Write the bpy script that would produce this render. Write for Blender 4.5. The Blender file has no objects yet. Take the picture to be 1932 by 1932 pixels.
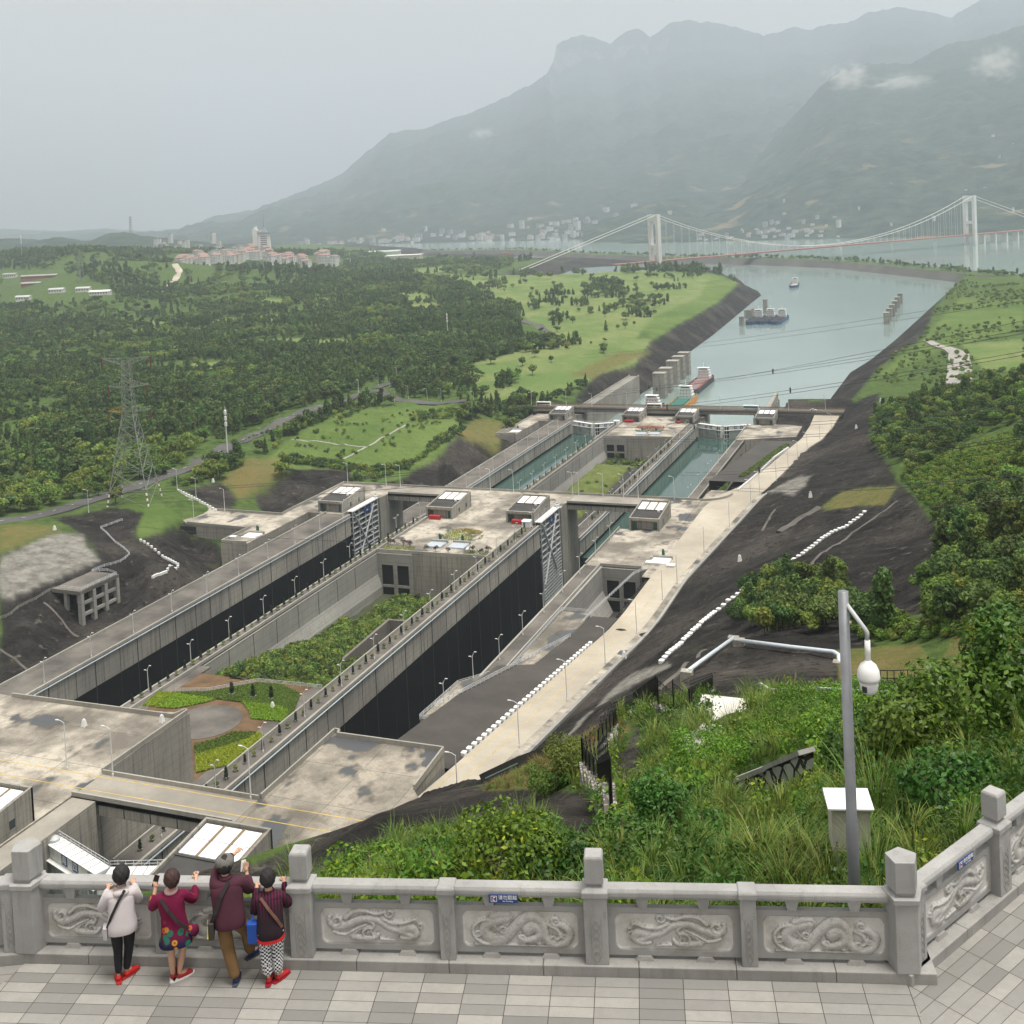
import bpy, bmesh, math, random
import numpy as np
from mathutils import Vector, Matrix
from mathutils.geometry import delaunay_2d_cdt
random.seed(7); RNG = np.random.default_rng(7)
SC = bpy.context.scene
COL = SC.collection

# ------------------------------------------------------------------ camera
# world axes: X across the locks, Y along the locks downstream, Z up (river level = 0)
FPX = 2147.0; PPX, PPY = 966.0, 470.0; CAMZ = 183.0
def _ray(u, v): return np.array([(u-PPX)/FPX, (v-PPY)/FPX, 1.0])
_d1 = _ray(1790, 340); _d1 /= np.linalg.norm(_d1)
_d2 = _ray(-4600, 660); _d2 /= np.linalg.norm(_d2)
_X = -_d2; _X -= _d1*(_X@_d1); _X /= np.linalg.norm(_X)
_Z = np.cross(_X, _d1)
R3 = np.array([_X, _d1, _Z])
cam = bpy.data.cameras.new("camera"); camo = bpy.data.objects.new("camera", cam); COL.objects.link(camo)
cam.sensor_width = 36; cam.sensor_fit = 'HORIZONTAL'
cam.lens = 36*FPX/1932; cam.shift_y = -(966-PPY)/1932; cam.clip_end = 60000; cam.clip_start = 0.5
mw = Matrix.Identity(4)
for i in range(3):
    mw[i][0] = R3[i, 0]; mw[i][1] = -R3[i, 1]; mw[i][2] = -R3[i, 2]
mw[2][3] = CAMZ
camo.matrix_world = mw
SC.camera = camo

# ------------------------------------------------------------------ light
SUN_EL, SUN_AZ = math.radians(77), math.radians(100)
world = bpy.data.worlds.new("World"); SC.world = world; world.use_nodes = True
wn = world.node_tree; bg = wn.nodes["Background"]
sky = wn.nodes.new("ShaderNodeTexSky"); sky.sky_type = 'NISHITA'; sky.sun_disc = False
sky.sun_elevation = SUN_EL; sky.sun_rotation = SUN_AZ; sky.dust_density = 6; sky.air_density = 1.2; sky.ozone_density = 1
hs = wn.nodes.new("ShaderNodeHueSaturation"); hs.inputs["Saturation"].default_value = 0.14
wn.links.new(sky.outputs[0], hs.inputs["Color"]); wt = wn.nodes.new('ShaderNodeMix'); wt.data_type = 'RGBA'; wt.blend_type = 'MULTIPLY'; wt.inputs[0].default_value = 1; wt.inputs[7].default_value = (1.0, .95, .87, 1); wm = wn.nodes.new('ShaderNodeMix'); wm.data_type = 'RGBA'; wm.inputs[0].default_value = .5; wm.inputs[7].default_value = (3.5, 3.4, 3.3, 1); wn.links.new(hs.outputs[0], wm.inputs[6]); wn.links.new(wm.outputs[2], wt.inputs[6]); wn.links.new(wt.outputs[2], bg.inputs[0])
bg.inputs[1].default_value = 0.10
sl = bpy.data.lights.new("sun", 'SUN'); sl.energy = 2.0; sl.angle = math.radians(22); sl.color = (1, .955, .88)
so = bpy.data.objects.new("sun", sl); COL.objects.link(so)
_sd = Vector((math.sin(SUN_AZ)*math.cos(SUN_EL), math.cos(SUN_AZ)*math.cos(SUN_EL), math.sin(SUN_EL)))
so.rotation_euler = _sd.to_track_quat('Z', 'Y').to_euler(); so.location = (0, 0, 1800)
SC.view_settings.view_transform = 'Standard'; SC.view_settings.look = 'None'
SC.view_settings.exposure = 1.1; SC.view_settings.gamma = 1
try:
    cy = SC.cycles
    cy.max_bounces = 5; cy.diffuse_bounces = 3; cy.glossy_bounces = 2; cy.transparent_max_bounces = 8; cy.volume_bounces = 1
    cy.transmission_bounces = 2; cy.caustics_reflective = False; cy.caustics_refractive = False
    cy.use_denoising = True; cy.use_adaptive_sampling = True; cy.adaptive_threshold = 0.02
    cy.sample_clamp_indirect = 4
except Exception:
    pass

# ------------------------------------------------------------------ picture measurements -> places on level planes
_RG = dict(A=(0,2000,800),B=(700,2050,800),C=(1400,1900,1142),D=(0,1550,700),E=(600,1500,700),F=(1200,1500,700),G=(1700,1300,842),H=(0,1100,700),I=(600,1150,700),J=(1200,1150,700),K=(1100,850,600),L=(1600,850,942),M=(0,560,900),N=(400,500,900),O=(1300,450,1242),P=(1300,0,1242),Q=(1500,650,600),R=(700,880,800))
def px(r, x, y):
    if r == '-': return x, y
    a, b, w = _RG[r]; s = w/1932.0
    return (a+x*s)/1.31573, (b+y*s)/1.31573
def gp(u, v, h):
    """point of the level plane h metres below the viewpoint -> world"""
    w = R3 @ _ray(u, v); t = -h/w[2]
    return Vector((w[0]*t, w[1]*t, CAMZ-h))
def gz(r, x, y, h): return gp(*px(r, x, y), h)
def gd(u, v, d):
    """point at forward distance d -> world"""
    w = R3 @ _ray(u, v)*d
    return Vector((w[0], w[1], CAMZ+w[2]))
def project(P):
    P = np.atleast_2d(np.asarray(P, float)) - np.array([0, 0, CAMZ])
    c = P @ R3
    z = np.where(np.abs(c[:, 2]) < 1e-3, 1e-3, c[:, 2])
    return c[:, 0]/z*FPX+PPX, c[:, 1]/z*FPX+PPY, c[:, 2]
def inpoly(u, v, poly):
    poly = np.asarray(poly, float); n = len(poly)
    ins = np.zeros(u.shape, bool); j = n-1
    for i in range(n):
        xi, yi = poly[i]; xj, yj = poly[j]
        if yi != yj:
            c = ((yi > v) != (yj > v)) & (u < (xj-xi)*(v-yi)/(yj-yi)+xi)
            ins ^= c
        j = i
    return ins

# ------------------------------------------------------------------ naming
def tag(o, label=None, cat=None, group=None, kind=None):
    if label: o['label'] = label
    if cat: o['category'] = cat
    if group: o['group'] = group
    if kind: o['kind'] = kind
    return o
def empty(name, loc, label=None, cat=None, group=None, rz=0.0):
    o = bpy.data.objects.new(name, None); COL.objects.link(o)
    o.location = loc; o.rotation_euler = (0, 0, rz); o.empty_display_size = 0.5
    return tag(o, label, cat, group)
def copy_tree(o, loc=None, rz=None, label=None, group=None, scale=None):
    c = o.copy(); COL.objects.link(c)
    if loc is not None: c.location = loc
    if rz is not None: c.rotation_euler = (0, 0, rz)
    if scale is not None: c.scale = scale if hasattr(scale, '__len__') else (scale,)*3
    if label: c['label'] = label
    if group: c['group'] = group
    for ch in o.children:
        k = ch.copy(); COL.objects.link(k); k.parent = c
        for g in ch.children:
            q = g.copy(); COL.objects.link(q); q.parent = k
    return c
ORD = "first second third fourth fifth sixth seventh eighth ninth tenth eleventh twelfth thirteenth fourteenth fifteenth sixteenth seventeenth eighteenth nineteenth twentieth".split()
def nth(i):
    if i < 20: return ORD[i]
    tens = ['twenty', 'thirty', 'forty', 'fifty', 'sixty', 'seventy', 'eighty', 'ninety'][(i+1)//10-2]
    return tens+'-'+ORD[(i+1) % 10-1] if (i+1) % 10 else tens[:-1]+'ieth'

# ------------------------------------------------------------------ mesh builder
class MB:
    def __init__(s): s.v = []; s.f = []; s.m = []
    def vert(s, p): s.v.append((p[0], p[1], p[2])); return len(s.v)-1
    def face(s, idx, m=0): s.f.append(tuple(idx)); s.m.append(m)
    def poly(s, pts, m=0): s.face([s.vert(p) for p in pts], m); return s
    def box(s, x0, x1, y0, y1, z0, z1, m=0, mt=None):
        if x0 > x1: x0, x1 = x1, x0
        if y0 > y1: y0, y1 = y1, y0
        i = len(s.v)
        for z in (z0, z1):
            s.v += [(x0, y0, z), (x1, y0, z), (x1, y1, z), (x0, y1, z)]
        for k, q in enumerate(((0, 3, 2, 1), (4, 5, 6, 7), (0, 1, 5, 4), (1, 2, 6, 5), (2, 3, 7, 6), (3, 0, 4, 7))):
            s.face([i+a for a in q], mt if (k == 1 and mt is not None) else m)
        return s
    def frustum(s, c, a0, b0, a1, b1, z0, z1, m=0):
        i = len(s.v)
        for (a, b, z) in ((a0, b0, z0), (a1, b1, z1)):
            s.v += [(c[0]-a, c[1]-b, z), (c[0]+a, c[1]-b, z), (c[0]+a, c[1]+b, z), (c[0]-a, c[1]+b, z)]
        for q in ((0, 3, 2, 1), (4, 5, 6, 7), (0, 1, 5, 4), (1, 2, 6, 5), (2, 3, 7, 6), (3, 0, 4, 7)): s.face([i+a for a in q], m)
        return s
    def prism(s, pts, z0, z1, m=0, mt=None):
        n = len(pts); i = len(s.v)
        zz0 = z0 if hasattr(z0, '__len__') else [z0]*n
        zz1 = z1 if hasattr(z1, '__len__') else [z1]*n
        ar = sum(pts[k][0]*pts[(k+1) % n][1]-pts[(k+1) % n][0]*pts[k][1] for k in range(n))
        if ar < 0: pts = pts[::-1]; zz0 = list(zz0)[::-1]; zz1 = list(zz1)[::-1]
        s.v += [(p[0], p[1], z) for p, z in zip(pts, zz0)]+[(p[0], p[1], z) for p, z in zip(pts, zz1)]
        s.face([i+k for k in range(n)][::-1], m); s.face([i+n+k for k in range(n)], m if mt is None else mt)
        for k in range(n):
            k2 = (k+1) % n
            s.face((i+k, i+k2, i+n+k2, i+n+k), m)
        return s
    def bar(s, a, b, w, h=None, m=0, up=(0, 0, 1)):
        """square bar from a to b"""
        a = Vector(a); b = Vector(b); d = (b-a)
        if d.length < 1e-6: return s
        d.normalize(); h = w if h is None else h
        u = Vector(up)
        if abs(d.dot(u)) > .99: u = Vector((0, 1, 0))
        r = d.cross(u).normalized(); u = r.cross(d).normalized()
        i = len(s.v)
        for p in (a, b):
            for sx, sz in ((-1, -1), (1, -1), (1, 1), (-1, 1)):
                q = p+r*(sx*w/2)+u*(sz*h/2); s.v.append(tuple(q))
        for q in ((0, 3, 2, 1), (4, 5, 6, 7), (0, 1, 5, 4), (1, 2, 6, 5), (2, 3, 7, 6), (3, 0, 4, 7)): s.face([i+t for t in q[::-1]], m)
        return s
    def tube(s, pts, r, n=8, m=0, cap=True):
        pts = [Vector(p) for p in pts]; k = len(pts)
        rr = r if hasattr(r, '__len__') else [r]*k
        base = len(s.v); pu = None
        for j, p in enumerate(pts):
            d = (pts[min(j+1, k-1)]-pts[max(j-1, 0)]).normalized()
            if pu is None:
                pu = Vector((0, 0, 1)) if abs(d.z) < .9 else Vector((1, 0, 0))
            r1 = d.cross(pu).normalized(); pu = r1.cross(d).normalized()
            for t in range(n):
                a = 2*math.pi*t/n
                q = p+(r1*math.cos(a)+pu*math.sin(a))*rr[j]; s.v.append(tuple(q))
        for j in range(k-1):
            for t in range(n):
                t2 = (t+1) % n; o = base+j*n
                s.face((o+t, o+t2, o+n+t2, o+n+t), m)
        if cap:
            s.face([base+t for t in range(n)][::-1], m); s.face([base+(k-1)*n+t for t in range(n)], m)
        return s
    def lathe(s, c, prof, n=16, m=0):
        base = len(s.v); k = len(prof)
        for (r, z) in prof:
            for t in range(n):
                a = 2*math.pi*t/n; s.v.append((c[0]+r*math.cos(a), c[1]+r*math.sin(a), c[2]+z))
        for j in range(k-1):
            for t in range(n):
                t2 = (t+1) % n; o = base+j*n
                s.face((o+t, o+t2, o+n+t2, o+n+t), m)
        s.face([base+t for t in range(n)][::-1], m); s.face([base+(k-1)*n+t for t in range(n)], m)
        return s
    def ico(s, c, r, sub=1, m=0, sq=(1, 1, 1)):
        bm = bmesh.new(); bmesh.ops.create_icosphere(bm, subdivisions=sub, radius=1)
        i = len(s.v)
        for v in bm.verts: s.v.append((c[0]+v.co.x*r*sq[0], c[1]+v.co.y*r*sq[1], c[2]+v.co.z*r*sq[2]))
        for f in bm.faces: s.face([i+v.index for v in f.verts], m)
        bm.free(); return s
    def build(s, name, mats, parent=None, smooth=False, loc=None, bevel=0):
        me = bpy.data.meshes.new(name)
        me.from_pydata([tuple(v) for v in s.v], [], s.f)
        for m in (mats if isinstance(mats, (list, tuple)) else [mats]): me.materials.append(m)
        if any(s.m): me.polygons.foreach_set("material_index", np.array(s.m, dtype=np.int32))
        if smooth: me.polygons.foreach_set("use_smooth", np.ones(len(s.f), bool))
        me.update()
        o = bpy.data.objects.new(name, me); COL.objects.link(o)
        if parent is not None: o.parent = parent
        if loc is not None: o.location = loc
        if bevel:
            b = o.modifiers.new("edge", 'BEVEL'); b.width = bevel; b.segments = 2; b.limit_method = 'ANGLE'
        return o

# ------------------------------------------------------------------ materials
class NT:
    def __init__(s, name):
        s.mat = bpy.data.materials.new(name); s.mat.use_nodes = True
        s.t = s.mat.node_tree; s.p = s.t.nodes["Principled BSDF"]; s.out = s.t.nodes["Material Output"]
        s.pos = None
    def n(s, ty, **kw):
        nd = s.t.nodes.new(ty)
        for k, v in kw.items(): setattr(nd, k, v)
        return nd
    def l(s, a, b): s.t.links.new(a, b)
    def setin(s, nd, key, val):
        i = nd.inputs[key]
        if hasattr(val, 'links') or hasattr(val, 'is_linked'): s.l(val, i)
        else: i.default_value = val
    def P(s):
        if s.pos is None: s.pos = s.n("ShaderNodeNewGeometry").outputs["Position"]
        return s.pos
    def obj(s): return s.n("ShaderNodeTexCoord").outputs["Object"]
    def scale(s, v, sc):
        m = s.n("ShaderNodeVectorMath", operation='MULTIPLY'); s.l(v, m.inputs[0]); m.inputs[1].default_value = sc; return m.outputs[0]
    def noise(s, scale, detail=4, rough=.55, vec=None, dist=0):
        nd = s.n("ShaderNodeTexNoise"); nd.inputs["Scale"].default_value = scale; nd.inputs["Detail"].default_value = detail
        nd.inputs["Roughness"].default_value = rough; nd.inputs["Distortion"].default_value = dist
        s.l(vec if vec is not None else s.P(), nd.inputs["Vector"]); return nd.outputs["Fac"]
    def ramp(s, f, lo, hi):
        nd = s.n("ShaderNodeMapRange"); nd.inputs[1].default_value = lo; nd.inputs[2].default_value = hi; s.l(f, nd.inputs[0]); return nd.outputs[0]
    def math(s, op, a, b=0.0, c=0.0):
        nd = s.n("ShaderNodeMath", operation=op)
        for i, q in enumerate((a, b, c)):
            if hasattr(q, 'is_linked'): s.l(q, nd.inputs[i])
            else: nd.inputs[i].default_value = q
        return nd.outputs[0]
    def mix(s, f, a, b, mode='MIX'):
        nd = s.n("ShaderNodeMix", data_type='RGBA', blend_type=mode)
        for i, q in ((0, f), (6, a), (7, b)):
            if hasattr(q, 'is_linked'): s.l(q, nd.inputs[i])
            elif i == 0: nd.inputs[0].default_value = q
            else: nd.inputs[i].default_value = (q[0], q[1], q[2], 1)
        return nd.outputs[2]
    def attr(s, name):
        nd = s.n("ShaderNodeAttribute"); nd.attribute_name = name; return nd
    def bump(s, f, strength=.3, dist=.1):
        nd = s.n("ShaderNodeBump"); nd.inputs["Strength"].default_value = strength; nd.inputs["Distance"].default_value = dist
        s.l(f, nd.inputs["Height"]); s.l(nd.outputs[0], s.p.inputs["Normal"])
    def done(s, col, rough=.85, spec=.3, metal=0):
        s.setin(s.p, "Base Color", col if hasattr(col, 'is_linked') else (*col[:3], 1))
        s.setin(s.p, "Roughness", rough); s.p.inputs["Specular IOR Level"].default_value = spec; s.p.inputs["Metallic"].default_value = metal
        return s.mat
def plain(name, col, rough=.6, var=.12, sc=1.5, spec=.4, metal=0, obj=True):
    m = NT(name); v = m.obj() if obj else m.P()
    f = m.noise(sc, 4, vec=v)
    c = m.mix(m.ramp(f, .3, .7), [x*(1-var) for x in col], [min(1, x*(1+var)) for x in col])
    return m.done(c, rough, spec, metal)
def concrete(name, c1, c2, streak=True, stain=.5, sc=1.0, lines=0.0, rough=.9, dark=(.09, .085, .08)):
    m = NT(name); P = m.P()
    big = m.noise(.035*sc, 5, .6); mid = m.noise(.4*sc, 5, .65); fine = m.noise(4*sc, 3, .6)
    c = m.mix(m.ramp(big, .35, .65), c1, c2)
    c = m.mix(m.math('MULTIPLY', m.ramp(mid, .45, .75), .45), c, [x*.62 for x in c1])
    c = m.mix(m.math('MULTIPLY', m.ramp(fine, .4, .7), .25), c, [x*.7 for x in c2])
    if streak:
        sv = m.scale(P, (1.3, 1.3, .05)); s1 = m.noise(1.0*sc, 4, .6, sv)
        c = m.mix(m.math('MULTIPLY', m.ramp(s1, .5, .78), stain), c, dark)
    if lines:
        zz = m.n("ShaderNodeSeparateXYZ"); m.l(P, zz.inputs[0])
        fr = m.math('FRACT', m.math('MULTIPLY', zz.outputs[2], 1/lines))
        c = m.mix(m.math('MULTIPLY', m.math('LESS_THAN', fr, .07), .35), c, dark)
        wv = m.noise(1, 3, .6, m.scale(P, (.05, .05, 1.6)))
        c = m.mix(m.math('MULTIPLY', m.ramp(wv, .45, .7), .3), c, [x*.6 for x in c1])
    m.bump(mid, .15, .15)
    return m.done(c, rough, .25)
# ------------------------------------------------------------------ terrain
def road_h(y): return float(np.interp(y, [120, 190, 222, 345, 362, 520, 740, 780, 815, 860], [120, 120, 124.2, 139, 140, 140.5, 161.2, 161, 158, 157]))
def road_xl(y): return float(np.interp(y, [100, 500, 560, 690, 780, 830], [-107.5, -107.5, -97.5, -95.7, -93.5, -93]))
def road_xr(y): return float(np.interp(y, [100, 400, 540, 700, 800, 830], [-97, -96.5, -85.5, -84, -76, -74]))
CP = []   # (x, y, h)
def cpx(*pts):
    for (u, v, h) in pts:
        p = gp(u, v, h); CP.append((p.x, p.y, h))
def cpz(r, h, *pts):
    for (x, y) in pts:
        p = gz(r, x, y, h); CP.append((p.x, p.y, h))
# right hillside, from the terrace outwards
cpx((1000,1690,12.5),(1000,1560,24),(1000,1500,40),(1000,1470,60),(1000,1442,85),(720,1690,13),(720,1600,26),(720,1540,45),(720,1532,55),
    (560,1690,13),(560,1648,22),(545,1632,45),(850,1490,68),(850,1520,50),(850,1600,28),(930,1478,78),(1085,1404,92),(1100,1400,86),(1050,1470,62),(1050,1520,36),
    (470,1740,14),(440,1735,30),(300,1800,30),(300,1765,60),(300,1745,100),(0,1800,30),(0,1760,60),(0,1735,100),(-400,1800,40),(-400,1700,100),
    (1200,1690,12.5),(1400,1700,12.5),(1600,1690,12),(1800,1640,11.5),(1932,1560,11.5),(2100,1500,11),(2100,1650,10.6),
    (1200,1600,18),(1180,1560,26),(1154,1572,28.5),(1099,1490,33),(1150,1420,36.5),(1195,1346,40),(1303,1372,38),(1344,1330,38.5),(1380,1345,37),
    (1344,1365,36),(1300,1440,30.5),(1250,1490,26),(1300,1600,17),(1450,1480,22),(1450,1560,17),(1520,1505,19),(1523,1425,23.5),(1400,1400,30),(1500,1352,32),(1600,1342,31.5),(1700,1348,31),
    (1620,1600,13.3),(1750,1500,14),(1932,1400,14),(1750,1420,18),(1850,1340,21),(1932,1300,20),(2150,1300,15),
    (1500,1305,58),(1650,1332,54),(1400,1290,62),(1750,1330,52),(1932,1285,42),(1200,1300,86),(1260,1290,78),(1120,1345,92),
    (1382,1213,76),(1297,1274,76),(1583,1249,70),(1735,1279,63),(1700,1220,71),(1600,1185,80),(1450,1190,82),(1390,1200,81),(1860,1230,60),(1932,1200,56),(2200,1200,40),
    (1500,1200,80),(1640,1100,97),(1740,1050,92),(1700,1140,88),(1771,1005,98),(1850,1100,78),(1932,1050,70),(2200,1000,50),
    (1631,966,115),(1429,1097,115),(1349,1156,115),(1247,1250,114),(1530,1040,115),
    (1679,935,112),(1708,916,110),(1568,942,126),(1500,1000,128),(1560,1000,121),(1650,1000,110),
    (1640,870,128),(1600,880,133),(1700,870,118),(1750,870,108),(1850,880,92),(1932,850,82),(1932,950,75),(2200,850,60),
    (1560,890,139),(1625,830,137),(1650,790,143),(1610,800,152),(1700,760,132),(1800,745,117),(1932,735,102),(2200,700,80),
    (1640,742,158),(1720,690,157),(1800,650,157),(1900,640,155),(1760,600,157),(1810,560,158),(1932,560,152),(1932,538,150),(2300,560,150),(2300,640,140))
# right bank of the river
cpx((1932,533,184),(2300,540,184))
cpx((1830,540,160))
# left bank
pass
cpz('Q',156,(830,80),(560,310),(250,520),(0,700)); cpx((1390,524,184),(1340,505,184),(1345,520,163))
cpz('K',153,(1090,90),(880,190),(560,350),(340,460)); cpz('K',163,(1280,240),(1090,350),(960,410),(900,470))
# left land
cpx((0,1000,131),(150,985,132),(0,960,134),(0,900,139),(0,800,146),(0,700,150),(0,640,152),(150,900,140),(300,800,147),(300,700,151),(450,800,149),(450,700,154),(600,700,157),(700,690,158),(800,640,158),(600,620,157),(300,600,153),(0,580,142),(0,540,130),(150,560,132),(300,540,150),(450,520,156),(640,510,158),(800,520,160),(900,560,158),(1000,600,156),(1000,520,160),(1100,560,155),(1100,640,153),(1200,600,153),(1300,545,156),(1200,510,162),(1000,492,168),(880,487,172),(750,480,172),
    (950,690,153),(1000,730,156),(1150,650,151),(900,742,157),(-400,900,120),(-400,700,140),(-400,560,120),(-700,1200,110))
cpx((180,468,62),(100,475,70),(300,500,112),(250,482,75),(0,480,95),(-300,470,60),(330,480,140),(400,470,150),(560,462,165))
cpx((560,455,184),(700,462,184),(820,472,184),(1000,480,184),(1180,484,184),(1280,496,184))
# roads and slopes by the locks, left side
cpz('H',134.5,(240,500),(0,540)); cpz('H',136,(700,400)); cpz('H',136.8,(1050,300),(1000,340)); cpz('H',139,(1300,190),(1250,120)); cpz('H',141,(1500,20))
cpz('M',148,(1650,970)); cpz('M',153,(1900,905)); cpz('R',157,(480,260),(620,190),(560,330))
cpz('H',137,(900,500),(850,420),(760,480)); cpz('H',137.5,(620,600),(780,620),(960,640)); cpz('H',138.5,(700,760),(850,740),(1180,830),(1050,880)); cpz('H',139,(400,960),(620,900),(380,1000),(700,900)); cpz('H',140.5,(0,1180),(60,1170))
cpz('H',137,(1180,500),(1000,600),(1100,640)); cpz('H',132.5,(380,590),(0,740),(200,650)); cpz('H',138.5,(560,640),(680,790),(350,880),(0,1080))
cpz('H',140.6,(1280,545),(1060,345),(1215,320),(1480,455),(1700,545))
_f0 = gz('H',550,1015,139.2); _f1 = gz('H',792,905,139.2); _fd = (_f1-_f0).normalized(); _fn = Vector((-_fd.y,_fd.x,0)); _fn = -_fn if _fn.x < 0 else _fn
for _k in range(-1, 5):
    _p = _f0.lerp(_f1, _k/3)
    for _o, _h in ((2.5, 153.5), (.2, 152.5), (-7.5, 148 if 0 <= _k <= 3 else 142), (-9.5, 139.4)): CP.append((_p.x+_fn.x*_o, _p.y+_fn.y*_o, _h))
cpz('H',150,(1350,960),(900,1250)); cpz('H',152,(1480,880),(1300,760)); cpz('H',149,(300,1450),(0,1500),(60,1300))
cpz('R',152,(1060,470),(1020,650),(720,740),(430,760),(60,690)); cpz('R',160,(930,640),(690,770),(1280,600),(1150,480)); cpz('R',155,(1180,300),(1060,330))
cpz('R',146,(0,640),(350,440),(0,480)); cpz('R',150,(500,550),(750,400)); cpz('R',153,(1000,420),(560,330))
cpz('M',142.5,(1150,1230),(1400,1180)); cpz('M',143,(1180,1380),(1560,1300)); cpz('M',152,(1280,1470),(1340,1490)); cpz('M',146,(1860,1300),(1600,1310)); cpz('M',156,(1500,1540),(1350,1510))
for y in range(520, 900, 40): CP.append((-285.0, y, 167.0)); CP.append((-279, y, 170.0))
for y in range(240, 400, 40): CP.append((-283.0, y, 150.0)); CP.append((-279.0, y, 151.0))
for y in range(410, 520, 20): CP.append((-296.0, y, 150.0))
CP += [(-283, 200, 148), (-283, 120, 140), (-330, 200, 138), (-420, 260, 132)]
# under the locks: deep
for y in range(60, 900, 30):
    for x in (-276.5, -262, -228, -200, -169, -134, -122): CP.append((x, y, 192))
    if y >= 150:
        h = road_h(y)
        CP.append((-109.5 if y < 500 else road_xl(y)-1.5, y, h+.9)); CP.append((road_xl(y), y, h+.5)); CP.append((road_xr(y), y, h+.5)); CP.append((road_xr(y)+4, y, h+.2))
        CP.append((-112 if y < 500 else -117.5, y, 190 if y < 500 else h+1 if y > 720 else 163))
CP += [(-112, 120, 119), (-104, 120, 112), (-95, 150, 112), (-90, 200, 112), (-88, 240, 122), (-112, 90, 116), (-110, 60, 100)]
# channel banks, channel and river beds
for y in range(880, 2081, 30):
    CP.append((float(np.interp(y, [880, 975, 1070, 1180, 1240, 1435, 1865, 1995, 2090], [-268, -271, -269.5, -273.5, -283, -286.5, -304, -308, -330])), y, 184)); CP.append((float(np.interp(y, [880, 1018, 1060, 1220, 1395, 1640, 1960, 2080], [-300, -299, -289, -313, -317, -320, -342, -372])), y, 163))
    CP.append((float(np.interp(y, [880, 963, 1149, 1237, 1407, 1839, 2100], [-108, -104, -98, -83.5, -64, -22.5, 7])), y, 184)); CP.append((float(np.interp(y, [880, 1044, 1156, 1645, 2080], [-74, -61, -45, -10.5, 22])), y, 160))
for y in range(900, 2100, 80):
    xl = np.interp(y, [900, 1300, 1950], [-268, -284, -306])+22; xr = np.interp(y, [900, 1400, 2100], [-106, -64, 7])-18
    CP.append((xl, y, 196)); CP.append((xr, y, 196)); CP.append(((xl+xr)/2, y, 198))
for (x, y) in ((-350,2300),(-700,2700),(0,2400),(200,2500),(-1200,3600),(-2000,4800),(-4000,6000),(600,2600),(-8000,9000),(0,9500),(3000,6000),(4000,2500),(-1500,4600),(-2600,5600),(-300,3300)): CP.append((x, y, 200))
for (x, y, h) in ((-9000,3000,60),(-5000,1500,80),(-6000,6000,120),(-3500,4500,150),(-2800,4300,150),(-900,0,60),(-300,-300,40),(600,-300,-40),(500,100,-30),(120,60,6),(60,30,9),(700,500,-20),(900,1200,60),(1500,2200,100),(-30,-40,12),(0,10,11),(-12,10,11.5),(-60,10,60),(-20,-5,11.5),(20,20,10)): CP.append((x, y, h))
_c = np.array(CP, float)
_xy = _c[:, :2]+np.random.default_rng(1).normal(0, .02, (_c.shape[0], 2))
_res = delaunay_2d_cdt([Vector(p) for p in _xy], [], [], 0, 1e-3)
_tv = np.array([tuple(v) for v in _res[0]]); _tt = [tuple(t) for t in _res[2] if len(t) == 3]
_th = np.array([_c[o[0], 2] if len(o) else 150.0 for o in _res[3]])
def tin(x, y):
    x = np.asarray(x, float); y = np.asarray(y, float); out = np.full(x.shape, 150.0)
    order = np.argsort(y); ys = y[order]
    for (a, b, c) in _tt:
        ax, ay = _tv[a]; bx, by = _tv[b]; cx, cy_ = _tv[c]
        lo = np.searchsorted(ys, min(ay, by, cy_)-1e-6); hi = np.searchsorted(ys, max(ay, by, cy_)+1e-6)
        if hi <= lo: continue
        idx = order[lo:hi]; xx = x[idx]; yy = y[idx]
        det = (by-cy_)*(ax-cx)+(cx-bx)*(ay-cy_)
        if abs(det) < 1e-9: continue
        l1 = ((by-cy_)*(xx-cx)+(cx-bx)*(yy-cy_))/det; l2 = ((cy_-ay)*(xx-cx)+(ax-cx)*(yy-cy_))/det; l3 = 1-l1-l2
        k = (l1 >= -1e-6) & (l2 >= -1e-6) & (l3 >= -1e-6)
        if k.any(): out[idx[k]] = l1[k]*_th[a]+l2[k]*_th[b]+l3[k]*_th[c]
    return out
_lat = np.random.default_rng(3).random((256, 256))
def vnoise(x, y):
    xi = np.floor(x).astype(int); yi = np.floor(y).astype(int); fx = x-xi; fy = y-yi
    fx = fx*fx*(3-2*fx); fy = fy*fy*(3-2*fy)
    g = lambda i, j: _lat[i & 255, j & 255]
    return (g(xi, yi)*(1-fx)+g(xi+1, yi)*fx)*(1-fy)+(g(xi, yi+1)*(1-fx)+g(xi+1, yi+1)*fx)*fy
def fbm(x, y, o=4):
    s = 0; a = .5
    for k in range(o): s = s+a*vnoise(x+17*k, y+9*k); x = x*2.03; y = y*2.03; a *= .5
    return s/(1-.5**o)-.5
NA, NR = 700, 860
_th_ = np.radians(np.linspace(-62, 24, NA)); _r = 14*(9000/14)**np.linspace(0, 1, NR)
_A, _RR = np.meshgrid(_th_, _r, indexing='ij')
GX = np.sin(_A)*_RR; GY = np.cos(_A)*_RR
GH = tin(GX.ravel(), GY.ravel()).reshape(GX.shape)
_lock = ((GX > -300) & (GX < road_xr(400)+6) & (GY > 110) & (GY < 900))
_bank = ((GX > -375) & (GX < 45) & (GY > 860) & (GY < 2150)); _lock |= _bank
def _blur(h, n):
    for _ in range(n):
        q = h.copy(); q[1:-1, 1:-1] = (h[1:-1, 1:-1]*4+h[:-2, 1:-1]+h[2:, 1:-1]+h[1:-1, :-2]+h[1:-1, 2:])/8; h = q
    return h
_soft = _blur(GH, 14)
_wl = _blur(_lock.astype(float), 10)
GH = GH*_wl+_soft*(1-_wl)
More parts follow.
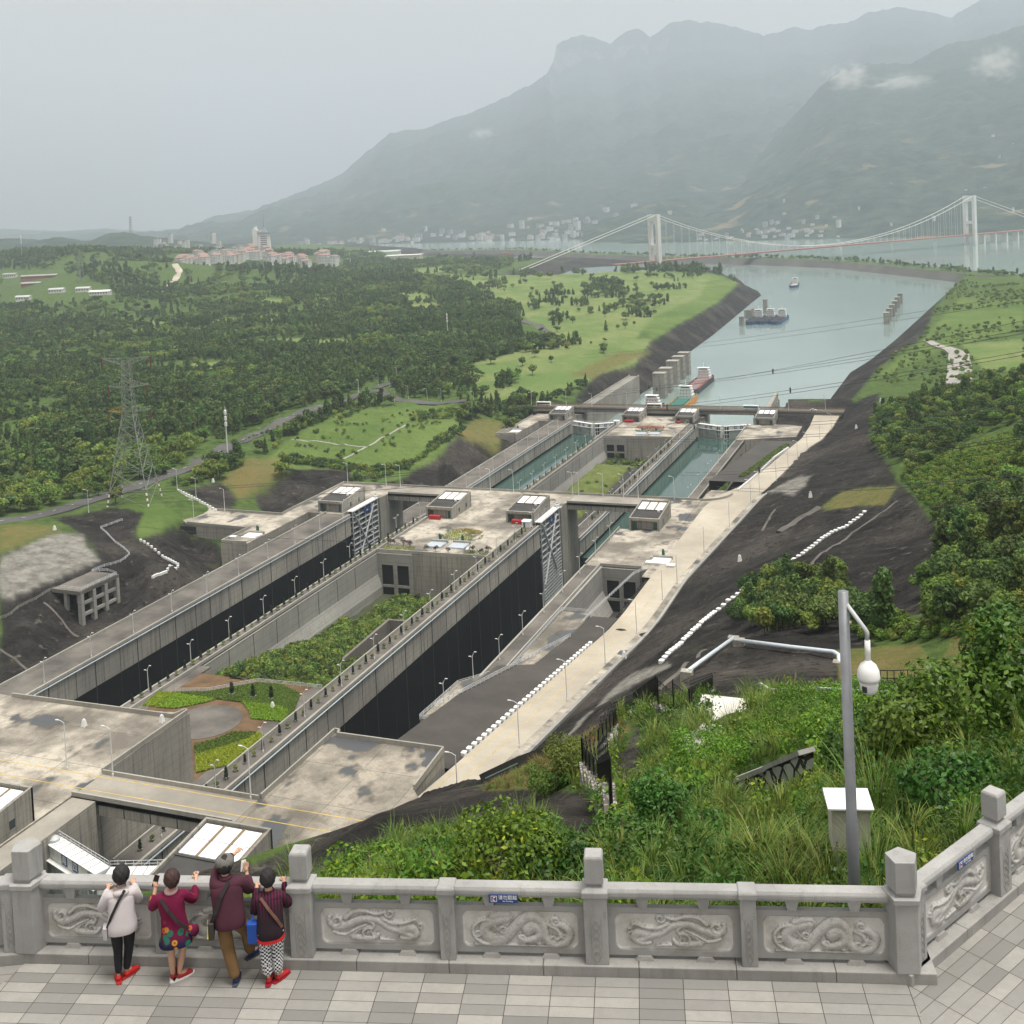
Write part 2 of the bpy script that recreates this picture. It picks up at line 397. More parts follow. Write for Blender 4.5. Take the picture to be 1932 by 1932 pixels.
_nz = fbm(GX/35, GY/35, 5)*np.clip(_RR*.011, .3, 9)+fbm(GX/6+40, GY/6, 4)*np.clip(_RR*.006, .25, 1.6)
_flat = np.where((GX > -450) & (GX < -276) & (GY < 520), .35, 1.0)
_near_lock = 1-_blur(((GX > -330) & (GX < -84) & (GY > 100) & (GY < 900)).astype(float), 12)*.8
_wet = np.clip((183-GH)/12, 0, 1)
_flat = np.where(_bank, .12, _flat)
GH = GH-_nz*_flat*_near_lock*np.clip(.15+_wet, 0, 1)
_Pt = np.stack([GX.ravel(), GY.ravel(), CAMZ-GH.ravel()], 1)
GU, GV, _gd = project(_Pt); GU = np.where(_gd > 1, GU, -9999); 
_ng = vnoise(GX.ravel()/3.0, GY.ravel()/3.0)
def height(x, y):
    """ground height (world z) under points, bilinear on the polar grid"""
    x = np.atleast_1d(np.asarray(x, float)); y = np.atleast_1d(np.asarray(y, float))
    a = np.arctan2(x, y); r = np.hypot(x, y)
    fa = np.clip((a-_th_[0])/(_th_[-1]-_th_[0])*(NA-1), 0, NA-1.001); fr = np.clip(np.log(np.maximum(r, 14.0)/14)/math.log(9000/14)*(NR-1), 0, NR-1.001)
    i = fa.astype(int); j = fr.astype(int); p = fa-i; q = fr-j
    h = (GH[i, j]*(1-q)+GH[i, j+1]*q)*(1-p)+(GH[i+1, j]*(1-q)+GH[i+1, j+1]*q)*p
    return CAMZ-h
def zat(x, y): return float(height(x, y)[0])
def gnd(r, x, y, h0):
    """point of the ground seen at a picture position: march along the sight line"""
    u, v = px(r, x, y); w = R3 @ _ray(u, v); w = w/np.linalg.norm(w)
    t0 = 14.0/max(.2, np.hypot(w[0], w[1])); ts = np.geomspace(max(t0, h0*.5/max(-w[2], .01)), 9000, 2500)
    X = w[0]*ts; Y = w[1]*ts; Z = CAMZ+w[2]*ts
    k = np.argmax(Z < height(X, Y))
    return Vector((X[k], Y[k], zat(X[k], Y[k])))

# land cover (baked once on the ground)
def zp(r, *pts): return [px(r, x, y) for x, y in pts]
MEADOW = [zp('N',(1130,400),(1560,385),(1932,440),(1932,560),(1780,520),(1560,420)), [(900,520),(1180,505),(1340,520),(1320,560),(1230,600),(1190,650),(1150,660),(1060,655),(980,590)], [(880,690),(1060,640),(1230,640),(1200,690),(1060,740),(900,750)],
    zp('M',(430,600),(700,555),(1120,550),(1110,580),(650,590),(480,625)), zp('M',(1120,640),(1500,600),(1932,610),(1900,650),(1500,640),(1200,660)), zp('M',(960,730),(1260,725),(1150,775)), zp('M',(480,520),(1500,480),(1480,510),(520,535)),
    zp('N',(780,485),(850,490),(920,550),(850,555)), zp('N',(1280,485),(1380,485),(1540,555),(1350,590)), zp('N',(520,510),(660,520),(640,570),(560,570)), zp('M',(1640,360),(1700,360),(1790,420),(1700,425)), zp('M',(1010,310),(1140,300),(1120,330)),
    zp('M',(450,700),(560,720),(560,770),(480,800)), zp('M',(760,1000),(930,990),(920,1020),(780,1040)),
    [(1815,650),(1932,640),(1932,700),(1860,700)], zp('N',(1200,365),(1740,335),(1760,345),(1400,390))]
GRASS = [zp('Q',(830,80),(1080,170),(900,335),(620,490),(400,620),(280,520),(560,310)), zp('K',(340,450),(1090,90),(1450,0),(1700,60),(1280,240),(1090,350),(900,480),(300,480)),
    zp('R',(40,510),(360,340),(780,290),(1100,320),(1050,460),(1020,650),(720,750),(430,780),(60,690),(-100,640)), zp('H',(380,510),(640,470),(650,540),(400,580)), zp('H',(740,460),(1040,360),(1200,480),(1190,560),(1060,640),(960,660),(930,600),(980,490)),
    zp('G',(860,730),(1340,690),(1400,790),(1340,880),(890,900)), zp('G',(1420,850),(1560,600),(1932,620),(1932,880)), [(1640,720),(1800,650),(1932,620),(1932,560),(1815,560),(1720,660)], zp('L',(1010,760),(1290,730),(1230,820),(900,850))]
DRY = [zp('H',(0,560),(360,560),(410,600),(0,750)), zp('R',(1050,470),(1180,370),(1330,400),(1290,610)), zp('H',(1500,260),(1700,100),(1932,110),(1932,230),(1650,390)), zp('F',(280,1100),(700,900),(860,830),(1000,830),(830,1100),(400,1260),(0,1280)), zp('G',(860,730),(1340,690),(1400,790),(1340,880),(890,900)), zp('G',(1420,850),(1560,600),(1932,620),(1932,880)), zp('L',(1010,760),(1290,730),(1230,820),(900,850)), zp('K',(1000,260),(1400,80),(1700,60),(1280,240),(1200,300))]
ROCK = [zp('H',(360,515),(640,470),(760,440),(880,455),(990,480),(940,570),(930,640),(970,670),(1240,840),(1060,925),(900,800),(840,800),(620,900),(380,1020),(0,1230),(0,1080),(350,900),(690,800),(640,700),(560,620)),
    zp('Q',(1080,150),(1290,260),(870,610),(600,800),(590,860),(420,1010),(-120,1230),(-300,1200),(-80,900),(60,870),(250,820),(370,640),(620,490),(900,335)), zp('R',(930,620),(1060,480),(1290,600),(1290,700),(1000,820),(640,830),(720,740)), zp('R',(-100,980),(-160,860),(60,690),(410,690),(420,780),(330,800),(0,980)),
    zp('H',(0,1230),(380,1020),(620,900),(880,780),(960,670),(1240,560),(1340,640),(1520,690),(1530,900),(1000,1200),(300,1600),(0,1600)), zp('H',(1260,320),(1500,260),(1640,390),(1590,450),(1480,450)), zp('H',(0,760),(410,600),(560,620),(690,800),(0,1090)),
    [(300,1720),(330,1640),(440,1620),(480,1630),(720,1520),(830,1485),(985,1480),(1110,1500),(1160,1600),(1130,1640),(1075,1590),(1050,1560),(900,1580),(720,1610),(600,1668),(545,1685),(520,1720)], [(890,1490),(1090,1395),(1100,1415),(930,1480)],
    [(860,1480),(1240,1140),(1400,960),(1500,860),(1560,800),(1600,760),(1660,740),(1640,820),(1690,900),(1780,1010),(1740,1090),(1745,1160),(1620,1160),(1600,1185),(1700,1250),(1745,1290),(1745,1345),(1345,1310),(1200,1345),(1090,1400),(900,1480)],
    zp('F',(850,1300),(900,1100),(1050,830),(1150,900),(1100,1050),(1050,1250),(1000,1330),(930,1480)), zp('F',(340,1310),(480,1350),(620,1440),(800,1600),(690,1750),(560,1650),(420,1480)),
    zp('O',(1460,520),(1600,450),(1560,560),(1540,600),(1400,670)), [(1530,775),(1600,720),(1660,670),(1680,640),(1740,640),(1700,660),(1650,700),(1620,740),(1590,775)]]
def masks(u, v, jit):
    ju = u+jit[0]; jv = v+jit[1]
    def any_(ps):
        r = np.zeros(u.shape, bool)
        for p in ps: r |= inpoly(ju, jv, p)
        return r
    return any_(MEADOW), any_(GRASS), any_(DRY), any_(ROCK)
_jx = (fbm(GX/14, GY/14, 3).ravel())*14; _jy = (fbm(GX/14+50, GY/14+50, 3).ravel())*9
mMe, mGr, mDr, mRo = masks(GU, GV, (_jx*np.clip(400/_RR.ravel(), .2, 1), _jy*np.clip(400/_RR.ravel(), .2, 1)))
mRo &= ~((mDr | mGr) & (GU > 1300))
_sea = GH.ravel() > 181.5
mRo |= (GH.ravel() > 172) & (_RR.ravel() > 850)
mRo |= ((GX > -305) & (GX < -80) & (GY > 140) & (GY < 860) & (GH > 100)).ravel() & ~mGr
idx = np.arange(NA*NR).reshape(NA, NR)
_q = np.stack([idx[:-1, :-1], idx[1:, :-1], idx[1:, 1:], idx[:-1, 1:]], -1).reshape(-1, 4)[:, ::-1]
# leave the ground out where the lock pit would poke through nothing: keep one sheet
me = bpy.data.meshes.new("ground")
me.vertices.add(NA*NR); me.vertices.foreach_set("co", _Pt.ravel())
me.loops.add(len(_q)*4); me.loops.foreach_set("vertex_index", _q.ravel().astype(np.int32))
me.polygons.add(len(_q)); me.polygons.foreach_set("loop_start", np.arange(0, len(_q)*4, 4, dtype=np.int32)); me.polygons.foreach_set("loop_total", np.full(len(_q), 4, np.int32))
me.polygons.foreach_set("use_smooth", np.ones(len(_q), bool))
cov = np.zeros((NA*NR, 4), np.float32)
def _sm(m): return _blur(m.reshape(NA, NR).astype(float), 1).ravel()
cov[:, 0] = _sm(mMe | mGr); cov[:, 1] = _sm(mDr); cov[:, 2] = _sm(mRo); cov[:, 3] = 1
at_ = me.color_attributes.new("cover", 'FLOAT_COLOR', 'POINT'); at_.data.foreach_set("color", cov.ravel())
lt = np.zeros((NA*NR, 4), np.float32); lt[:, 0] = _sm(mMe); lt[:, 3] = 1
_light = inpoly(GU+_jx, GV+_jy, zp('H',(0,760),(410,600),(560,620),(690,800),(0,1090))) | inpoly(GU+_jx*.6, GV+_jy*.6, zp('F',(480,1000),(640,860),(900,570),(1020,470),(1260,400),(1290,430),(1010,560),(700,760))) | inpoly(GU+_jx, GV+_jy, zp('L',(680,730),(760,690),(835,680),(820,730),(760,770),(640,760)))
lt[:, 1] = _sm(_light)
at2 = me.color_attributes.new("cover_b", 'FLOAT_COLOR', 'POINT'); at2.data.foreach_set("color", lt.ravel())
me.update(); me.validate()
g = NT("ground_cover_land"); A_ = g.n("ShaderNodeSeparateColor"); g.l(g.attr("cover").outputs["Color"], A_.inputs[0]); B_ = g.n("ShaderNodeSeparateColor"); g.l(g.attr("cover_b").outputs["Color"], B_.inputs[0])
n1 = g.noise(.02, 5, .6); n2 = g.noise(.22, 5, .65); n3 = g.noise(2.5, 4, .6)
forest = g.mix(g.ramp(n2, .35, .65), (.045, .08, .022), (.10, .15, .042))
grass = g.mix(g.ramp(n1, .35, .65), (.085, .14, .035), (.14, .195, .055)); grass = g.mix(g.math('MULTIPLY', g.ramp(n2, .45, .7), .6), grass, (.07, .12, .03))
mead = g.mix(g.ramp(n1, .4, .62), (.12, .185, .055), (.19, .225, .085)); mead = g.mix(g.math('MULTIPLY', g.ramp(n2, .55, .75), .4), mead, (.08, .12, .04))
dry = g.mix(g.ramp(n2, .35, .65), (.17, .15, .06), (.10, .12, .035)); dry = g.mix(g.math('MULTIPLY', g.ramp(n1, .5, .65), .5), dry, (.19, .14, .06))
st = g.noise(.09, 6, .7, g.scale(g.P(), (1, 1, .25)))
n4 = g.noise(.55, 6, .72); rock = g.mix(g.ramp(st, .32, .68), (.012, .011, .011), (.050, .047, .044)); rock = g.mix(g.math('MULTIPLY', g.ramp(n4, .48, .68), .6), rock, (.008, .008, .008)); rock = g.mix(g.math('MULTIPLY', g.ramp(n4, .62, .5), g.ramp(n1, .5, .66)), rock, (.085, .075, .066)); rock = g.mix(g.math('MULTIPLY', g.ramp(n2, .60, .74), .75), rock, (.19, .175, .15)); rock = g.mix(g.math('MULTIPLY', g.ramp(g.noise(.14, 4, .6), .62, .72), .6), rock, (.06, .075, .025)); rock = g.mix(g.math('MULTIPLY', g.ramp(n3, .4, .7), .3), rock, (.02, .02, .02))
lrk = g.mix(g.ramp(n2, .35, .65), (.14, .135, .12), (.30, .29, .26)); lrk = g.mix(g.math('MULTIPLY', g.ramp(st, .5, .75), .5), lrk, (.08, .075, .07))
rock = g.mix(B_.outputs[1], rock, lrk)
c = g.mix(A_.outputs[0], forest, grass); c = g.mix(B_.outputs[0], c, mead); c = g.mix(A_.outputs[2], c, rock); c = g.mix(A_.outputs[1], c, dry)
g.bump(g.math('ADD', n4, g.math('MULTIPLY', n2, 2.0)), .8, 1.2)
g.done(c, .97, .05)
me.materials.append(g.mat)
ground = bpy.data.objects.new("ground", me); COL.objects.link(ground); tag(ground, "green and rocky ground round the ship locks", kind="structure")

# water
def water_mat(name, col, rough=.06, wave=.25, wsc=.35):
    m = NT(name); P = m.P(); n = m.noise(wsc, 4, .6, m.scale(P, (1, .6, 1))); big = m.noise(.006, 3, .5)
    c = m.mix(m.ramp(big, .4, .6), [x*.93 for x in col], [x*1.06 for x in col])
    m.bump(n, wave, .05); return m.done(c, rough, .45)
W_RIV = water_mat("river_water", (.20, .265, .25), .10, .18)
W_LOCK = water_mat("lock_water", (.04, .085, .074), .05, .10)
w_ = MB().poly([(-9000, 850, 0), (6000, 850, 0), (6000, 14000, 0), (-9000, 14000, 0)]).build("river", W_RIV); tag(w_, "pale green river water", kind="structure")
# ------------------------------------------------------------------ locks
Z0, Z1, Z2, ZW = 63.0, 43.0, 21.5, 11.3
CON = concrete("lock_wall_concrete", (.42, .40, .35), (.235, .225, .205), lines=2.0, stain=.95)
CONL = concrete("pale_retaining_concrete", (.36, .355, .33), (.27, .265, .25), lines=3.0, stain=.35)
PAV = concrete("platform_paving", (.37, .345, .30), (.22, .205, .18), streak=False, sc=1.6)
WALK = concrete("walkway_paving", (.19, .175, .155), (.075, .07, .065), streak=False, sc=2)
COP = concrete("parapet_concrete", (.40, .385, .345), (.29, .28, .25), streak=True, stain=.3)
WETM = concrete("wet_wall", (.014, .015, .016), (.009, .0095, .010), streak=False, rough=.85)
WETM.node_tree.nodes['Principled BSDF'].inputs['Specular IOR Level'].default_value = .06
JNT = plain("joint_dark", (.03, .03, .03), .9)
DKROOF = concrete("dark_roof_felt", (.075, .073, .07), (.045, .045, .045), streak=False, sc=3)
PIPE = plain("pipe_paint", (.36, .42, .47), .5, .08)
WHITE = plain("white_paint", (.72, .73, .72), .5, .06, .6)
RAILW = plain("white_rail_paint", (.60, .62, .64), .5, .1)
STEEL = plain("galvanised_steel", (.42, .44, .45), .45, .15, 1.0, .5)
GATEW = plain("gate_white_paint", (.62, .63, .60), .6, .22, .35)
GATEG = plain("gate_grey_paint", (.38, .40, .39), .7, .3, .25)
BLUE = plain("sign_blue", (.02, .055, .20), .5, .05)
RED = plain("red_fabric", (.38, .02, .025), .7, .15)
GRNM = plain("green_machine_paint", (.01, .10, .06), .5, .1)
GLASSD = plain("dark_window", (.02, .035, .04), .15, .1)
GRDOOR = plain("green_door", (.03, .10, .085), .5, .15)
SKYL = plain("white_skylight_panel", (.82, .83, .83), .35, .04, .3)
RUST = plain("brown_roof_rib", (.20, .15, .09), .8, .2)
def paving_wet(name, c1, c2, wet):
    m = NT(name); P = m.P(); big = m.noise(.045, 5, .62); mid = m.noise(.33, 5, .65); fine = m.noise(3.5, 3, .6)
    c = m.mix(m.ramp(big, .42, .60), c1, c2); c = m.mix(m.math('MULTIPLY', m.ramp(mid, .47, .66), .75), c, [x*.42 for x in c1]); c = m.mix(m.math('MULTIPLY', m.ramp(fine, .45, .7), .3), c, [x*.6 for x in c2])
    w = m.ramp(m.noise(.13, 3, .45, m.scale(P, (1, .75, 1))), wet, wet+.012)
    rim = m.ramp(m.noise(.13, 3, .45, m.scale(P, (1, .75, 1))), wet-.05, wet+.01)
    c = m.mix(m.math('MULTIPLY', rim, .65), c, [x*.35 for x in c2]); c = m.mix(w, c, (.075, .08, .085))
    sx = m.n("ShaderNodeSeparateXYZ"); m.l(P, sx.inputs[0])
    jf = m.math('LESS_THAN', m.math('FRACT', m.math('MULTIPLY', sx.outputs[0], 1/13.5)), .012); jg = m.math('LESS_THAN', m.math('FRACT', m.math('MULTIPLY', sx.outputs[1], 1/15.)), .012)
    c = m.mix(m.math('MULTIPLY', m.math('MAXIMUM', jf, jg), .6), c, (.06, .055, .05))
    r = m.math('SUBTRACT', .9, m.math('MULTIPLY', w, .45))
    return m.done(c, r, .3)
PWET = paving_wet("weathered_platform", (.48, .44, .37), (.15, .135, .115), .635)
PWET2 = paving_wet("puddled_platform", (.36, .325, .27), (.13, .12, .10), .585)
LV = [(-262.0, -228.0), (-169.5, -134.6)]

def lock_wall(x0, x1, face, y0, y1, zt, zb, label, wet_at, walk=True, par=True, pipe=True, par_side=None):
    """a long chamber wall; face +1/-1 is the side towards the chamber"""
    t = empty("lock_wall", ((x0+x1)/2, y0, zt), label, "wall", "chamber walls of the ship locks")
    ox, oy, oz = (x0+x1)/2, y0, zt
    b = MB(); b.box(x0-ox, x1-ox, 0, y1-y0, wet_at-oz, -.35, 0); b.box(x0-ox, x1-ox, 0, y1-y0, zb-oz, wet_at-oz-.002, 1)
    xf = (x1 if face > 0 else x0)-ox
    y = 9.0; k = 0
    while y < y1-y0-2:
        w = .34 if k % 2 == 0 else .16
        b.box(xf-.08, xf+.08, y, y+w, zb-oz, -.4, 2); y += 11.8 if k % 2 == 0 else 8.6; k += 1
    b.build("wall_body", [CON, WETM, JNT], t)
    MB().box(x0-ox-.0, x1-ox, 0, y1-y0, -.349, 0).build("walkway", WALK, t)
    e = xf-face*.55
    MB().box(min(xf+face*.12, e), max(xf+face*.12, e), 0, y1-y0, -.5, .32).build("coping", COP, t)
    if pipe: MB().tube([(xf+face*.35, 0, -1.0), (xf+face*.35, y1-y0, -1.0)], .22, 8).build("pipe", PIPE, t, True)
    if par:
        xb = (x0 if face > 0 else x1)-ox; i = xb+face*.45
        MB().box(min(xb, i), max(xb, i), 0, y1-y0, -1.2, 1.0).build("parapet", COP, t)
    return t
def wlab(side, line, stage): return f"long concrete {side} wall of the {line} lock chamber, {stage}"
S1, S2 = "between the near bridge and the middle lock head", "between the middle and the far lock heads"
lock_wall(-275, -262, 1, 196, 455, Z1, 0, wlab("left", "left", S1), Z1-9.5)
lock_wall(-228, -223.3, -1, 196, 457, Z1, 0, wlab("right", "left", S1), Z1-9.5)
lock_wall(-175.4, -169.5, 1, 193.2, 455, Z1, 0, wlab("left", "right", S1), Z1-9.5)
lock_wall(-134.6, -128.4, -1, 222.5, 409, Z1, 0, wlab("right", "right", S1), Z1-9.5)
lock_wall(-275, -262, 1, 508.5, 780, Z2, -6, wlab("left", "left", S2), Z2-8.8)
lock_wall(-228, -223.3, -1, 508.5, 783, Z2, -6, wlab("right", "left", S2), Z2-8.8)
lock_wall(-175.4, -169.5, 1, 508.5, 780, Z2, -6, wlab("left", "right", S2), Z2-8.8)
lock_wall(-134.6, -128.4, -1, 508.5, 733, Z2, -6, wlab("right", "right", S2), Z2-8.8, pipe=False)
for (x0, x1), nm in zip(LV, ("left", "right")):
    for y0, y1 in ((183, 520), (519.9, 780)):
        pass
    o = MB().box(x0-4.2, x1+4.2, 183, 512, -1, 3.5).build("lock_water", W_LOCK); tag(o, f"dark water deep inside the near {nm} lock chamber", kind="structure")
    o = MB().box(x0-4.2, x1+4.2, 512.01, 786, ZW-12, ZW).build("lock_water", W_LOCK); tag(o, f"green still water inside the distant {nm} lock chamber", kind="structure")
o = MB().box(-169.4, -134.7, 60, 170, 44, 51.5).build("lock_water", W_LOCK); tag(o, "dark water upstream of the nearest lock gate", kind="structure")

# lock heads (gate blocks)
def head(yn, yf, zt, zb, xs, label, mat=None, par=None):
    t = empty("gate_platform", (sum(p[0] for p in xs)/len(xs), yn, zt), label, "lock platform")
    ox, oy, oz = t.location
    b = MB(); b.prism([(x-ox, y-oy) for x, y in xs], zb-oz, -.25, 0, 0); b.build("head_body", CON, t)
    MB().prism([(x-ox, y-oy) for x, y in xs], -.249, 0).build("deck", mat or PWET, t)
    if par:
        b = MB()
        for seg in par:
            for (a, c) in zip(seg[:-1], seg[1:]):
                b.bar((a[0]-ox, a[1]-oy, .45), (c[0]-ox, c[1]-oy, .45), .4, 1.3)
        b.build("parapet", COP, t)
    return t
GR = 4.0  # gate recess depth
head(405, 507.8, Z1, 0, [(-297.5, 405), (-284.6, 405.4), (-284.4, 455), (-275, 455.01), (-266.2, 455.01), (-266.2, 484), (-262, 484), (-262, 507.8), (-295, 507.8), (-295, 449.8), (-297.5, 449.8)],
     "concrete lock head left of the left chamber, with gatehouse and white hatches on it", par=[[(-284.8, 405.6), (-297.2, 405.3), (-297.2, 427)], [(-294.8, 450), (-294.8, 507.5)]])
head(407.5, 507.8, Z1, 0, [(-223.2, 407.5), (-175.5, 408.6), (-175.5, 455.02), (-173.8, 455.02), (-173.8, 484), (-169.5, 484), (-169.5, 507.8), (-228, 507.8), (-228, 484), (-224, 484), (-224, 457.1), (-223.2, 457.1)],
     "middle concrete lock head between the two lock lines, with two gatehouses and a flower bed", par=[[(-223.2, 407.8), (-175.6, 408.8)]])
head(409, 507.8, Z1, 0, [(-134.6, 409.2), (-110, 409.2), (-110, 507.8), (-134.6, 507.8), (-134.6, 484), (-130.4, 484), (-130.4, 458), (-134.6, 458)],
     "concrete lock head right of the right chamber, beside the pale road", par=[[(-128.4, 409.4), (-112.4, 409.4)], [(-134.4, 409.4), (-134.4, 457.8)]])
head(730, 800, Z2, -6, [(-301, 730), (-286.8, 732), (-286.6, 780.02), (-266.2, 780.02), (-266.2, 806), (-262, 806), (-262, 826), (-298, 826), (-298, 755), (-301, 755)],
     "distant concrete lock head left of the left chamber, under the road bridge", par=[[(-286.8, 732.2), (-300.7, 730.3), (-300.7, 748)], [(-297.8, 757), (-297.8, 798)]])
head(732, 800, Z2, -6, [(-223.2, 732), (-175.5, 733.5), (-175.5, 780.02), (-173.8, 780.02), (-173.8, 806), (-169.5, 806), (-169.5, 826), (-228, 826), (-228, 806), (-224, 806), (-224, 783.1), (-223.2, 783.1)],
     "distant middle lock head with an orange flower bed, between the two lock lines", par=[[(-223.2, 732.3), (-175.6, 733.8)]])
head(733, 800, Z2, -6, [(-134.6, 733.2), (-98, 750), (-98, 800), (-96, 826), (-134.6, 826), (-134.6, 806), (-130.4, 806), (-130.4, 784), (-134.6, 784)],
     "distant lock head right of the right chamber, next to the end of the pale road", par=[[(-134.4, 733.4), (-134.4, 783)]])
# near blocks, one stage higher
head(182.5, 222, Z0, 30, [(-262, 150), (-176.2, 150), (-176.2, 223.4), (-200.3, 220), (-228, 219.6), (-262, 222)], "broad raised concrete platform with curved tyre marks, left of the near bridge", PWET, par=[[(-227.7, 219.2), (-200.3, 219.6), (-178.4, 220), (-177.4, 223), (-176.5, 223), (-176.5, 193.2)]])
head(193, 223.5, Z0, 30, [(-136.2, 172), (-98, 172), (-98, 195), (-107, 205.5), (-107.8, 222.2), (-134.4, 222.2), (-134.8, 223.6), (-136.2, 223.8)], "raised concrete platform spotted with puddles, right of the near bridge", PWET2, par=[[(-136, 193.4), (-136, 223.6), (-134.6, 223.4), (-134.4, 222), (-107.8, 222), (-106.8, 205.3)]])
t = empty("lock_wall", (-176, 60, Z0), "dim left wall of the nearest lock chamber, behind the closed white gate", "wall", "chamber walls of the ship locks")
MB().box(-30, 6.5, 0, 89.9, -40, -.3, 0).build("wall_body", CON, t); MB().box(-30, 6.5, 0, 89.9, -.299, 0).build("walkway", PAV, t)
MB().box(.4, 6.5, 89.9, 123, -40, -.3).build("gate_pier", CON, t); MB().box(.4, 6.5, 89.9, 123, -.299, -.01).build("pier_top", PAV, t)
t = empty("lock_wall", (-134.6, 60, Z0), "right wall of the nearest lock chamber, under the gatehouse roof", "wall", "chamber walls of the ship locks")
MB().box(0, 20, 0, 112, -40, -.3, 0).build("wall_body", CON, t); MB().box(0, 20, 0, 112, -.299, 0).build("walkway", PAV, t)

# bridges over the chambers
def lock_bridge(x0, x1, y0, y1, zt, label):
    t = empty("lock_bridge", (x0, y0, zt), label, "bridge", "concrete bridges over the lock chambers")
    L = x1-x0; W = y1-y0
    MB().box(-.0, L, 0, W, -.9, -.004).build("deck", PAV, t)
    b = MB(); n = 6
    for k in range(4): b.box(.05, L-.05, .25+k*(W-1.4)/3, 1.15+k*(W-1.4)/3, -3.2, -.9, 0)
    for k in range(1, n): b.box(k*L/n-.1, k*L/n+.1, .2, .245, -3.1, -.9, 1)
    b.build("girder", [CON, JNT], t)
    for nm, yy in (("near_parapet", .0), ("far_parapet", W-.4)):
        MB().box(0, L, yy, yy+.4, -.9, .95).build("parapet", COP, t)
    return t
lock_bridge(-262, -228, 493, 507.8, Z1, "concrete bridge across the left chamber, at the middle lock head")
lock_bridge(-169.5, -134.6, 493, 507.8, Z1, "concrete bridge across the right chamber, at the middle lock head")
lock_bridge(-176.1, -136.3, 183.4, 193.2, Z0, "near concrete bridge behind the closed white lock gate")
# parapet running on between the bridges, and yellow lines
b = MB(); b.bar((-228, 507.6, Z1+.45), (-169.5, 507.6, Z1+.45), .4, 1.0); b.bar((-295, 507.6, Z1+.45), (-262, 507.6, Z1+.45), .4, 1.0); b.bar((-134.6, 507.6, Z1+.45), (-112, 507.6, Z1+.45), .4, 1.0)
for k in range(8):
    a0 = k/8*math.pi/2; a1 = (k+1)/8*math.pi/2
    b.bar((-112+14*math.sin(a0), 521.6-14*math.cos(a0), Z1+.3), (-112+14*math.sin(a1), 521.6-14*math.cos(a1), Z1+.2), .4, 1.0)
tag(b.build("parapet_wall", COP), "long low parapet along the far edge of the middle lock head, curving to the road", "parapet")
YEL = plain("yellow_line_paint", (.50, .36, .08), .7, .25, .5)
def lines(name, segs, z, mat, label, w=.22):
    b = MB()
    for (x0, y0, x1, y1) in segs:
        b.bar((x0, y0, z+.006), (x1, y1, z+.006), w, .006)
    tag(b.build(name, mat), label, kind="structure")
lines("road_marking", [(-240, 191.8, -107, 191.8), (-240, 186.6, -107, 186.6)], Z0+.004, YEL, "yellow lines painted across the near bridge")

# gatehouses
def gatehouse(x0, yn, zt, label, W=13.0, L=21.5, hf=5.2, hr=7.2):
    t = empty("gatehouse", (x0, yn, zt), label, "gatehouse", "gatehouses on the lock heads")
    b = MB(); T = .5
    # side walls follow the rising roof
    def sidewall(xa, xb): b.prism([(xa, 1.0), (xb, 1.0), (xb, L), (xa, L)], 0, [hf, hf, hr, hr] if True else 0)
    sidewall(0, T); sidewall(W-T, W)
    b.box(0, W, L-T, L, 0, hr-.01)
    b.box(T, W-T, 1.9, 2.4, 0, hf-.8); b.box(0, W, .0, 1.0, hf-1.1, hf); b.box(0, .8, 0, 1.0, 0, hf-1.1); b.box(W-.8, W, 0, 1.0, 0, hf-1.1)
    b.box(.8, W-.8, 1.0, 1.9, hf-1.1, hf-.8)
    b.build("wall", CON, t)
    f = lambda y: hf-.75+(hr-hf)*(y-1)/(L-1)
    ym = L*.53
    r = MB(); r.prism([(T, 1.0), (W-T, 1.0), (W-T, L-T), (T, L-T)], [f(1)-.2, f(1)-.2, f(L)-.2, f(L)-.2], [f(1), f(1), f(L), f(L)])
    r.bar((T, ym, f(ym)+.12), (W-T, ym, f(ym)+.12), .35, .24); ro = r.build("roof", DKROOF, t)
    for k in range(3):
        for j in range(2):
            xa = T+.35+k*(W-2*T-.5)/3; xb = xa+(W-2*T-.5)/3-.75; ya = ym+.5+j*(L-ym-1.4)/2; yb = ya+(L-ym-1.4)/2-.18
            MB().prism([(xa, ya), (xb, ya), (xb, yb), (xa, yb)], [f(ya)+.05, f(ya)+.05, f(yb)+.05, f(yb)+.05], [f(ya)+.28, f(ya)+.28, f(yb)+.28, f(yb)+.28]).build("skylight", SKYL, ro)
    rb = MB()
    for k in range(3):
        xa = T+.35+(k+1)*(W-2*T-.5)/3-.7; rb.prism([(xa, ym+.5), (xa+.6, ym+.5), (xa+.6, L-T-.2), (xa, L-T-.2)], [f(ym)+.02]*2+[f(L)+.0]*2, [f(ym)+.16]*2+[f(L)+.12]*2)
    rb.build("roof_rib", RUST, ro)
    for xa in (1.0, W-3.0):
        MB().box(xa, xa+2, 1.82, 1.898, .05, 3.1).build("door", GRDOOR, t)
    for ya in (7, 15):
        w = MB().box(W-.03, W+.03, ya, ya+1.5, 1.4, 3.2).build("window", GLASSD, t); MB().box(W, W+.12, ya-.1, ya+1.6, 1.25, 1.38).build("sill", CON, w)
    ac = MB().box(W*.78, W*.78+.9, ym-2.2, ym-1.6, f(ym)-.02, f(ym)+.75).build("air_conditioner", WHITE, t)
    return t
GHS = {}
for zt, yn, st in ((Z1, 457, "middle"), (Z2, 783, "far")):
    for x0, wh in ((-280, "leftmost gatehouse"), (-224.3, "gatehouse left of the flower bed"), (-185.5, "gatehouse right of the flower bed"), (-130, "rightmost gatehouse")):
        GHS[(st, x0)] = gatehouse(x0, yn, zt, f"{wh} on the {st} lock head, dark roof with skylights")
gatehouse(-134.9, 152.5, Z0, "gatehouse with white skylights just beyond the pointing man", W=14.5, hf=5.0, hr=6.8)
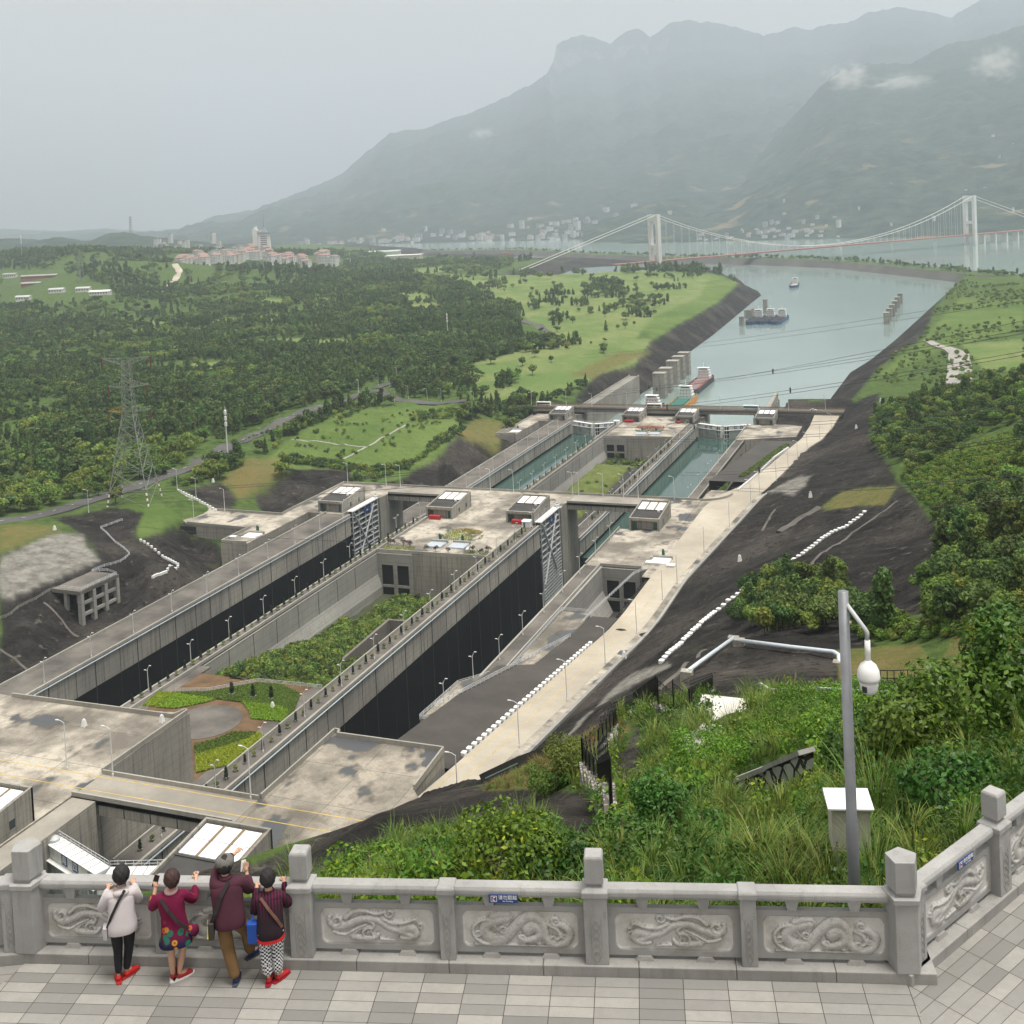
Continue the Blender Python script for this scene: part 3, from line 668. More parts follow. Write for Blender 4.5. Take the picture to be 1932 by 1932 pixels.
gatehouse(-189.5, 152, Z0, "gatehouse at the left picture edge beside the closed white gate", W=13, hf=5.0, hr=7.0)

# lattice gate leaves, open in their recesses
def lattice_leaf(x, y0, y1, zt, zb, label, sx):
    t = empty("lock_gate_leaf", (x, y0, zt), label, "lock gate", "open lattice lock gate leaves")
    L = y1-y0; H = zt-zb; D = 2.4*sx
    b = MB()
    for k in range(5):
        yy = k*L/4; b.box(-.2, .2, yy-.22, yy+.22, -H, 0); b.box(D-.2, D+.2, yy-.22, yy+.22, -H, 0)
    b.build("post", STEEL, t)
    b = MB(); zz = 0; k = 0
    while zz > -H:
        b.box(-.24, .24, .22, L-.22, zz-.4, zz); b.box(min(-.05, D), max(-.05, D), .22, L-.22, zz-.16, zz-.1)
        zz -= 2.6 if k < 7 else 1.45; k += 1
    b.build("cross_beam", STEEL, t)
    b = MB(); b.bar((.32, 1.0, -.8), (.32, L*.72, -H*.62), .7, .35); b.bar((.36, L*.82, -1.2), (.36, 1.5, -H*.66), .7, .35)
    b.build("diagonal_brace", STEEL, t)
    MB().box(min(-.5, D-.3), max(.5, D+.5), -.3, L+.3, -.001, .35).build("walkway", WHITE, t)
    b = MB()
    for k in range(9): b.bar((.45, k*L/8, .35), (.45, k*L/8, 1.4), .07)
    for zr in (.9, 1.4): b.bar((.45, 0, zr), (.45, L, zr), .07)
    b.build("handrail", RAILW, t)
    MB().box(D-.02, D+.02, .2, L-.2, -H, -.5).build("skin_plate", JNT, t)
    for ya in (L*.42, L*.60): MB().box(.26, .34, ya, ya+2.6, -3.6, -1.0).build("sign", BLUE, t)
    b = MB(); b.lathe((D*.5, L+1.0, .3), [(1.2, 0), (1.2, .8), (.5, 1.2), (.5, 1.8)], 12); b.bar((0, L-2, .8), (D, L+1.5, 1.2), .3); b.build("machinery", STEEL, t)
    return t
lattice_leaf(-262.2, 457.5, 482, Z1+.6, 2, "open lattice gate leaf folded into the left chamber's left wall", -1)
lattice_leaf(-169.7, 457.5, 482, Z1+.6, 2, "open lattice gate leaf folded into the right chamber's left wall, beside a dark pier", -1)

# closed mitre gates
CJK = None
def text_mesh(name, body, size, mat, parent=None, depth=.02):
    cu = bpy.data.curves.new(name, 'FONT'); cu.body = body; cu.size = size; cu.align_x = 'CENTER'; cu.align_y = 'CENTER'; cu.extrude = depth; cu.resolution_u = 3
    o = bpy.data.objects.new(name, cu); COL.objects.link(o)
    bpy.context.view_layer.update()
    me = bpy.data.meshes.new_from_object(o.evaluated_get(bpy.context.evaluated_depsgraph_get()))
    bpy.data.objects.remove(o); me.materials.clear(); me.materials.append(mat)
    q = bpy.data.objects.new(name, me); COL.objects.link(q)
    if parent is not None: q.parent = parent
    return q
def mitre_gate(x0, x1, yh, apex, zt, zb, label, chars, detail=True):
    t = empty("mitre_gate", ((x0+x1)/2, yh, zt), label, "lock gate")
    ox = (x0+x1)/2; xm = 0.0; H = zt-zb
    for side in (-1, 1):
        hx = (x0 if side < 0 else x1)-ox
        A = Vector((hx, 0, 0)); B = Vector((xm+side*.15, -apex, 0)); L = (B-A).length; ang = math.atan2((B-A).y, (B-A).x)
        leaf = bpy.data.objects.new("leaf", None); COL.objects.link(leaf); leaf.parent = t; leaf.location = A; leaf.rotation_euler = (0, 0, ang)
        s = -1 if side < 0 else 1   # upstream side (towards -y) in leaf axes
        up = -1 if side < 0 else 1
        T = 2.6
        y0 = -T if up < 0 else 0; y1 = 0 if up < 0 else T
        yu = y0 if up < 0 else y1   # upstream face
        b = MB()
        b.box(0, L*.80, y0+.1, y1-.1, -H, -2.7, 0)             # lower skin
        b.box(.0, L*.80, y0, y1, -2.69, -.15, 1)                # white top band
        for k in range(9):
            xx = L*(.05+.09*k); b.box(xx, xx+.12, min(yu, yu-up*.1)-.02, max(yu, yu-up*.1)+.02, -H, -2.75, 0)
        # open cells next to the mitre post
        for zz in (-.15, -2.9, -5.6, -8.4, -11.2):
            b.box(L*.80, L, y0, y1, zz-.35, zz, 1)
        for xx in (L*.80, L*.9, L-.4): b.box(xx, xx+.35, y0+.02, y1-.02, -H, -.16, 1)
        b.box(L*.80, L-.2, (y0+y1)/2-.1, (y0+y1)/2+.1, -H, -.5, 2)
        bo = b.build("plating", [GATEG, GATEW, JNT], leaf)
        d = MB(); d.box(-.2, L, y0-.25, y1+.25, -.15, .0); d.build("top_deck", WHITE, leaf)
        p = MB()
        for k in range(7): p.box(L*(.12+.12*k), L*(.12+.12*k)+.12, y0, y1, .0, .05)
        p.build("deck_seam", RUST, leaf)
        ww = MB(); ww.box(.5, L, yu-(.9 if up < 0 else 0), yu+(.9 if up > 0 else 0), -2.95, -2.78); ww.build("side_walk", WHITE, leaf)
        h = MB(); dn = y1 if up < 0 else y0
        for k in range(13): h.bar((k*L/12, dn, 0), (k*L/12, dn, 1.25), .07)
        for zr in (.65, 1.25): h.bar((0, dn, zr), (L, dn, zr), .07)
        h.build("handrail", RAILW, leaf)
        for q, xx in enumerate((L*.36, L*.58) if True else ()):
            sg = MB().box(xx-1.05, xx+1.05, yu-.06, yu+.06, -2.45, -.35).build("sign", BLUE, leaf)
            ch = chars[(0 if side < 0 else 2)+(q if side < 0 else 1-q)]
            tx = text_mesh("lettering", ch, 1.75, WHITE, leaf)
            yo = yu+up*.09
            tx.location = (xx, yo, -1.4); tx.rotation_euler = (math.pi/2, 0, 0 if up < 0 else math.pi)
            tx.parent = sg; tx.matrix_parent_inverse = Matrix.Identity(4)
        if detail:
            m_ = MB(); m_.tube([(0, 0, .2), (-1.5, 1.5 if up < 0 else -1.5, .2)], .3); m_.lathe((.6, (y0+y1)/2, 0), [(1.1, 0), (1.1, .5), (.6, .9), (.2, 1.0)], 14); m_.build("hinge_machinery", STEEL, leaf)
    return t
mitre_gate(-169.5, -134.6, 172.5, 5.8, Z0-1.7, 40, "closed white mitre gate of the nearest lock with blue character signs", "南四闸首")
mitre_gate(-262, -228, 790, 8.5, Z2-1.2, 0, "closed distant mitre gate of the left chamber, below the road bridge", "北四闸首", False)
mitre_gate(-169.5, -134.6, 792, 8.5, Z2-1.2, 0, "closed distant mitre gate of the right chamber, pale river water showing above it", "南五闸首", False)

# road, and the pale strip beside it
ROADM = concrete("road_concrete", (.50, .455, .375), (.34, .305, .25), streak=False, sc=.8)
def strip(name, ys, fl, fr, fz, mat, label, kind="structure", th=.3):
    b = MB()
    for y in ys: b.v += [(fl(y), y, fz(y)), (fr(y), y, fz(y)), (fr(y), y, fz(y)-th), (fl(y), y, fz(y)-th)]
    for k in range(len(ys)-1):
        o = 4*k; b.face((o, o+1, o+5, o+4)); b.face((o+1, o+2, o+6, o+5)); b.face((o+3, o, o+4, o+7))
    return tag(b.build(name, mat), label, kind=kind)
YS = [172+6*k for k in range(109)]
strip("road", YS, lambda y: road_xl(y)+.9, lambda y: road_xr(y), lambda y: CAMZ-road_h(y)+.25, ROADM, "pale concrete road running down beside the locks", th=1.2)
strip("road_apron", [400+6*k for k in range(23)], lambda y: -110, lambda y: road_xl(y)+.89, lambda y: CAMZ-road_h(y)+.2, PWET, "stained concrete apron between the lock head and the road", th=3)
b = MB()
for k in range(len(YS)-1):
    ya, yb = YS[k], YS[k+1]
    if yb < 395:
        for off in (2.6, 6.2): b.bar((road_xl(ya)+off, ya, CAMZ-road_h(ya)+.26), (road_xl(yb)+off, yb, CAMZ-road_h(yb)+.26), .16, .008)
tag(b.build("road_marking", YEL), "thin yellow lines along the pale concrete road", kind="structure")
strip("gutter", [225+8*k for k in range(40)], lambda y: road_xr(y)+2.4, lambda y: road_xr(y)+3.4, lambda y: CAMZ-road_h(y)+.55, CONL, "pale concrete gutter along the foot of the dark slope", th=1.5)
strip("road_verge", [200+8*k for k in range(42)], lambda y: road_xr(y)+.01, lambda y: road_xr(y)+2.39, lambda y: CAMZ-road_h(y)+.22, PWET, "stained pale verge between road and gutter", th=1.2)
# decks right of the right chamber
t = empty("side_deck", (-128, 265, Z1), "stained concrete deck with white railings, right of the right chamber", "deck")
pd = [gz('E', 1220, 785, 136.8), gz('E', 1480, 535, 136.8), gz('E', 1560, 510, 136.8), gz('F', 190, 435, 137.6), gz('J', 540, 1012, 139.4), gz('J', 730, 1030, 139.6), gz('J', 670, 1110, 139.0), gz('J', 600, 1180, 138), gz('E', 1480, 820, 136.4)]
MB().prism([(p.x+128, p.y-265) for p in pd], -30, [p.z-Z1 for p in pd], 0, 1).build("deck_slab", [CON, PWET2], t)
t2 = empty("side_deck", (-118, 225, Z1), "dark paved lane between the lower white railing and the row of white stops", "deck")
ys = [222.6+5*k for k in range(28)]
b = MB()
for y in ys: b.v += [(-126-(-118) if y < 300 else -111+118-(361-y)*.06*0-5, y-225, CAMZ-road_h(y)+.1-Z1), (road_xl(y)+.6+118, y-225, CAMZ-road_h(y)+.2-Z1)]
for k in range(len(ys)-1): b.face((2*k, 2*k+1, 2*k+3, 2*k+2))
for k in range(len(ys)-1):
    o = len(b.v); a, c = b.v[2*k], b.v[2*k+2]; b.v += [(a[0], a[1], -30), (c[0], c[1], -30)]; b.face((2*k, 2*k+2, o+1, o))
b.build("lane_surface", concrete("dark_lane", (.085, .078, .07), (.055, .05, .046), streak=False, sc=2), t2)
# recessed yards with portals in the near faces of the heads
def portal(x0, x1, y, zt, zb, n, label, side_dark=True):
    t = empty("portal_front", (x0, y, zt), label, "portal")
    W = x1-x0; b = MB(); H = zt-zb
    b.box(0, W, -.5, 0, -5, -.3); cw = .14*W/n
    for k in range(n+1):
        xx = k*(W-cw*1.6)/n; b.box(xx, xx+cw*1.6, -.5, 0, -H, -5.001)
    b.box(0, W, -.45, -.05, -H*.72-.5, -H*.72+.5)
    b.build("portal_frame", CONL, t)
    MB().box(.05, W-.05, -.04, -.01, -H, -5).build("opening_shade", plain("opening_shade_black", (.008, .008, .009), .9), t)  # flat black sheet, its colour stands in for the shade inside the bays
    return t
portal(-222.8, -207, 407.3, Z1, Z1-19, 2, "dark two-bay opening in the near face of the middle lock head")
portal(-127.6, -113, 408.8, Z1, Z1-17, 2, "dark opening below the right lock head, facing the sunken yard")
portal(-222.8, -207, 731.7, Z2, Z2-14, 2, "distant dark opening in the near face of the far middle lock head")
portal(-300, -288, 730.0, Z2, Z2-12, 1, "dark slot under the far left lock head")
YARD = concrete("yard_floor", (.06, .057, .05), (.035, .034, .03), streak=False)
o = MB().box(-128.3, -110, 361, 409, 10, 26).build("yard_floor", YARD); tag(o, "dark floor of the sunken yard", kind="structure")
o = MB().box(-128.3, -109, 361, 409.1, 25, Z1-.6).build("yard_edge", CON)
bpy.data.objects.remove(o)
t = empty("retaining_wall", (-128.3, 361, Z1), "pale sloping retaining wall of the sunken yard by the right chamber", "wall")
MB().prism([(0, 0), (.8, 0), (.8, 48), (0, 48)], -17, -.01).build("wall_face", CONL, t)
MB().poly([(.81, 2, -9), (.81, 47, -9), (4.5, 47, -17), (4.5, 2, -17)]).build("batter", CONL, t)
# island retaining walls (inner faces of the centre piers)
for (xa, xb, ya, yb, zt, lb) in ((-223.3, -219, 262, 407.4, Z1, "pale retaining wall under the planted walkway, beside the island wood"), (-223.3, -219, 508.5, 731.8, Z2, "distant pale retaining wall beside the rocky island mound")):
    t = empty("retaining_wall", (xa, ya, zt), lb, "wall"); L = yb-ya
    b = MB(); b.box(.01, .5, 0, L, -16, -.4)
    for k in range(1, int(L/14)): b.box(.45, .55, k*14, k*14+.22, -16, -.5, 1)
    b.build("wall_face", [CONL, JNT], t); MB().prism([(.51, 0), (2.2, 0), (2.2, L), (.51, L)], -22, [-9, -14, -14, -9]).build("batter", CONL, t)
    t.children[0].data.update()
# ------------------------------------------------------------------ haze, hills, far shore
HZ = bpy.data.materials.new("haze_air"); HZ.use_nodes = True; ht = HZ.node_tree; ht.nodes.remove(ht.nodes["Principled BSDF"])
pv = ht.nodes.new("ShaderNodeVolumePrincipled"); pv.inputs["Color"].default_value = (.735, .835, .965, 1); pv.inputs["Density"].default_value = .00009; pv.inputs["Anisotropy"].default_value = .2
ht.links.new(pv.outputs[0], ht.nodes["Material Output"].inputs["Volume"])
HAZE = MB().box(-13500, 9900, -900, 19500, -45, 2800).build("haze", HZ); tag(HAZE, "pale grey haze filling the valley", kind="stuff")

def hill_mat(name, a, b, rockmix=True):
    m = NT(name); n = m.noise(.012, 6, .65); n2 = m.noise(.05, 5, .65)
    c = m.mix(m.ramp(n, .35, .65), a, b); c = m.mix(m.math('MULTIPLY', m.ramp(n2, .5, .72), .55), c, [x*.45 for x in a])
    if rockmix:
        nz = m.n("ShaderNodeSeparateXYZ"); m.l(m.n("ShaderNodeNewGeometry").outputs["Normal"], nz.inputs[0]); pz = m.n("ShaderNodeSeparateXYZ"); m.l(m.P(), pz.inputs[0])
        steep = m.math('MULTIPLY', m.math('LESS_THAN', nz.outputs[2], .62), m.ramp(pz.outputs[2], 1150, 1500))
        st = m.noise(.02, 5, .7, m.scale(m.P(), (1, 1, .2)))
        c = m.mix(m.math('MULTIPLY', steep, m.ramp(st, .35, .65)), c, (.20, .19, .165))
        bare = m.ramp(m.noise(.004, 5, .6), .60, .66)
        c = m.mix(m.math('MULTIPLY', m.math('MULTIPLY', bare, m.math('SUBTRACT', 1.0, m.ramp(pz.outputs[2], 200, 700))), .7), c, (.20, .17, .11))
    m.bump(n2, .8, 6); return m.done(c, 1, .05)
class Ridge:
    """land rising from a shore line to a skyline, both measured as bearing + distance"""
    def __init__(s, sky, shore_v, d0, d1, h0, amp, cliff=None, pw=1.25):
        s.sky = np.array(sky, float); s.sv = shore_v; s.d0 = d0; s.d1 = d1; s.h0 = h0; s.amp = amp; s.cliff = cliff; s.pw = pw
    def at(s, u, t, rough=True):
        u = np.asarray(u, float); t = np.asarray(t, float)
        vs = np.interp(u, s.sky[:, 0], s.sky[:, 1])
        d0 = np.interp(u, *zip(*s.d0)); d1 = np.interp(u, *zip(*s.d1))
        d = d0+(d1-d0)*t
        ray = np.stack([(u-PPX)/FPX, (vs-PPY)/FPX, np.ones_like(u)], -1) @ R3.T
        top = CAMZ+ray[..., 2]*d1
        z0 = CAMZ-s.h0
        tt = np.clip(t, 0, 1)
        if s.cliff is not None:
            cl = np.interp(u, *zip(*s.cliff)); prof = np.where(tt < .93, tt**s.pw/(.93**s.pw)*(1-cl), (1-cl)+cl*np.clip((tt-.93)/.035, 0, 1))
        else: prof = tt**s.pw
        prof = np.where(t > 1, 1-(t-1)*.8, prof)
        x = ray[..., 0]*d; y = ray[..., 1]*d
        nz = fbm(x/520, y/520, 6)*2+fbm(x/120+9, y/120, 4)*.45
        w = np.sin(np.pi*np.clip(tt, 0, 1))**.7
        z = z0+(top-z0)*prof+(nz*s.amp*w if rough else 0)
        if rough: z = z+fbm(u/9., u*0+3, 4)*s.amp*.35*np.clip((t-.8)*5, 0, 1)
        return x, y, z
    def mesh(s, name, u0, u1, nu, nt, mat, label):
        U, T = np.meshgrid(np.linspace(u0, u1, nu), np.linspace(-.02, 1.25, nt), indexing='ij')
        x, y, z = s.at(U, T); z = np.where(T < 0, CAMZ-s.h0-15, z)
        me = bpy.data.meshes.new(name); V = np.stack([x, y, z], -1).reshape(-1, 3); idx = np.arange(nu*nt).reshape(nu, nt)
        q = np.stack([idx[:-1, :-1], idx[1:, :-1], idx[1:, 1:], idx[:-1, 1:]], -1).reshape(-1, 4)
        me.vertices.add(len(V)); me.vertices.foreach_set("co", V.ravel()); me.loops.add(len(q)*4); me.loops.foreach_set("vertex_index", q.ravel().astype(np.int32))
        me.polygons.add(len(q)); me.polygons.foreach_set("loop_start", np.arange(0, len(q)*4, 4, dtype=np.int32)); me.polygons.foreach_set("loop_total", np.full(len(q), 4, np.int32))
        me.materials.append(mat); me.update(); me.validate()
        o = bpy.data.objects.new(name, me); COL.objects.link(o); return tag(o, label, kind="structure")
SKYA = [(200,446),(345,434),(400,412),(480,396),(560,366),(640,336),(680,302),(735,258),(800,248),(870,224),(960,190),(1030,150),(1046,118),(1050,92),(1066,82),(1100,70),(1140,84),(1152,90),(1180,66),(1205,60),(1228,76),(1262,52),(1290,46),(1320,50),(1345,48),(1400,62),(1440,72),(1470,66),(1500,58),(1530,64),(1560,55),(1600,50),(1640,34),(1700,22),(1760,34),(1796,46),(1850,14),(1932,4),(2100,-10),(2500,30)]
RA = Ridge(SKYA, None, [(200,6600),(700,5900),(1000,5200),(1400,4700),(1800,4300),(2500,4000)], [(200,13000),(700,15500),(1050,16000),(1500,15500),(1932,14500),(2500,13000)], 182, 150, [(200,0),(1030,0),(1050,.24),(1300,.17),(1450,.12),(1560,.10),(1640,.02),(2500,0)])
MTA = hill_mat("mountain_far", (.03, .045, .042), (.066, .088, .072)); MTB = hill_mat("mountain_near", (.024, .040, .034), (.064, .088, .064))
RA.mesh("mountain", 200, 2500, 420, 110, MTA, "hazy mountain with a pale cliff band along its crest")
SKYB = [px('P', x, y) for x, y in ((520,760),(700,745),(830,660),(1000,500),(1110,370),(1200,280),(1320,245),(1500,240),(1640,165),(1770,150),(1932,90))]+[(2200,10),(2500,-10)]
SKYB = [(1100,444)]+SKYB
RB = Ridge(SKYB, None, [(1100,4500),(1500,4000),(1700,3700),(1932,3500),(2500,3000)], [(1100,5500),(1300,6800),(1500,8200),(1750,8600),(1932,8600),(2500,8200)], 182, 90, None, 1.15)
RB.mesh("mountain", 1100, 2500, 300, 100, MTB, "darker nearer mountain slope rising behind the suspension bridge")
SKYC = [(-900,420),(-300,426),(0,431),(120,436),(200,431),(260,437),(345,440),(430,446),(520,452),(560,458)]
RC = Ridge(SKYC, None, [(-900,7000),(560,7000)], [(-900,15500),(560,14500)], 150, 60)
RC.mesh("hills", -900, 560, 160, 40, MTA, "faint low hills on the hazy left skyline")
SKYD = [(-900,436),(-200,440),(0,450),(40,449),(80,452),(110,446),(165,455),(205,440),(235,437),(262,443),(300,449),(345,452),(400,457),(450,463),(520,466)]
RDg = Ridge(SKYD, None, [(-900,3600),(520,4200)], [(-900,4600),(520,5000)], 150, 25, None, .9)
RDg.mesh("hills", -900, 520, 160, 40, MTB, "low wooded hills behind the white town")

# breakwater between the approach channel and the main river
DY = [px('O', x, y) for x, y in ((-380,272),(0,268),(300,285),(640,298),(900,300),(1250,312),(1600,345),(1932,378),(2300,420))]
DYP = [gp(u, v, 172) for u, v in DY]
b = MB(); n = 0
RKM = concrete("breakwater_stone", (.11, .105, .095), (.07, .068, .06), streak=False, sc=.5)
TURF = plain("breakwater_turf", (.07, .11, .035), .95, .3, .02, .1, obj=False)
pts = []
for k in range(len(DYP)-1):
    for j in range(12): pts.append(DYP[k].lerp(DYP[k+1], j/12))
pts.append(DYP[-1])
prof = [(-62, -12), (-28, 12), (-24, 14), (24, 14), (60, -12)]
for k, p in enumerate(pts):
    d = (pts[min(k+1, len(pts)-1)]-pts[max(k-1, 0)]); d.z = 0; d.normalize(); nr = Vector((d.y, -d.x, 0))
    for (o_, z) in prof: b.v.append((p.x+nr.x*-o_*-1, p.y+nr.y*-o_*-1, z+random.uniform(-.6, .6)))
for k in range(len(pts)-1):
    for j in range(4):
        o_ = 5*k+j; b.face((o_, o_+5, o_+6, o_+1), 1 if j == 2 else 0)
tag(b.build("breakwater", [RKM, TURF]), "long low breakwater between the approach channel and the main river", kind="structure")

# suspension bridge
BW = plain("bridge_white", (.66, .66, .63), .6, .08, .05); BR = plain("bridge_red", (.30, .13, .11), .6, .1, .05)
T1 = gd(1236, 470, 2667); T2 = gd(1831, 440, 3190); ax = Vector((T2.x-T1.x, T2.y-T1.y, 0)); SPAN = ax.length; ax.normalize(); nrm = Vector((-ax.y, ax.x, 0))
SB = empty("suspension_bridge", (T1.x, T1.y, 0), "white suspension bridge with a red deck across the hazy river", "bridge", rz=math.atan2(ax.y, ax.x))
ZD, ZT = 29.0, 137.0
for s_, xx in ((1, 0), (2, SPAN)):
    b = MB()
    for sy in (-1, 1): b.prism([(xx-4.5, sy*15-4.5), (xx+4.5, sy*15-4.5), (xx+4.5, sy*15+4.5), (xx-4.5, sy*15+4.5)], -14, ZT)
    b.box(xx-4, xx+4, -10.5, 10.5, ZT-16, ZT-.2); b.box(xx-3.5, xx+3.5, -10.5, 10.5, 58, 66)
    b.build("tower", BW, SB)
MB().box(-120, SPAN+330, -11, 11, ZD-3, ZD).build("deck", BR, SB)
def cable(x): 
    if x < 0: return ZT+(x/360)*(ZT-ZD-4)
    if x > SPAN: return ZT-((x-SPAN)/360)*(ZT-ZD-4)
    q = 2*x/SPAN-1; return ZD+4+(ZT-ZD-4)*q*q
for sy in (-13, 13):
    MB().tube([(x, sy, cable(x)) for x in np.concatenate([np.linspace(-360, 0, 6), np.linspace(20, SPAN-20, 46), np.linspace(SPAN, SPAN+360, 6)])], .7, 6).build("main_cable", BW, SB)
nh = 48
for sy in (-13, 13):
    for k in range(1, nh):
        x = k*SPAN/nh
        h = MB().box(x-.16, x+.16, sy-.16, sy+.16, ZD-.1, cable(x)).build("hanger", BW, SB)
for k in range(6): MB().box(SPAN+45+k*48, SPAN+50+k*48, -9, 9, -10, ZD-3.1).build("approach_pier", BW, SB)

# ships
HULLB = plain("barge_hull_blue", (.03, .08, .17), .5, .15, .2); HULLD = plain("barge_hull_dark", (.05, .055, .065), .7, .2, .2); COAL = plain("coal_load", (.035, .032, .034), .95, .3, .3)
DKR = plain("ship_deck_red", (.28, .06, .05), .8, .3, .4); DKG = plain("ship_deck_green", (.03, .14, .11), .8, .25, .4); ORG = plain("ship_orange", (.62, .27, .05), .7, .15, .3); SAND = plain("sand_load", (.34, .31, .27), .95, .1, .5)
def hull(L, W, H, bow=.12):
    pts = [(-W/2, 0+L*bow), (-W/2*.75, L*bow*.35), (-W/2*.35, 0), (W/2*.35, 0), (W/2*.75, L*bow*.35), (W/2, L*bow), (W/2, L*.94), (W/2*.85, L), (-W/2*.85, L), (-W/2, L*.94)]
    return pts
def cabin(t, W, y0, D, z0, storeys, white=WHITE):
    b = MB(); z = z0; w = W
    for k in range(storeys):
        b.box(-w/2, w/2, y0, y0+D-k*1.2, z, z+2.5); b.box(-w/2-.35, w/2+.35, y0-.35, y0+D-k*1.2+.3, z+2.5, z+2.68); z += 2.69; w -= .9
    b.box(-w/2-1.6, w/2+1.6, y0-.8, y0+4, z, z+.5)
    b.box(-w/2+.6, w/2-.6, y0+.4, y0+4, z+.5, z+2.4); b.box(-w/2-1.2, w/2+1.2, y0-.9, y0+4.6, z+2.4, z+2.9)
    o = b.build("deckhouse", white, t)
    g = MB(); zz = z0; w = W
    for k in range(storeys):
        for j in range(4): g.box(-w/2+w*(j+.5)/4-.35, -w/2+w*(j+.5)/4+.35, y0-.06, y0-.01, zz+1.1, zz+1.8)
        zz += 2.69; w -= .9
    g.box(-w/2+.8, w/2-.8, y0+.33, y0+.39, z+1.2, z+2.2)
    g.build("window", GLASSD, o)
    m = MB().bar((0, y0+3, z+2.9), (0, y0+3, z+8), .25); m.bar((-1.6, y0+3, z+6.5), (1.6, y0+3, z+6.5), .18); m.build("mast", WHITE, t)
def barge(loc, rz, label, L=82, W=15.5, load=COAL, hm=HULLB, lh=4.2, grp="coal barges moored side by side"):
    t = empty("barge", loc, label, "barge", grp, rz)
    pts = hull(L, W, 5)
    MB().prism(pts, -1, 3.6, 0, 1).build("hull", [hm, HULLD], t)
    b = MB()
    for a, c in zip(pts, pts[1:]+pts[:1]): b.bar((a[0]*.98, a[1], 4.2), (c[0]*.98, c[1], 4.2), .3, 1.2)
    b.build("bulwark", hm, t)
    b = MB(); nx, ny = 8, 26
    for i in range(nx+1):
        for j in range(ny+1):
            p = i/nx; q = j/ny; z = 3.62+lh*math.sin(math.pi*p)**.7*(.75+.25*math.sin(q*9+i))*min(1, 4*q, 4*(1-q))
            b.v.append((-W*.42+W*.84*p, L*.13+L*.62*q, z))
    for i in range(nx):
        for j in range(ny): o_ = i*(ny+1)+j; b.face((o_, o_+ny+1, o_+ny+2, o_+1))
    b.build("cargo", load, t, True)
    cabin(t, W*.72, L*.79, 9, 3.61, 3)
    return t
q0 = gz('Q', 1165, 500, 182); q1 = gz('Q', 1262, 500, 182); q2 = gz('Q', 1370, 500, 182)
q1.x, q1.y = q0.x+16.2, q0.y+4; q2.x, q2.y = q0.x+33, q0.y-1
barge((q0.x, q0.y, 0), -.02, "blue coal barge nearest the bank, leftmost of three moored together"); barge((q1.x, q1.y, 0), -.02, "coal barge between two others, lowest white deckhouse of the three"); barge((q2.x, q2.y, 0), -.02, "coal barge on the open-water side of the moored trio")
q = gz('Q', 1510, 205, 182); barge((q.x, q.y, 0), .06, "single blue barge with a pale sand load under way in mid channel", 70, 15, SAND, HULLB, 2.2, None)
def tanker(loc, rz, label, deck, side, L=95, W=15):
    t = empty("tanker", loc, label, "ship", "river tankers at the guide wall", rz)
    pts = hull(L, W, 6)
    MB().prism(pts, -1, 4.0, 0, 1).build("hull", [side, deck], t)
    b = MB()
    for a, c in zip(pts, pts[1:]+pts[:1]): b.bar((a[0]*.985, a[1], 4.5), (c[0]*.985, c[1], 4.5), .2, 1.0)
    b.build("bulwark", side, t)
    b = MB()
    for xx in (-3.5, -1.2, 1.2, 3.5): b.tube([(xx, L*.1, 4.7), (xx, L*.74, 4.7)], .28, 6)
    for k in range(8): b.bar((-W*.42, L*(.14+.08*k), 4.5), (W*.42, L*(.14+.08*k), 4.5), .35)
    b.bar((-2, L*.42, 4), (-2, L*.42, 10), .4); b.bar((-2, L*.42, 10), (4, L*.5, 11), .3)
    b.build("deck_pipe", STEEL if deck is DKR else plain("pipe_turquoise", (.12, .33, .28), .6, .1), t)
    cabin(t, W*.78, L*.78, 11, 4.01, 3)
    return t
tanker((-239, 858, 0), .0, "red-decked tanker with a white deckhouse nearest the road bridge", DKR, HULLD, 88)
tanker((-221, 905, 0), .0, "green-decked tanker with an orange side rail, middle of the three", DKG, ORG, 90)
tanker((-226, 1010, 0), .0, "red-decked tanker farthest from the road bridge", DKR, HULLD, 88)

# mooring pillars
def pillar(p, w, l, h, label, grp, rz=0):
    t = empty("mooring_pillar", (p[0], p[1], 0), label, "mooring pillar", grp, rz)
    b = MB().box(-w/2, w/2, -l/2, l/2, -8, h); b.box(-w/2-.25, w/2+.25, -l/2-.25, l/2+.25, h+.002, h+.8)
    for k in range(4): b.box(w/2-.02, w/2+.06, -l/2+.2, l/2-.2, 2+k*h*.23, 2.3+k*h*.23, 1)
    b.build("shaft", [CON, JNT], t); return t
for k in range(6):
    p = gz('O', 1402+k*10.5, 552-k*16, 183); pillar(p, 7, 9, 15, f"{nth(k)} concrete mooring pillar from the near end of the row in the channel", "mooring pillars in the channel")
for k, (x, y) in enumerate(((450,1085),(500,1040),(555,975),(600,935),(645,900))):
    p = gz('Q', x, y, 183); pillar(p, 11, 10, 22, f"{nth(k)} tall concrete mooring pillar behind the tankers, counted from the road bridge", "mooring pillars behind the tankers")
p = gz('Q', 1100, 510, 183); pillar(p, 6, 6, 12, "lone mooring pillar at the bow of the moored barges", None)
p = gz('Q', 1290, 410, 183); pillar(p, 6, 6, 20, "tall mooring pillar behind the moored barges", None)
for k, (x, y) in enumerate(((1165,440),(1190,425),(1140,440))):
    p = gz('Q', x, y+10, 183); pillar(p, 6, 5, 11, f"{nth(k)} short mooring pillar between the bank and the moored barges", None)
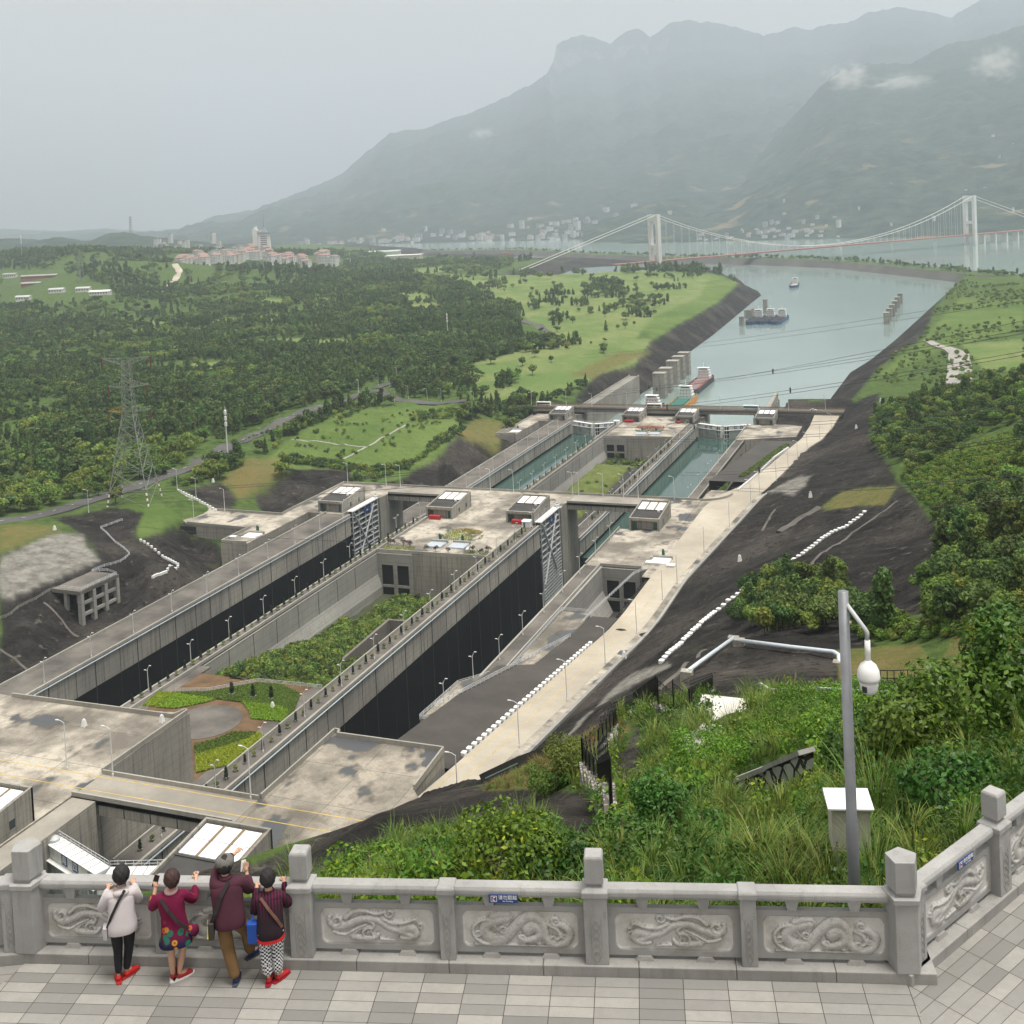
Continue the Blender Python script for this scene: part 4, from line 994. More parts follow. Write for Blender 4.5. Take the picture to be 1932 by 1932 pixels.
# guide walls
t = empty("guide_wall", (-276, 830, 0), "pale concrete guide wall leading from the far bridge along the left bank", "wall")
MB().box(0, 9, 0, 165, -8, 20).build("wall_body", CON, t)
b = MB(); b.box(0, .6, 0, 165, 20.01, 21.1); b.box(8.4, 9, 0, 165, 20.01, 21.1); b.build("parapet", COP, t)
p1 = gz('Q', 1480, 1150, 170); p2 = gz('Q', 1600, 995, 168)
t = empty("guide_wall", (-138, 846, 0), "ribbed concrete guide wall standing in the water beyond the far bridge", "wall")
b = MB(); b.prism([(0, 0), (5, 0), (2, 95), (0, 95)], -8, [13, 13, 17, 17])
for k in range(8): b.box(5.0-.03*k*11/3, 5.7-.03*k*11/3, 2+k*11, 4.5+k*11, -8, 13.5)
b.build("wall_body", CON, t)
# ------------------------------------------------------------------ vegetation
def leaf_mat(name, a, b, yel=None, rough=.7, hv=.35):
    m = NT(name); at = m.attr("tint").outputs["Fac"]; oi = m.n("ShaderNodeObjectInfo").outputs["Random"]
    c = m.mix(at, a, b); v = m.math('MULTIPLY_ADD', oi, hv*2, 1-hv)
    hsv = m.n("ShaderNodeHueSaturation"); m.l(c, hsv.inputs["Color"]); m.l(v, hsv.inputs["Value"])
    wn_ = m.n("ShaderNodeTexWhiteNoise", noise_dimensions='1D'); m.l(oi, wn_.inputs["W"]); m.l(m.math('MULTIPLY_ADD', wn_.outputs["Value"], .055, .475), hsv.inputs["Hue"])
    c = hsv.outputs[0]
    if yel is not None: c = m.mix(m.math('MULTIPLY', m.math('GREATER_THAN', at, .86), .8), c, yel)
    m.done(c, rough, .25)
    tr = m.n("ShaderNodeBsdfTranslucent"); m.l(c, tr.inputs["Color"]); ms = m.n("ShaderNodeMixShader"); ms.inputs[0].default_value = .28
    m.l(m.p.outputs[0], ms.inputs[1]); m.l(tr.outputs[0], ms.inputs[2]); m.l(ms.outputs[0], m.out.inputs["Surface"]); return m.mat
BARK = plain("bark", (.09, .07, .05), .95, .2, 3)
LF1 = leaf_mat("foliage_mid", (.075, .125, .022), (.205, .295, .055)); LF2 = leaf_mat("foliage_dark", (.045, .085, .022), (.125, .19, .048)); LF3 = leaf_mat("foliage_olive", (.12, .165, .028), (.255, .32, .068))
LFN = leaf_mat("vine_leaves", (.052, .115, .010), (.20, .325, .032), (.40, .44, .04), .5, .3); LFD = leaf_mat("shrub_leaves_dark", (.028, .070, .012), (.095, .185, .028), None, .45, .25)
LFY = leaf_mat("shrub_leaves_yellow", (.10, .16, .015), (.27, .32, .03), None, .6, .25); LFG = leaf_mat("grass_blades", (.07, .13, .02), (.21, .30, .06), (.30, .27, .10), .6, .25); LFRY = leaf_mat("dry_grass_blades", (.12, .095, .035), (.24, .19, .08), (.28, .12, .05), .8, .25)
def np_obj(name, V, F, mats, tint=None, midx=None, link=True, parent=None):
    me = bpy.data.meshes.new(name); V = np.asarray(V, np.float32); F = np.asarray(F, np.int32); k = F.shape[1]
    me.vertices.add(len(V)); me.vertices.foreach_set("co", V.ravel()); me.loops.add(F.size); me.loops.foreach_set("vertex_index", F.ravel())
    me.polygons.add(len(F)); me.polygons.foreach_set("loop_start", np.arange(0, F.size, k, dtype=np.int32)); me.polygons.foreach_set("loop_total", np.full(len(F), k, np.int32))
    for m in (mats if isinstance(mats, (list, tuple)) else [mats]): me.materials.append(m)
    if midx is not None: me.polygons.foreach_set("material_index", np.asarray(midx, np.int32))
    if tint is not None:
        a = me.attributes.new("tint", 'FLOAT', 'POINT'); a.data.foreach_set("value", np.asarray(tint, np.float32))
    me.update()
    o = bpy.data.objects.new(name, me)
    if link: COL.objects.link(o)
    if parent is not None: o.parent = parent
    return o
def leaf_quads(C, size, rng, up=.35, aspect=.55, outward=None):
    """diamond leaves at centres C"""
    n = len(C); d = rng.normal(size=(n, 3)); d[:, 2] += up
    if outward is not None: d = d*.7+outward*1.1
    d /= np.linalg.norm(d, axis=1)[:, None]
    t = rng.normal(size=(n, 3)); t -= d*(t*d).sum(1)[:, None]; t /= np.linalg.norm(t, axis=1)[:, None]; s = np.cross(d, t)
    sz = (np.asarray(size)*rng.uniform(.6, 1.3, n))[:, None]
    P = np.stack([C-t*sz, C+s*sz*aspect, C+t*sz, C-s*sz*aspect], 1).reshape(-1, 3)
    F = np.arange(4*n).reshape(-1, 4)
    tint = np.repeat(np.clip(rng.beta(2, 2.4, n), 0, 1), 4)
    return P, F, tint
def crown_points(rng, lobes, n, shell=.55):
    w = np.array([l[3]*l[4] for l in lobes]); k = rng.choice(len(lobes), n, p=w/w.sum())
    L = np.array(lobes)[k]; d = rng.normal(size=(n, 3)); d /= np.linalg.norm(d, axis=1)[:, None]
    r = shell+(1-shell)*rng.random(n)**.6
    P = L[:, :3]+d*np.stack([L[:, 3], L[:, 3], L[:, 4]], 1)*r[:, None]
    return P, d
def tree_proto(seed, kind, nleaf, leaf, mat, link=False, H=9.0, trunk=True):
    rng = np.random.default_rng(seed); lobes = []
    if kind == 'round':
        lobes = [(0, 0, H*.62, H*.30, H*.30)]+[(math.cos(a)*H*.2, math.sin(a)*H*.2, H*rng.uniform(.42, .8), H*rng.uniform(.13, .22), H*rng.uniform(.12, .18)) for a in rng.uniform(0, 6.28, 9)]
    elif kind == 'wide':
        lobes = [(math.cos(a)*H*rng.uniform(.1, .4), math.sin(a)*H*rng.uniform(.1, .4), H*rng.uniform(.42, .78), H*rng.uniform(.16, .26), H*rng.uniform(.11, .17)) for a in rng.uniform(0, 6.28, 13)]
    elif kind == 'tall':
        lobes = [(rng.normal(0, .05*H), rng.normal(0, .05*H), H*z, H*(.17-.09*abs(z-.45)), H*.12) for z in np.linspace(.25, .95, 9)]
    elif kind == 'cone':
        lobes = [(0, 0, H*z, H*.22*(1.05-z), H*.09) for z in np.linspace(.15, .95, 10)]
    elif kind == 'shrub':
        lobes = [(0, 0, H*.5, H*.5, H*.42)]+[(math.cos(a)*H*.3, math.sin(a)*H*.3, H*rng.uniform(.3, .7), H*.25, H*.22) for a in rng.uniform(0, 6.28, 6)]
    P, d = crown_points(rng, lobes, nleaf)
    P[:, 2] = np.maximum(P[:, 2], .1)
    V, F, T = leaf_quads(P, leaf, rng, outward=d)
    t = bpy.data.objects.new("broadleaf_tree", None)
    crown = np_obj("crown", V, F, mat, T, link=False)
    b = MB(); b.tube([(0, 0, -.8), (H*.01, 0, H*.25), (0, H*.012, H*.55), (0, 0, H*.8)], [H*.028, H*.022, H*.014, H*.004], 6)
    for a in rng.uniform(0, 6.28, 5): b.tube([(0, 0, H*rng.uniform(.25, .4)), (math.cos(a)*H*.12, math.sin(a)*H*.12, H*.5), (math.cos(a)*H*.22, math.sin(a)*H*.22, H*.66)], [H*.012, H*.008, H*.003], 5)
    tr = b.build("trunk", BARK); COL.objects.unlink(tr)
    return crown, tr
def merged(crown, tr):
    """crown and trunk in one unlinked mesh for mass planting"""
    V = np.empty(len(crown.data.vertices)*3); crown.data.vertices.foreach_get("co", V); V = V.reshape(-1, 3)
    me = crown.data.copy(); return bpy.data.objects.new("wood_tree", me)
def scatter(name, pts, sc, protos, label, kind="stuff", seed=0, tilt=.08, pick=None):
    rng = np.random.default_rng(seed); n = len(pts)
    me = bpy.data.meshes.new(name); me.vertices.add(n); me.vertices.foreach_set("co", np.asarray(pts, np.float32).ravel())
    def at(nm, ty, arr):
        a = me.attributes.new(nm, ty, 'POINT'); a.data.foreach_set("vector" if ty == 'FLOAT_VECTOR' else "value", np.asarray(arr).ravel())
    rot = np.stack([rng.normal(0, tilt, n), rng.normal(0, tilt, n), rng.uniform(0, 6.283, n)], 1).astype(np.float32)
    at("rt", 'FLOAT_VECTOR', rot); at("sc", 'FLOAT', np.asarray(sc, np.float32)); at("pk", 'INT', (rng.integers(0, len(protos), n) if pick is None else pick).astype(np.int32))
    me.update(); o = bpy.data.objects.new(name, me); COL.objects.link(o)
    ng = bpy.data.node_groups.new(name+"_scatter", 'GeometryNodeTree')
    ng.interface.new_socket("Geometry", in_out='INPUT', socket_type='NodeSocketGeometry'); ng.interface.new_socket("Geometry", in_out='OUTPUT', socket_type='NodeSocketGeometry')
    N = ng.nodes; gi = N.new("NodeGroupInput"); go = N.new("NodeGroupOutput"); ip = N.new("GeometryNodeInstanceOnPoints"); g2 = N.new("GeometryNodeGeometryToInstance")
    for p in protos:
        oi = N.new("GeometryNodeObjectInfo"); oi.inputs["Object"].default_value = p; oi.inputs["As Instance"].default_value = False
        ng.links.new(oi.outputs["Geometry"], g2.inputs[0])
    def na(nm, ty):
        q = N.new("GeometryNodeInputNamedAttribute"); q.data_type = ty; q.inputs["Name"].default_value = nm; return q.outputs["Attribute"]
    ng.links.new(gi.outputs[0], ip.inputs["Points"]); ng.links.new(g2.outputs[0], ip.inputs["Instance"]); ip.inputs["Pick Instance"].default_value = True
    ng.links.new(na("pk", 'INT'), ip.inputs["Instance Index"]); ng.links.new(na("rt", 'FLOAT_VECTOR'), ip.inputs["Rotation"]); ng.links.new(na("sc", 'FLOAT'), ip.inputs["Scale"])
    ng.links.new(ip.outputs[0], go.inputs[0])
    md = o.modifiers.new("scatter", 'NODES'); md.node_group = ng
    return tag(o, label, kind=kind)

# -- where trees stand
ROADPX = [zp('H',(240,480),(240,540),(1060,330),(1500,25),(1480,-20),(1050,275)), zp('M',(930,1290),(930,1375),(1200,1260),(1490,1120),(1720,1010),(1940,945),(1935,875),(1680,945),(1450,1035),(1150,1175)), zp('R',(0,340),(0,415),(300,320),(420,285),(500,180),(640,170),(720,260),(1200,290),(1200,320),(560,300),(420,270)),
    zp('M',(860,350),(820,350),(930,190),(980,250)), [(975,598),(1040,600),(1040,640),(990,640)], zp('M',(600,1500),(720,1400),(830,1400),(820,1480),(700,1530))]
TOWNPX = [[(330,480),(480,478),(650,488),(650,508),(335,510)], [(0,510),(110,510),(210,545),(210,570),(0,580)], zp('N',(1200,260),(1400,260),(1400,330),(1200,330))]
WATERLIKE = 168
jr = np.random.default_rng(11)
def cand(r0, r1, sp, a0=-62, a1=24):
    out = []
    r = r0
    while r < r1:
        na_ = max(2, int(math.radians(a1-a0)*r/sp)); a = np.radians(np.linspace(a0, a1, na_))+jr.normal(0, .35*sp/r, na_); rr = r+jr.normal(0, .35*sp, na_)
        out.append(np.stack([np.sin(a)*rr, np.cos(a)*rr], 1)); r += sp
    return np.concatenate(out)
def land(xy):
    z = height(xy[:, 0], xy[:, 1]); u, v, d = project(np.column_stack([xy, z])); return z, u, v, d
def in_any(u, v, ps):
    r = np.zeros(u.shape, bool)
    for p in ps: r |= inpoly(u, v, p)
    return r
PR_FAR = [tree_proto(20+i, k, n, s, m, H=h) for i, (k, n, s, m, h) in enumerate((('round', 360, .85, LF1, 9), ('wide', 400, .85, LF1, 9), ('round', 360, .8, LF3, 8.5), ('tall', 300, .75, LF2, 10), ('wide', 400, .85, LF2, 10), ('cone', 260, .7, LF2, 9)))]
MASS = [c for c, t in PR_FAR]
xy = np.concatenate([cand(470, 1300, 6.6, -50, 2), cand(1300, 2300, 9.5, -48, 2), cand(2300, 4200, 15, -48, 0)])
z, u, v, d = land(xy); rr = np.hypot(xy[:, 0], xy[:, 1])
left = (xy[:, 0] < -300) & (u > -160) & (u < 1450) & (v < 990) & (CAMZ-z < WATERLIKE)
me_, gr_, dr_, ro_ = masks(u, v, (0, 0))
belt = me_ & (fbm(xy[:, 0]/48+5, xy[:, 1]/48, 3) > .16)
bad = (me_ & ~belt) | gr_ | dr_ | ro_ | in_any(u, v, ROADPX) | in_any(u, v, TOWNPX)
bad |= ((u > 230) & (v > 905)) | ((u < 300) & (v > 975-(u*.1)))
clear = fbm(xy[:, 0]/120, xy[:, 1]/120, 3)
keep = left & ~bad & ((clear < .07) | (jr.random(len(u)) < .22))
xy, z, u, v, d, rr = xy[keep], z[keep], u[keep], v[keep], d[keep], rr[keep]
sz = np.where(rr < 1300, 1.08, np.where(rr < 2300, 1.2, 1.7))*jr.uniform(.65, 1.25, len(u))*(1+.5*fbm(xy[:, 0]/60+7, xy[:, 1]/60, 2))
spn = fbm(xy[:, 0]/90+31, xy[:, 1]/90, 3)
pick = np.where(spn > .15, jr.choice([3, 4, 4, 5], len(u)), np.where(spn < -.08, jr.choice([1, 2, 2, 0], len(u)), jr.choice([0, 1, 0, 1, 4, 2], len(u))))
order = np.argsort(rr); near = order[(u[order] > -60) & (u[order] < 1300)][:110]
isn = np.zeros(len(u), bool); isn[near] = True
KL = {0: "round mid-green tree of the wood beyond the pylon", 1: "spreading mid-green tree of the wood beyond the pylon", 2: "olive-green tree of the wood beyond the pylon", 3: "tall dark tree of the wood beyond the pylon", 4: "spreading dark tree of the wood beyond the pylon", 5: "dark conical tree of the wood beyond the pylon"}
TP = []
def proto_tree(i, label, cat, group, name="broadleaf_tree", src=None):
    c, t = (src or PR_FAR[i])
    e = bpy.data.objects.new(name, None); COL.objects.link(e); tag(e, label, cat, group)
    k = c.copy(); k.name = "crown"; COL.objects.link(k); k.parent = e; k2 = t.copy(); k2.name = "trunk"; COL.objects.link(k2); k2.parent = e
    return e
first = {}
for i in near:
    p = int(pick[i])
    lab = KL[p]
    if p not in first:
        o = first[p] = proto_tree(p, lab, "tree", "trees of the wood left of the road", "conifer_tree" if p == 5 else "broadleaf_tree")
        o.location = (xy[i, 0], xy[i, 1], z[i]); o.scale = (sz[i],)*3; o.rotation_euler = (0, 0, jr.uniform(0, 6.28))
    else: copy_tree(first[p], (xy[i, 0], xy[i, 1], z[i]), jr.uniform(0, 6.28), lab, None, float(sz[i]))
rest = ~isn
scatter("forest", np.column_stack([xy, z])[rest], sz[rest], MASS, "wide green wood stretching back from the locks to the white town", pick=pick[rest])
print("forest", rest.sum())
# trees on the breakwater and on the far banks
dp = []
for k, p in enumerate(pts[:]):
    for j in range(4): dp.append((p.x+jr.normal(0, 11), p.y+jr.normal(0, 11), 13.6))
scatter("treeline", np.array(dp), jr.uniform(.7, 1.3, len(dp)), MASS[:5], "line of trees growing along the low breakwater")
xy = cand(880, 2150, 11, -8, 14); z, u, v, d = land(xy); me_, gr_, dr_, ro_ = masks(u, v, (0, 0))
cl = fbm(xy[:, 0]/70, xy[:, 1]/70, 3)
k = (xy[:, 0] > -70) & (u > 1650) & (u < 2050) & (CAMZ-z < 161) & ~ro_ & ~me_ & (cl > .0) & (v < 760)
scatter("scrub", np.column_stack([xy, z])[k], jr.uniform(.25, .75, k.sum()), MASS[:3], "scattered scrub on the right river bank")
# single trees of the park meadow
MTX = [(905,560),(930,545),(950,552),(985,540),(1010,548),(1040,535),(1065,552),(1090,548),(1110,540),(1130,555),(1150,530),(1025,575),(1000,585),(960,580),(975,612),(1005,620),(1045,600),(1078,610),(1105,600),(1120,585),(1140,600),(1165,575),(1190,560),(1200,545),(1215,530),(1230,540),(1245,550),(1240,565),(1225,580),(1205,590),(1190,600),(1180,615),(1165,628),(1150,640),(1120,650),(1098,636),(1060,628),(1260,528),(1275,520),(1290,528),(1305,520),(1318,528),(1265,545),(1280,540),(1255,570),(1240,590),
       (1230,600),(1215,615),(930,690),(945,680),(960,695),(1000,672),(1045,664),(1120,672),(1135,662),(970,720),(1010,705),(905,705),(1060,690),(918,664),(938,650),(980,660),(860,700),(880,715),(850,725),(835,715),(905,672),(890,690)]
mp = None
for i, (a, c) in enumerate(MTX):
    g_ = gnd('-', a+jr.normal(0, 12), c+jr.normal(0, 5), 150); s = jr.uniform(.5, 1.3)*(1.2 if c < 620 else .95)
    lab = "loose rounded tree standing alone on the bright park meadow" if i % 3 else "dark rounded tree standing on the bright park meadow"
    src = PR_FAR[0 if i % 3 else 4]
    key = ('m', i % 3 == 0)
    if key not in first: o = first[key] = proto_tree(0, lab, "tree", "trees on the park meadow", src=src); o.location = g_; o.scale = (s,)*3
    else: copy_tree(first[key], g_, jr.uniform(0, 6.28), lab, None, s)
# orchard: rows of clipped round shrubs
OS = [tree_proto(60+i, 'shrub', 170, .42, m, H=3.4) for i, m in enumerate((LF3, LF1, LF2))]
def line_pts(r, a, b, n):
    return [(r, a[0]+(b[0]-a[0])*t, a[1]+(b[1]-a[1])*t) for t in np.linspace(0, 1, n)]
orows = []
for r, a, c, n in (('R',(0,620),(400,668),20),('R',(20,648),(420,700),20),('R',(430,690),(760,690),16),('R',(440,730),(780,660),16),('R',(560,760),(860,610),16),('R',(880,560),(1040,450),12),('R',(880,590),(1050,480),10),('R',(780,400),(1160,370),18),('R',(800,380),(1180,350),18),('R',(820,360),(1160,330),16),('R',(350,390),(540,310),14),('R',(280,370),(520,290),14),('R',(200,410),(420,300),14),('R',(0,490),(260,395),16),('R',(-40,560),(20,450),6),('R',(420,760),(560,740),8),
                  ('M',(930,1385),(1200,1275),14),('M',(970,1392),(1260,1270),16),('M',(1000,1385),(1290,1265),14),('M',(1050,1375),(1290,1280),10),('M',(1250,1170),(1480,1085),12)):
    for q in line_pts(r, a, c, n): orows.append(q)
LBO = {0: "clipped yellow-green round shrub in the planted rows left of the locks", 1: "clipped mid-green round shrub in the planted rows left of the locks", 2: "clipped dark round shrub in the planted rows left of the locks"}
xs_ = []
for i, (r, a, c) in enumerate(orows):
    k = int(abs(math.sin(i*.37)*2.99)); g_ = gnd(r, a+jr.normal(0, 4), c+jr.normal(0, 3), 145); s = jr.uniform(.75, 1.35)
    if i < 290:
        key = ('o', k)
        if key not in first: o = first[key] = proto_tree(0, LBO[k], "shrub", "clipped shrubs in planted rows", "round_shrub", OS[k]); o.location = g_; o.scale = (s,)*3
        else: copy_tree(first[key], g_, jr.uniform(0, 6.28), LBO[k], None, s)
    else: xs_.append((g_, s))
hedge = []
for _ in range(900):
    a, c = jr.uniform(0, 1050), jr.uniform(280, 740)
    if inpoly(np.array([a]), np.array([c]), [(60,520),(360,350),(760,300),(1000,430),(700,560),(400,640),(100,600)])[0] and vnoise(np.array([a/70.]), np.array([c/22.]))[0] > .56: hedge.append(('R', a, c))
hp = [gnd(*q, 148) for q in hedge]+[g_ for g_, s in xs_]
scatter("low_scrub", np.array([tuple(p) for p in hp]), jr.uniform(.35, .8, len(hp)), [c for c, t in OS], "low scrub and leftover rows in the planted field")
# right-hand hill: larger trees, seen closer
PR_R = [tree_proto(80+i, k, n, s, m, H=h) for i, (k, n, s, m, h) in enumerate((('round', 1500, .42, LF1, 8), ('wide', 1700, .42, LF1, 7), ('wide', 1700, .40, LF2, 8), ('tall', 1400, .38, LF2, 10), ('round', 1500, .38, LF3, 6)))]
RH = [[(1620,890),(1640,765),(1700,715),(1800,690),(1960,680),(1960,1185),(1750,1200),(1748,1110),(1790,1010),(1725,930),(1700,875)], [(1385,1195),(1400,1140),(1470,1095),(1580,1100),(1600,1160),(1640,1190),(1700,1200),(1690,1215),(1590,1190),(1480,1200)]]
xy = np.concatenate([cand(120, 420, 5.2, -20, 14), cand(420, 720, 6.5, -10, 14)]); z, u, v, d = land(xy)
k = (in_any(u, v, RH[:1]) & ~inpoly(u, v, zp('L',(1340,720),(1420,640),(1700,480),(1932,400),(1932,660),(1800,740),(1560,900),(1450,870))) & ~inpoly(u, v, ROCK[-5])) | in_any(u, v, RH[1:])
xy, z, u, v = xy[k], z[k], u[k], v[k]
print("right trees", len(u))
rl = {0: "mid-green tree on the steep hill right of the locks", 1: "spreading green tree on the steep hill right of the locks", 2: "dark spreading tree on the steep hill right of the locks", 3: "tall dark tree on the steep hill right of the locks", 4: "small olive tree on the steep hill right of the locks"}
oo = np.argsort(np.hypot(xy[:, 0], xy[:, 1]))
ps_ = jr.choice([0, 1, 2, 2, 3, 4], len(u)); ss_ = jr.uniform(.6, 1.1, len(u))
for i in oo[:110]:
    p = int(ps_[i]); key = ('r', p)
    if key not in first: o = first[key] = proto_tree(0, rl[p], "tree", "trees on the hill right of the locks", src=PR_R[p]); o.location = (xy[i, 0], xy[i, 1], z[i]); o.scale = (ss_[i],)*3
    else: copy_tree(first[key], (xy[i, 0], xy[i, 1], z[i]), jr.uniform(0, 6.28), rl[p], None, float(ss_[i]))
if len(oo) > 110: r_ = oo[110:]; scatter("wood", np.column_stack([xy, z])[r_], ss_[r_], [c for c, t in PR_R], "further trees of the hill right of the locks", pick=ps_[r_])
# creepers and scrub over the right-hand hill
SH_R = [tree_proto(95+i, 'shrub', 420, .22, m, H=1.7)[0] for i, m in enumerate((LF1, LFN, LF3))]
xy = np.concatenate([cand(110, 460, 1.9, -18, 14)]); z, u, v, d = land(xy)
k = (in_any(u, v, [[(1700,900),(1760,840),(1960,760),(1960,1200),(1700,1215),(1560,1195),(1380,1200),(1400,1130),(1600,1130),(1750,1190),(1748,1110),(1790,1010)]])) & ~inpoly(u, v, ROCK[-5])
scatter("hill_scrub", np.column_stack([xy, z])[k], jr.uniform(.6, 1.3, k.sum()), SH_R, "bright creeping scrub over the hill right of the locks")
print("hill scrub", k.sum())
# the wooded pit between the two lock lines
ny_, nx_ = 60, 24
yy = np.linspace(284, 407, ny_); xx = np.linspace(-223.2, -175.4, nx_); X_, Y_ = np.meshgrid(xx, yy, indexing='ij')
Zi = 25.5+5*np.exp(-((X_+206)/10)**2)*np.clip((398-Y_)/60, .0, 1.2)+2*fbm(X_/9, Y_/9, 3)+np.clip((350-Y_)/66, 0, 1)*12+np.clip((X_+181)/5, 0, 1)*3
idx = np.arange(nx_*ny_).reshape(nx_, ny_)
F = np.stack([idx[:-1, :-1], idx[1:, :-1], idx[1:, 1:], idx[:-1, 1:]], -1).reshape(-1, 4)
SOIL = plain("island_soil", (.05, .06, .03), .95, .3, .4)
o = np_obj("island_ground", np.stack([X_, Y_, Zi], -1).reshape(-1, 3), F, SOIL); tag(o, "sunken earth floor between the two lock lines", kind="structure")
def zi(x, y): 
    i = np.clip(np.searchsorted(xx, x), 0, nx_-1); j = np.clip(np.searchsorted(yy, y), 0, ny_-1); return Zi[i, j]
n = 2600; ix = jr.uniform(-221.5, -177, n); iy = jr.uniform(285.5, 404, n)
kk = ~((ix < -213) & (iy > 372)); ix, iy = ix[kk], iy[kk]
SH_I = [tree_proto(110+i, 'shrub', 300, .34, m, H=2.7)[0] for i, m in enumerate((LF1, LF1, LF3, LF2))]
scatter("island_shrubs", np.column_stack([ix, iy, zi(ix, iy)-.2]), jr.uniform(.6, 1.35, len(ix)), SH_I, "dense green shrubs filling the sunken island between the locks")
t = empty("retaining_wall", (-199, 300, 30), "streaked dark retaining wall standing among the island shrubs", "wall")
b = MB(); b.prism([(0, 0), (1, 0), (8, 55), (7, 55)], -6, [-1, -1, 6.5, 6.5]); b.prism([(7, 55.01), (8, 55.01), (14, 55.4), (14, 56.2), (7, 56)], -6, 6.5); b.build("wall_face", concrete("streaked_wall", (.22, .2, .185), (.14, .13, .12), stain=.95), t)
# rocky mound between the lines of the second stage
MB_ = plain("mound_turf", (.11, .135, .04), .95, .25, .15, .1); MK = concrete("mound_rock", (.085, .08, .075), (.05, .05, .048), streak=True, stain=.5)
m_ = MB(); n1_, n2_ = 28, 40; rng = np.random.default_rng(4)
for i in range(n1_):
    for j in range(n2_):
        p = i/(n1_-1); q = j/(n2_-1); x = -216+38*p; y = 545+150*q
        hgt = min(1, p/.22, (1-p)/.26, q/.05, (1-q)/.2)*(12+q*3); m_.v.append((x+rng.normal(0, .4), y+rng.normal(0, .8), 5+max(0, hgt)+rng.normal(0, .35)))
for i in range(n1_-1):
    for j in range(n2_-1):
        a = i*n2_+j; zc = np.mean([m_.v[q][2] for q in (a, a+1, a+n2_, a+n2_+1)]); m_.face((a, a+n2_, a+n2_+1, a+1), 0 if zc > 16.2 else 1)
tag(m_.build("island_mound", [MB_, MK], None, True), "flat-topped rocky mound with turf between the distant lock lines", kind="structure")
n = 700; ix = jr.uniform(-218, -177, n); iy = jr.uniform(512, 725, n); zz = np.where((iy > 545) & (iy < 690) & (ix > -206) & (ix < -186), 17.5, 6.5)
kk = (zz < 10) | (jr.random(n) < .05)
scatter("island_shrubs", np.column_stack([ix, iy, zz])[kk], jr.uniform(.6, 1.4, kk.sum()), SH_I, "green shrubs round the rocky mound between the distant lock lines")
tag(MB().box(-219, -175.5, 508.5, 731, 2, 6.3).build("island_ground", SOIL), "earth floor round the rocky mound", kind="structure")
# ------------------------------------------------------------------ roads and works left of the locks
ASPH = concrete("road_asphalt", (.115, .113, .11), (.075, .073, .072), streak=False, sc=1)
def ground_strip(name, P, w, mat, label, lift=.35, kind="structure", sub=8):
    Q = []
    for a, c in zip(P[:-1], P[1:]):
        for k in range(sub): Q.append(Vector(a).lerp(Vector(c), k/sub))
    Q.append(Vector(P[-1])); b = MB(); ww = w if hasattr(w, '__len__') else None
    for k, p in enumerate(Q):
        d = Q[min(k+1, len(Q)-1)]-Q[max(k-1, 0)]; d.z = 0; d.normalize(); n_ = Vector((d.y, -d.x, 0))
        wk = w if ww is None else float(np.interp(k/(len(Q)-1), np.linspace(0, 1, len(ww)), ww))
        zz = max(zat(p.x, p.y), zat(p.x+n_.x*wk/2, p.y+n_.y*wk/2)*.5+zat(p.x-n_.x*wk/2, p.y-n_.y*wk/2)*.5)+lift
        for s_ in (-1, -.33, .33, 1): b.v.append((p.x+n_.x*s_*wk/2, p.y+n_.y*s_*wk/2, zz))
        b.v.append((p.x+n_.x*wk/2, p.y+n_.y*wk/2, zz-2)); b.v.append((p.x-n_.x*wk/2, p.y-n_.y*wk/2, zz-2))
    for k in range(len(Q)-1):
        o = 6*k
        for j in range(3): b.face((o+j, o+j+6, o+j+7, o+j+1))
        b.face((o+3, o+9, o+10, o+4)); b.face((o, o+5, o+11, o+6))
    return tag(b.build(name, mat), label, kind=kind), Q
def G_(r, *pts, h=140): return [gnd(r, x, y, h) for x, y in pts]
MR = G_('M', (-120,1600), (150,1560), (330,1515), (560,1445), (760,1378), (930,1318), (1150,1215), (1300,1142), (1460,1075), (1700,975))+G_('R', (60,370), (250,305), (400,262), (500,228), h=150)
ground_strip("road", MR, [11, 11, 11, 12, 13, 13, 12, 11, 11, 11, 12, 13], ASPH, "dark asphalt road winding up the left side past the pylon")
lp = G_('R', (480,245), (545,222), (600,225), (625,245), (690,275), (800,285), (950,296), h=152)+[Vector((-356, 812, 0))]
ground_strip("road", lp, [10, 11, 11, 11, 11, 11, 11], ASPH, "road curving round to the far bridge", lift=.5)
ground_strip("road", G_('R', (560,205), (640,175), (720,150), (800,110), h=152), 9, ASPH, "road climbing away from the bend behind the trees")
ground_strip("road", G_('M', (830,360), (880,330), (940,280), (955,240), (930,205), h=150), 14, ROADM, "pale road running towards the white town")
ground_strip("road", G_('-', (975,603), (1005,612), (1030,626), h=150), 12, ASPH, "short curve of grey road glimpsed between trees in the park")
ground_strip("path", [gnd('L', x, y, 150) for x, y in ((1600,240), (1605,150), (1600,60), (1560,40), (1490,20), (1440,-6))], [20, 19, 17, 12, 10, 8], concrete("right_bank_path_concrete", (.36, .34, .31), (.26, .25, .235), streak=False), "wide pale concrete track on the right bank", 1.0)
for a, c, nm in (((60,512),(500,556),"left"), ((370,630),(510,555),"lower"), ((520,550),(740,425),"upper")):
    ground_strip("path", [gnd('R', a[0]+(c[0]-a[0])*k/4, a[1]+(c[1]-a[1])*k/4, 148) for k in range(5)], 1.5, COP, f"thin pale path across the planted field, {nm} arm of three", .3)
b = MB()
for k in range(0, 60, 2):
    f = k/60*(len(MR)-1); i = min(int(f), len(MR)-2); p = MR[i].lerp(MR[i+1], f-i); f2 = f+.09; i2 = min(int(f2), len(MR)-2); q = MR[i2].lerp(MR[i2+1], f2-i2)
    b.bar((p.x, p.y, zat(p.x, p.y)+.75), (q.x, q.y, zat(q.x, q.y)+.75), .25, .02)
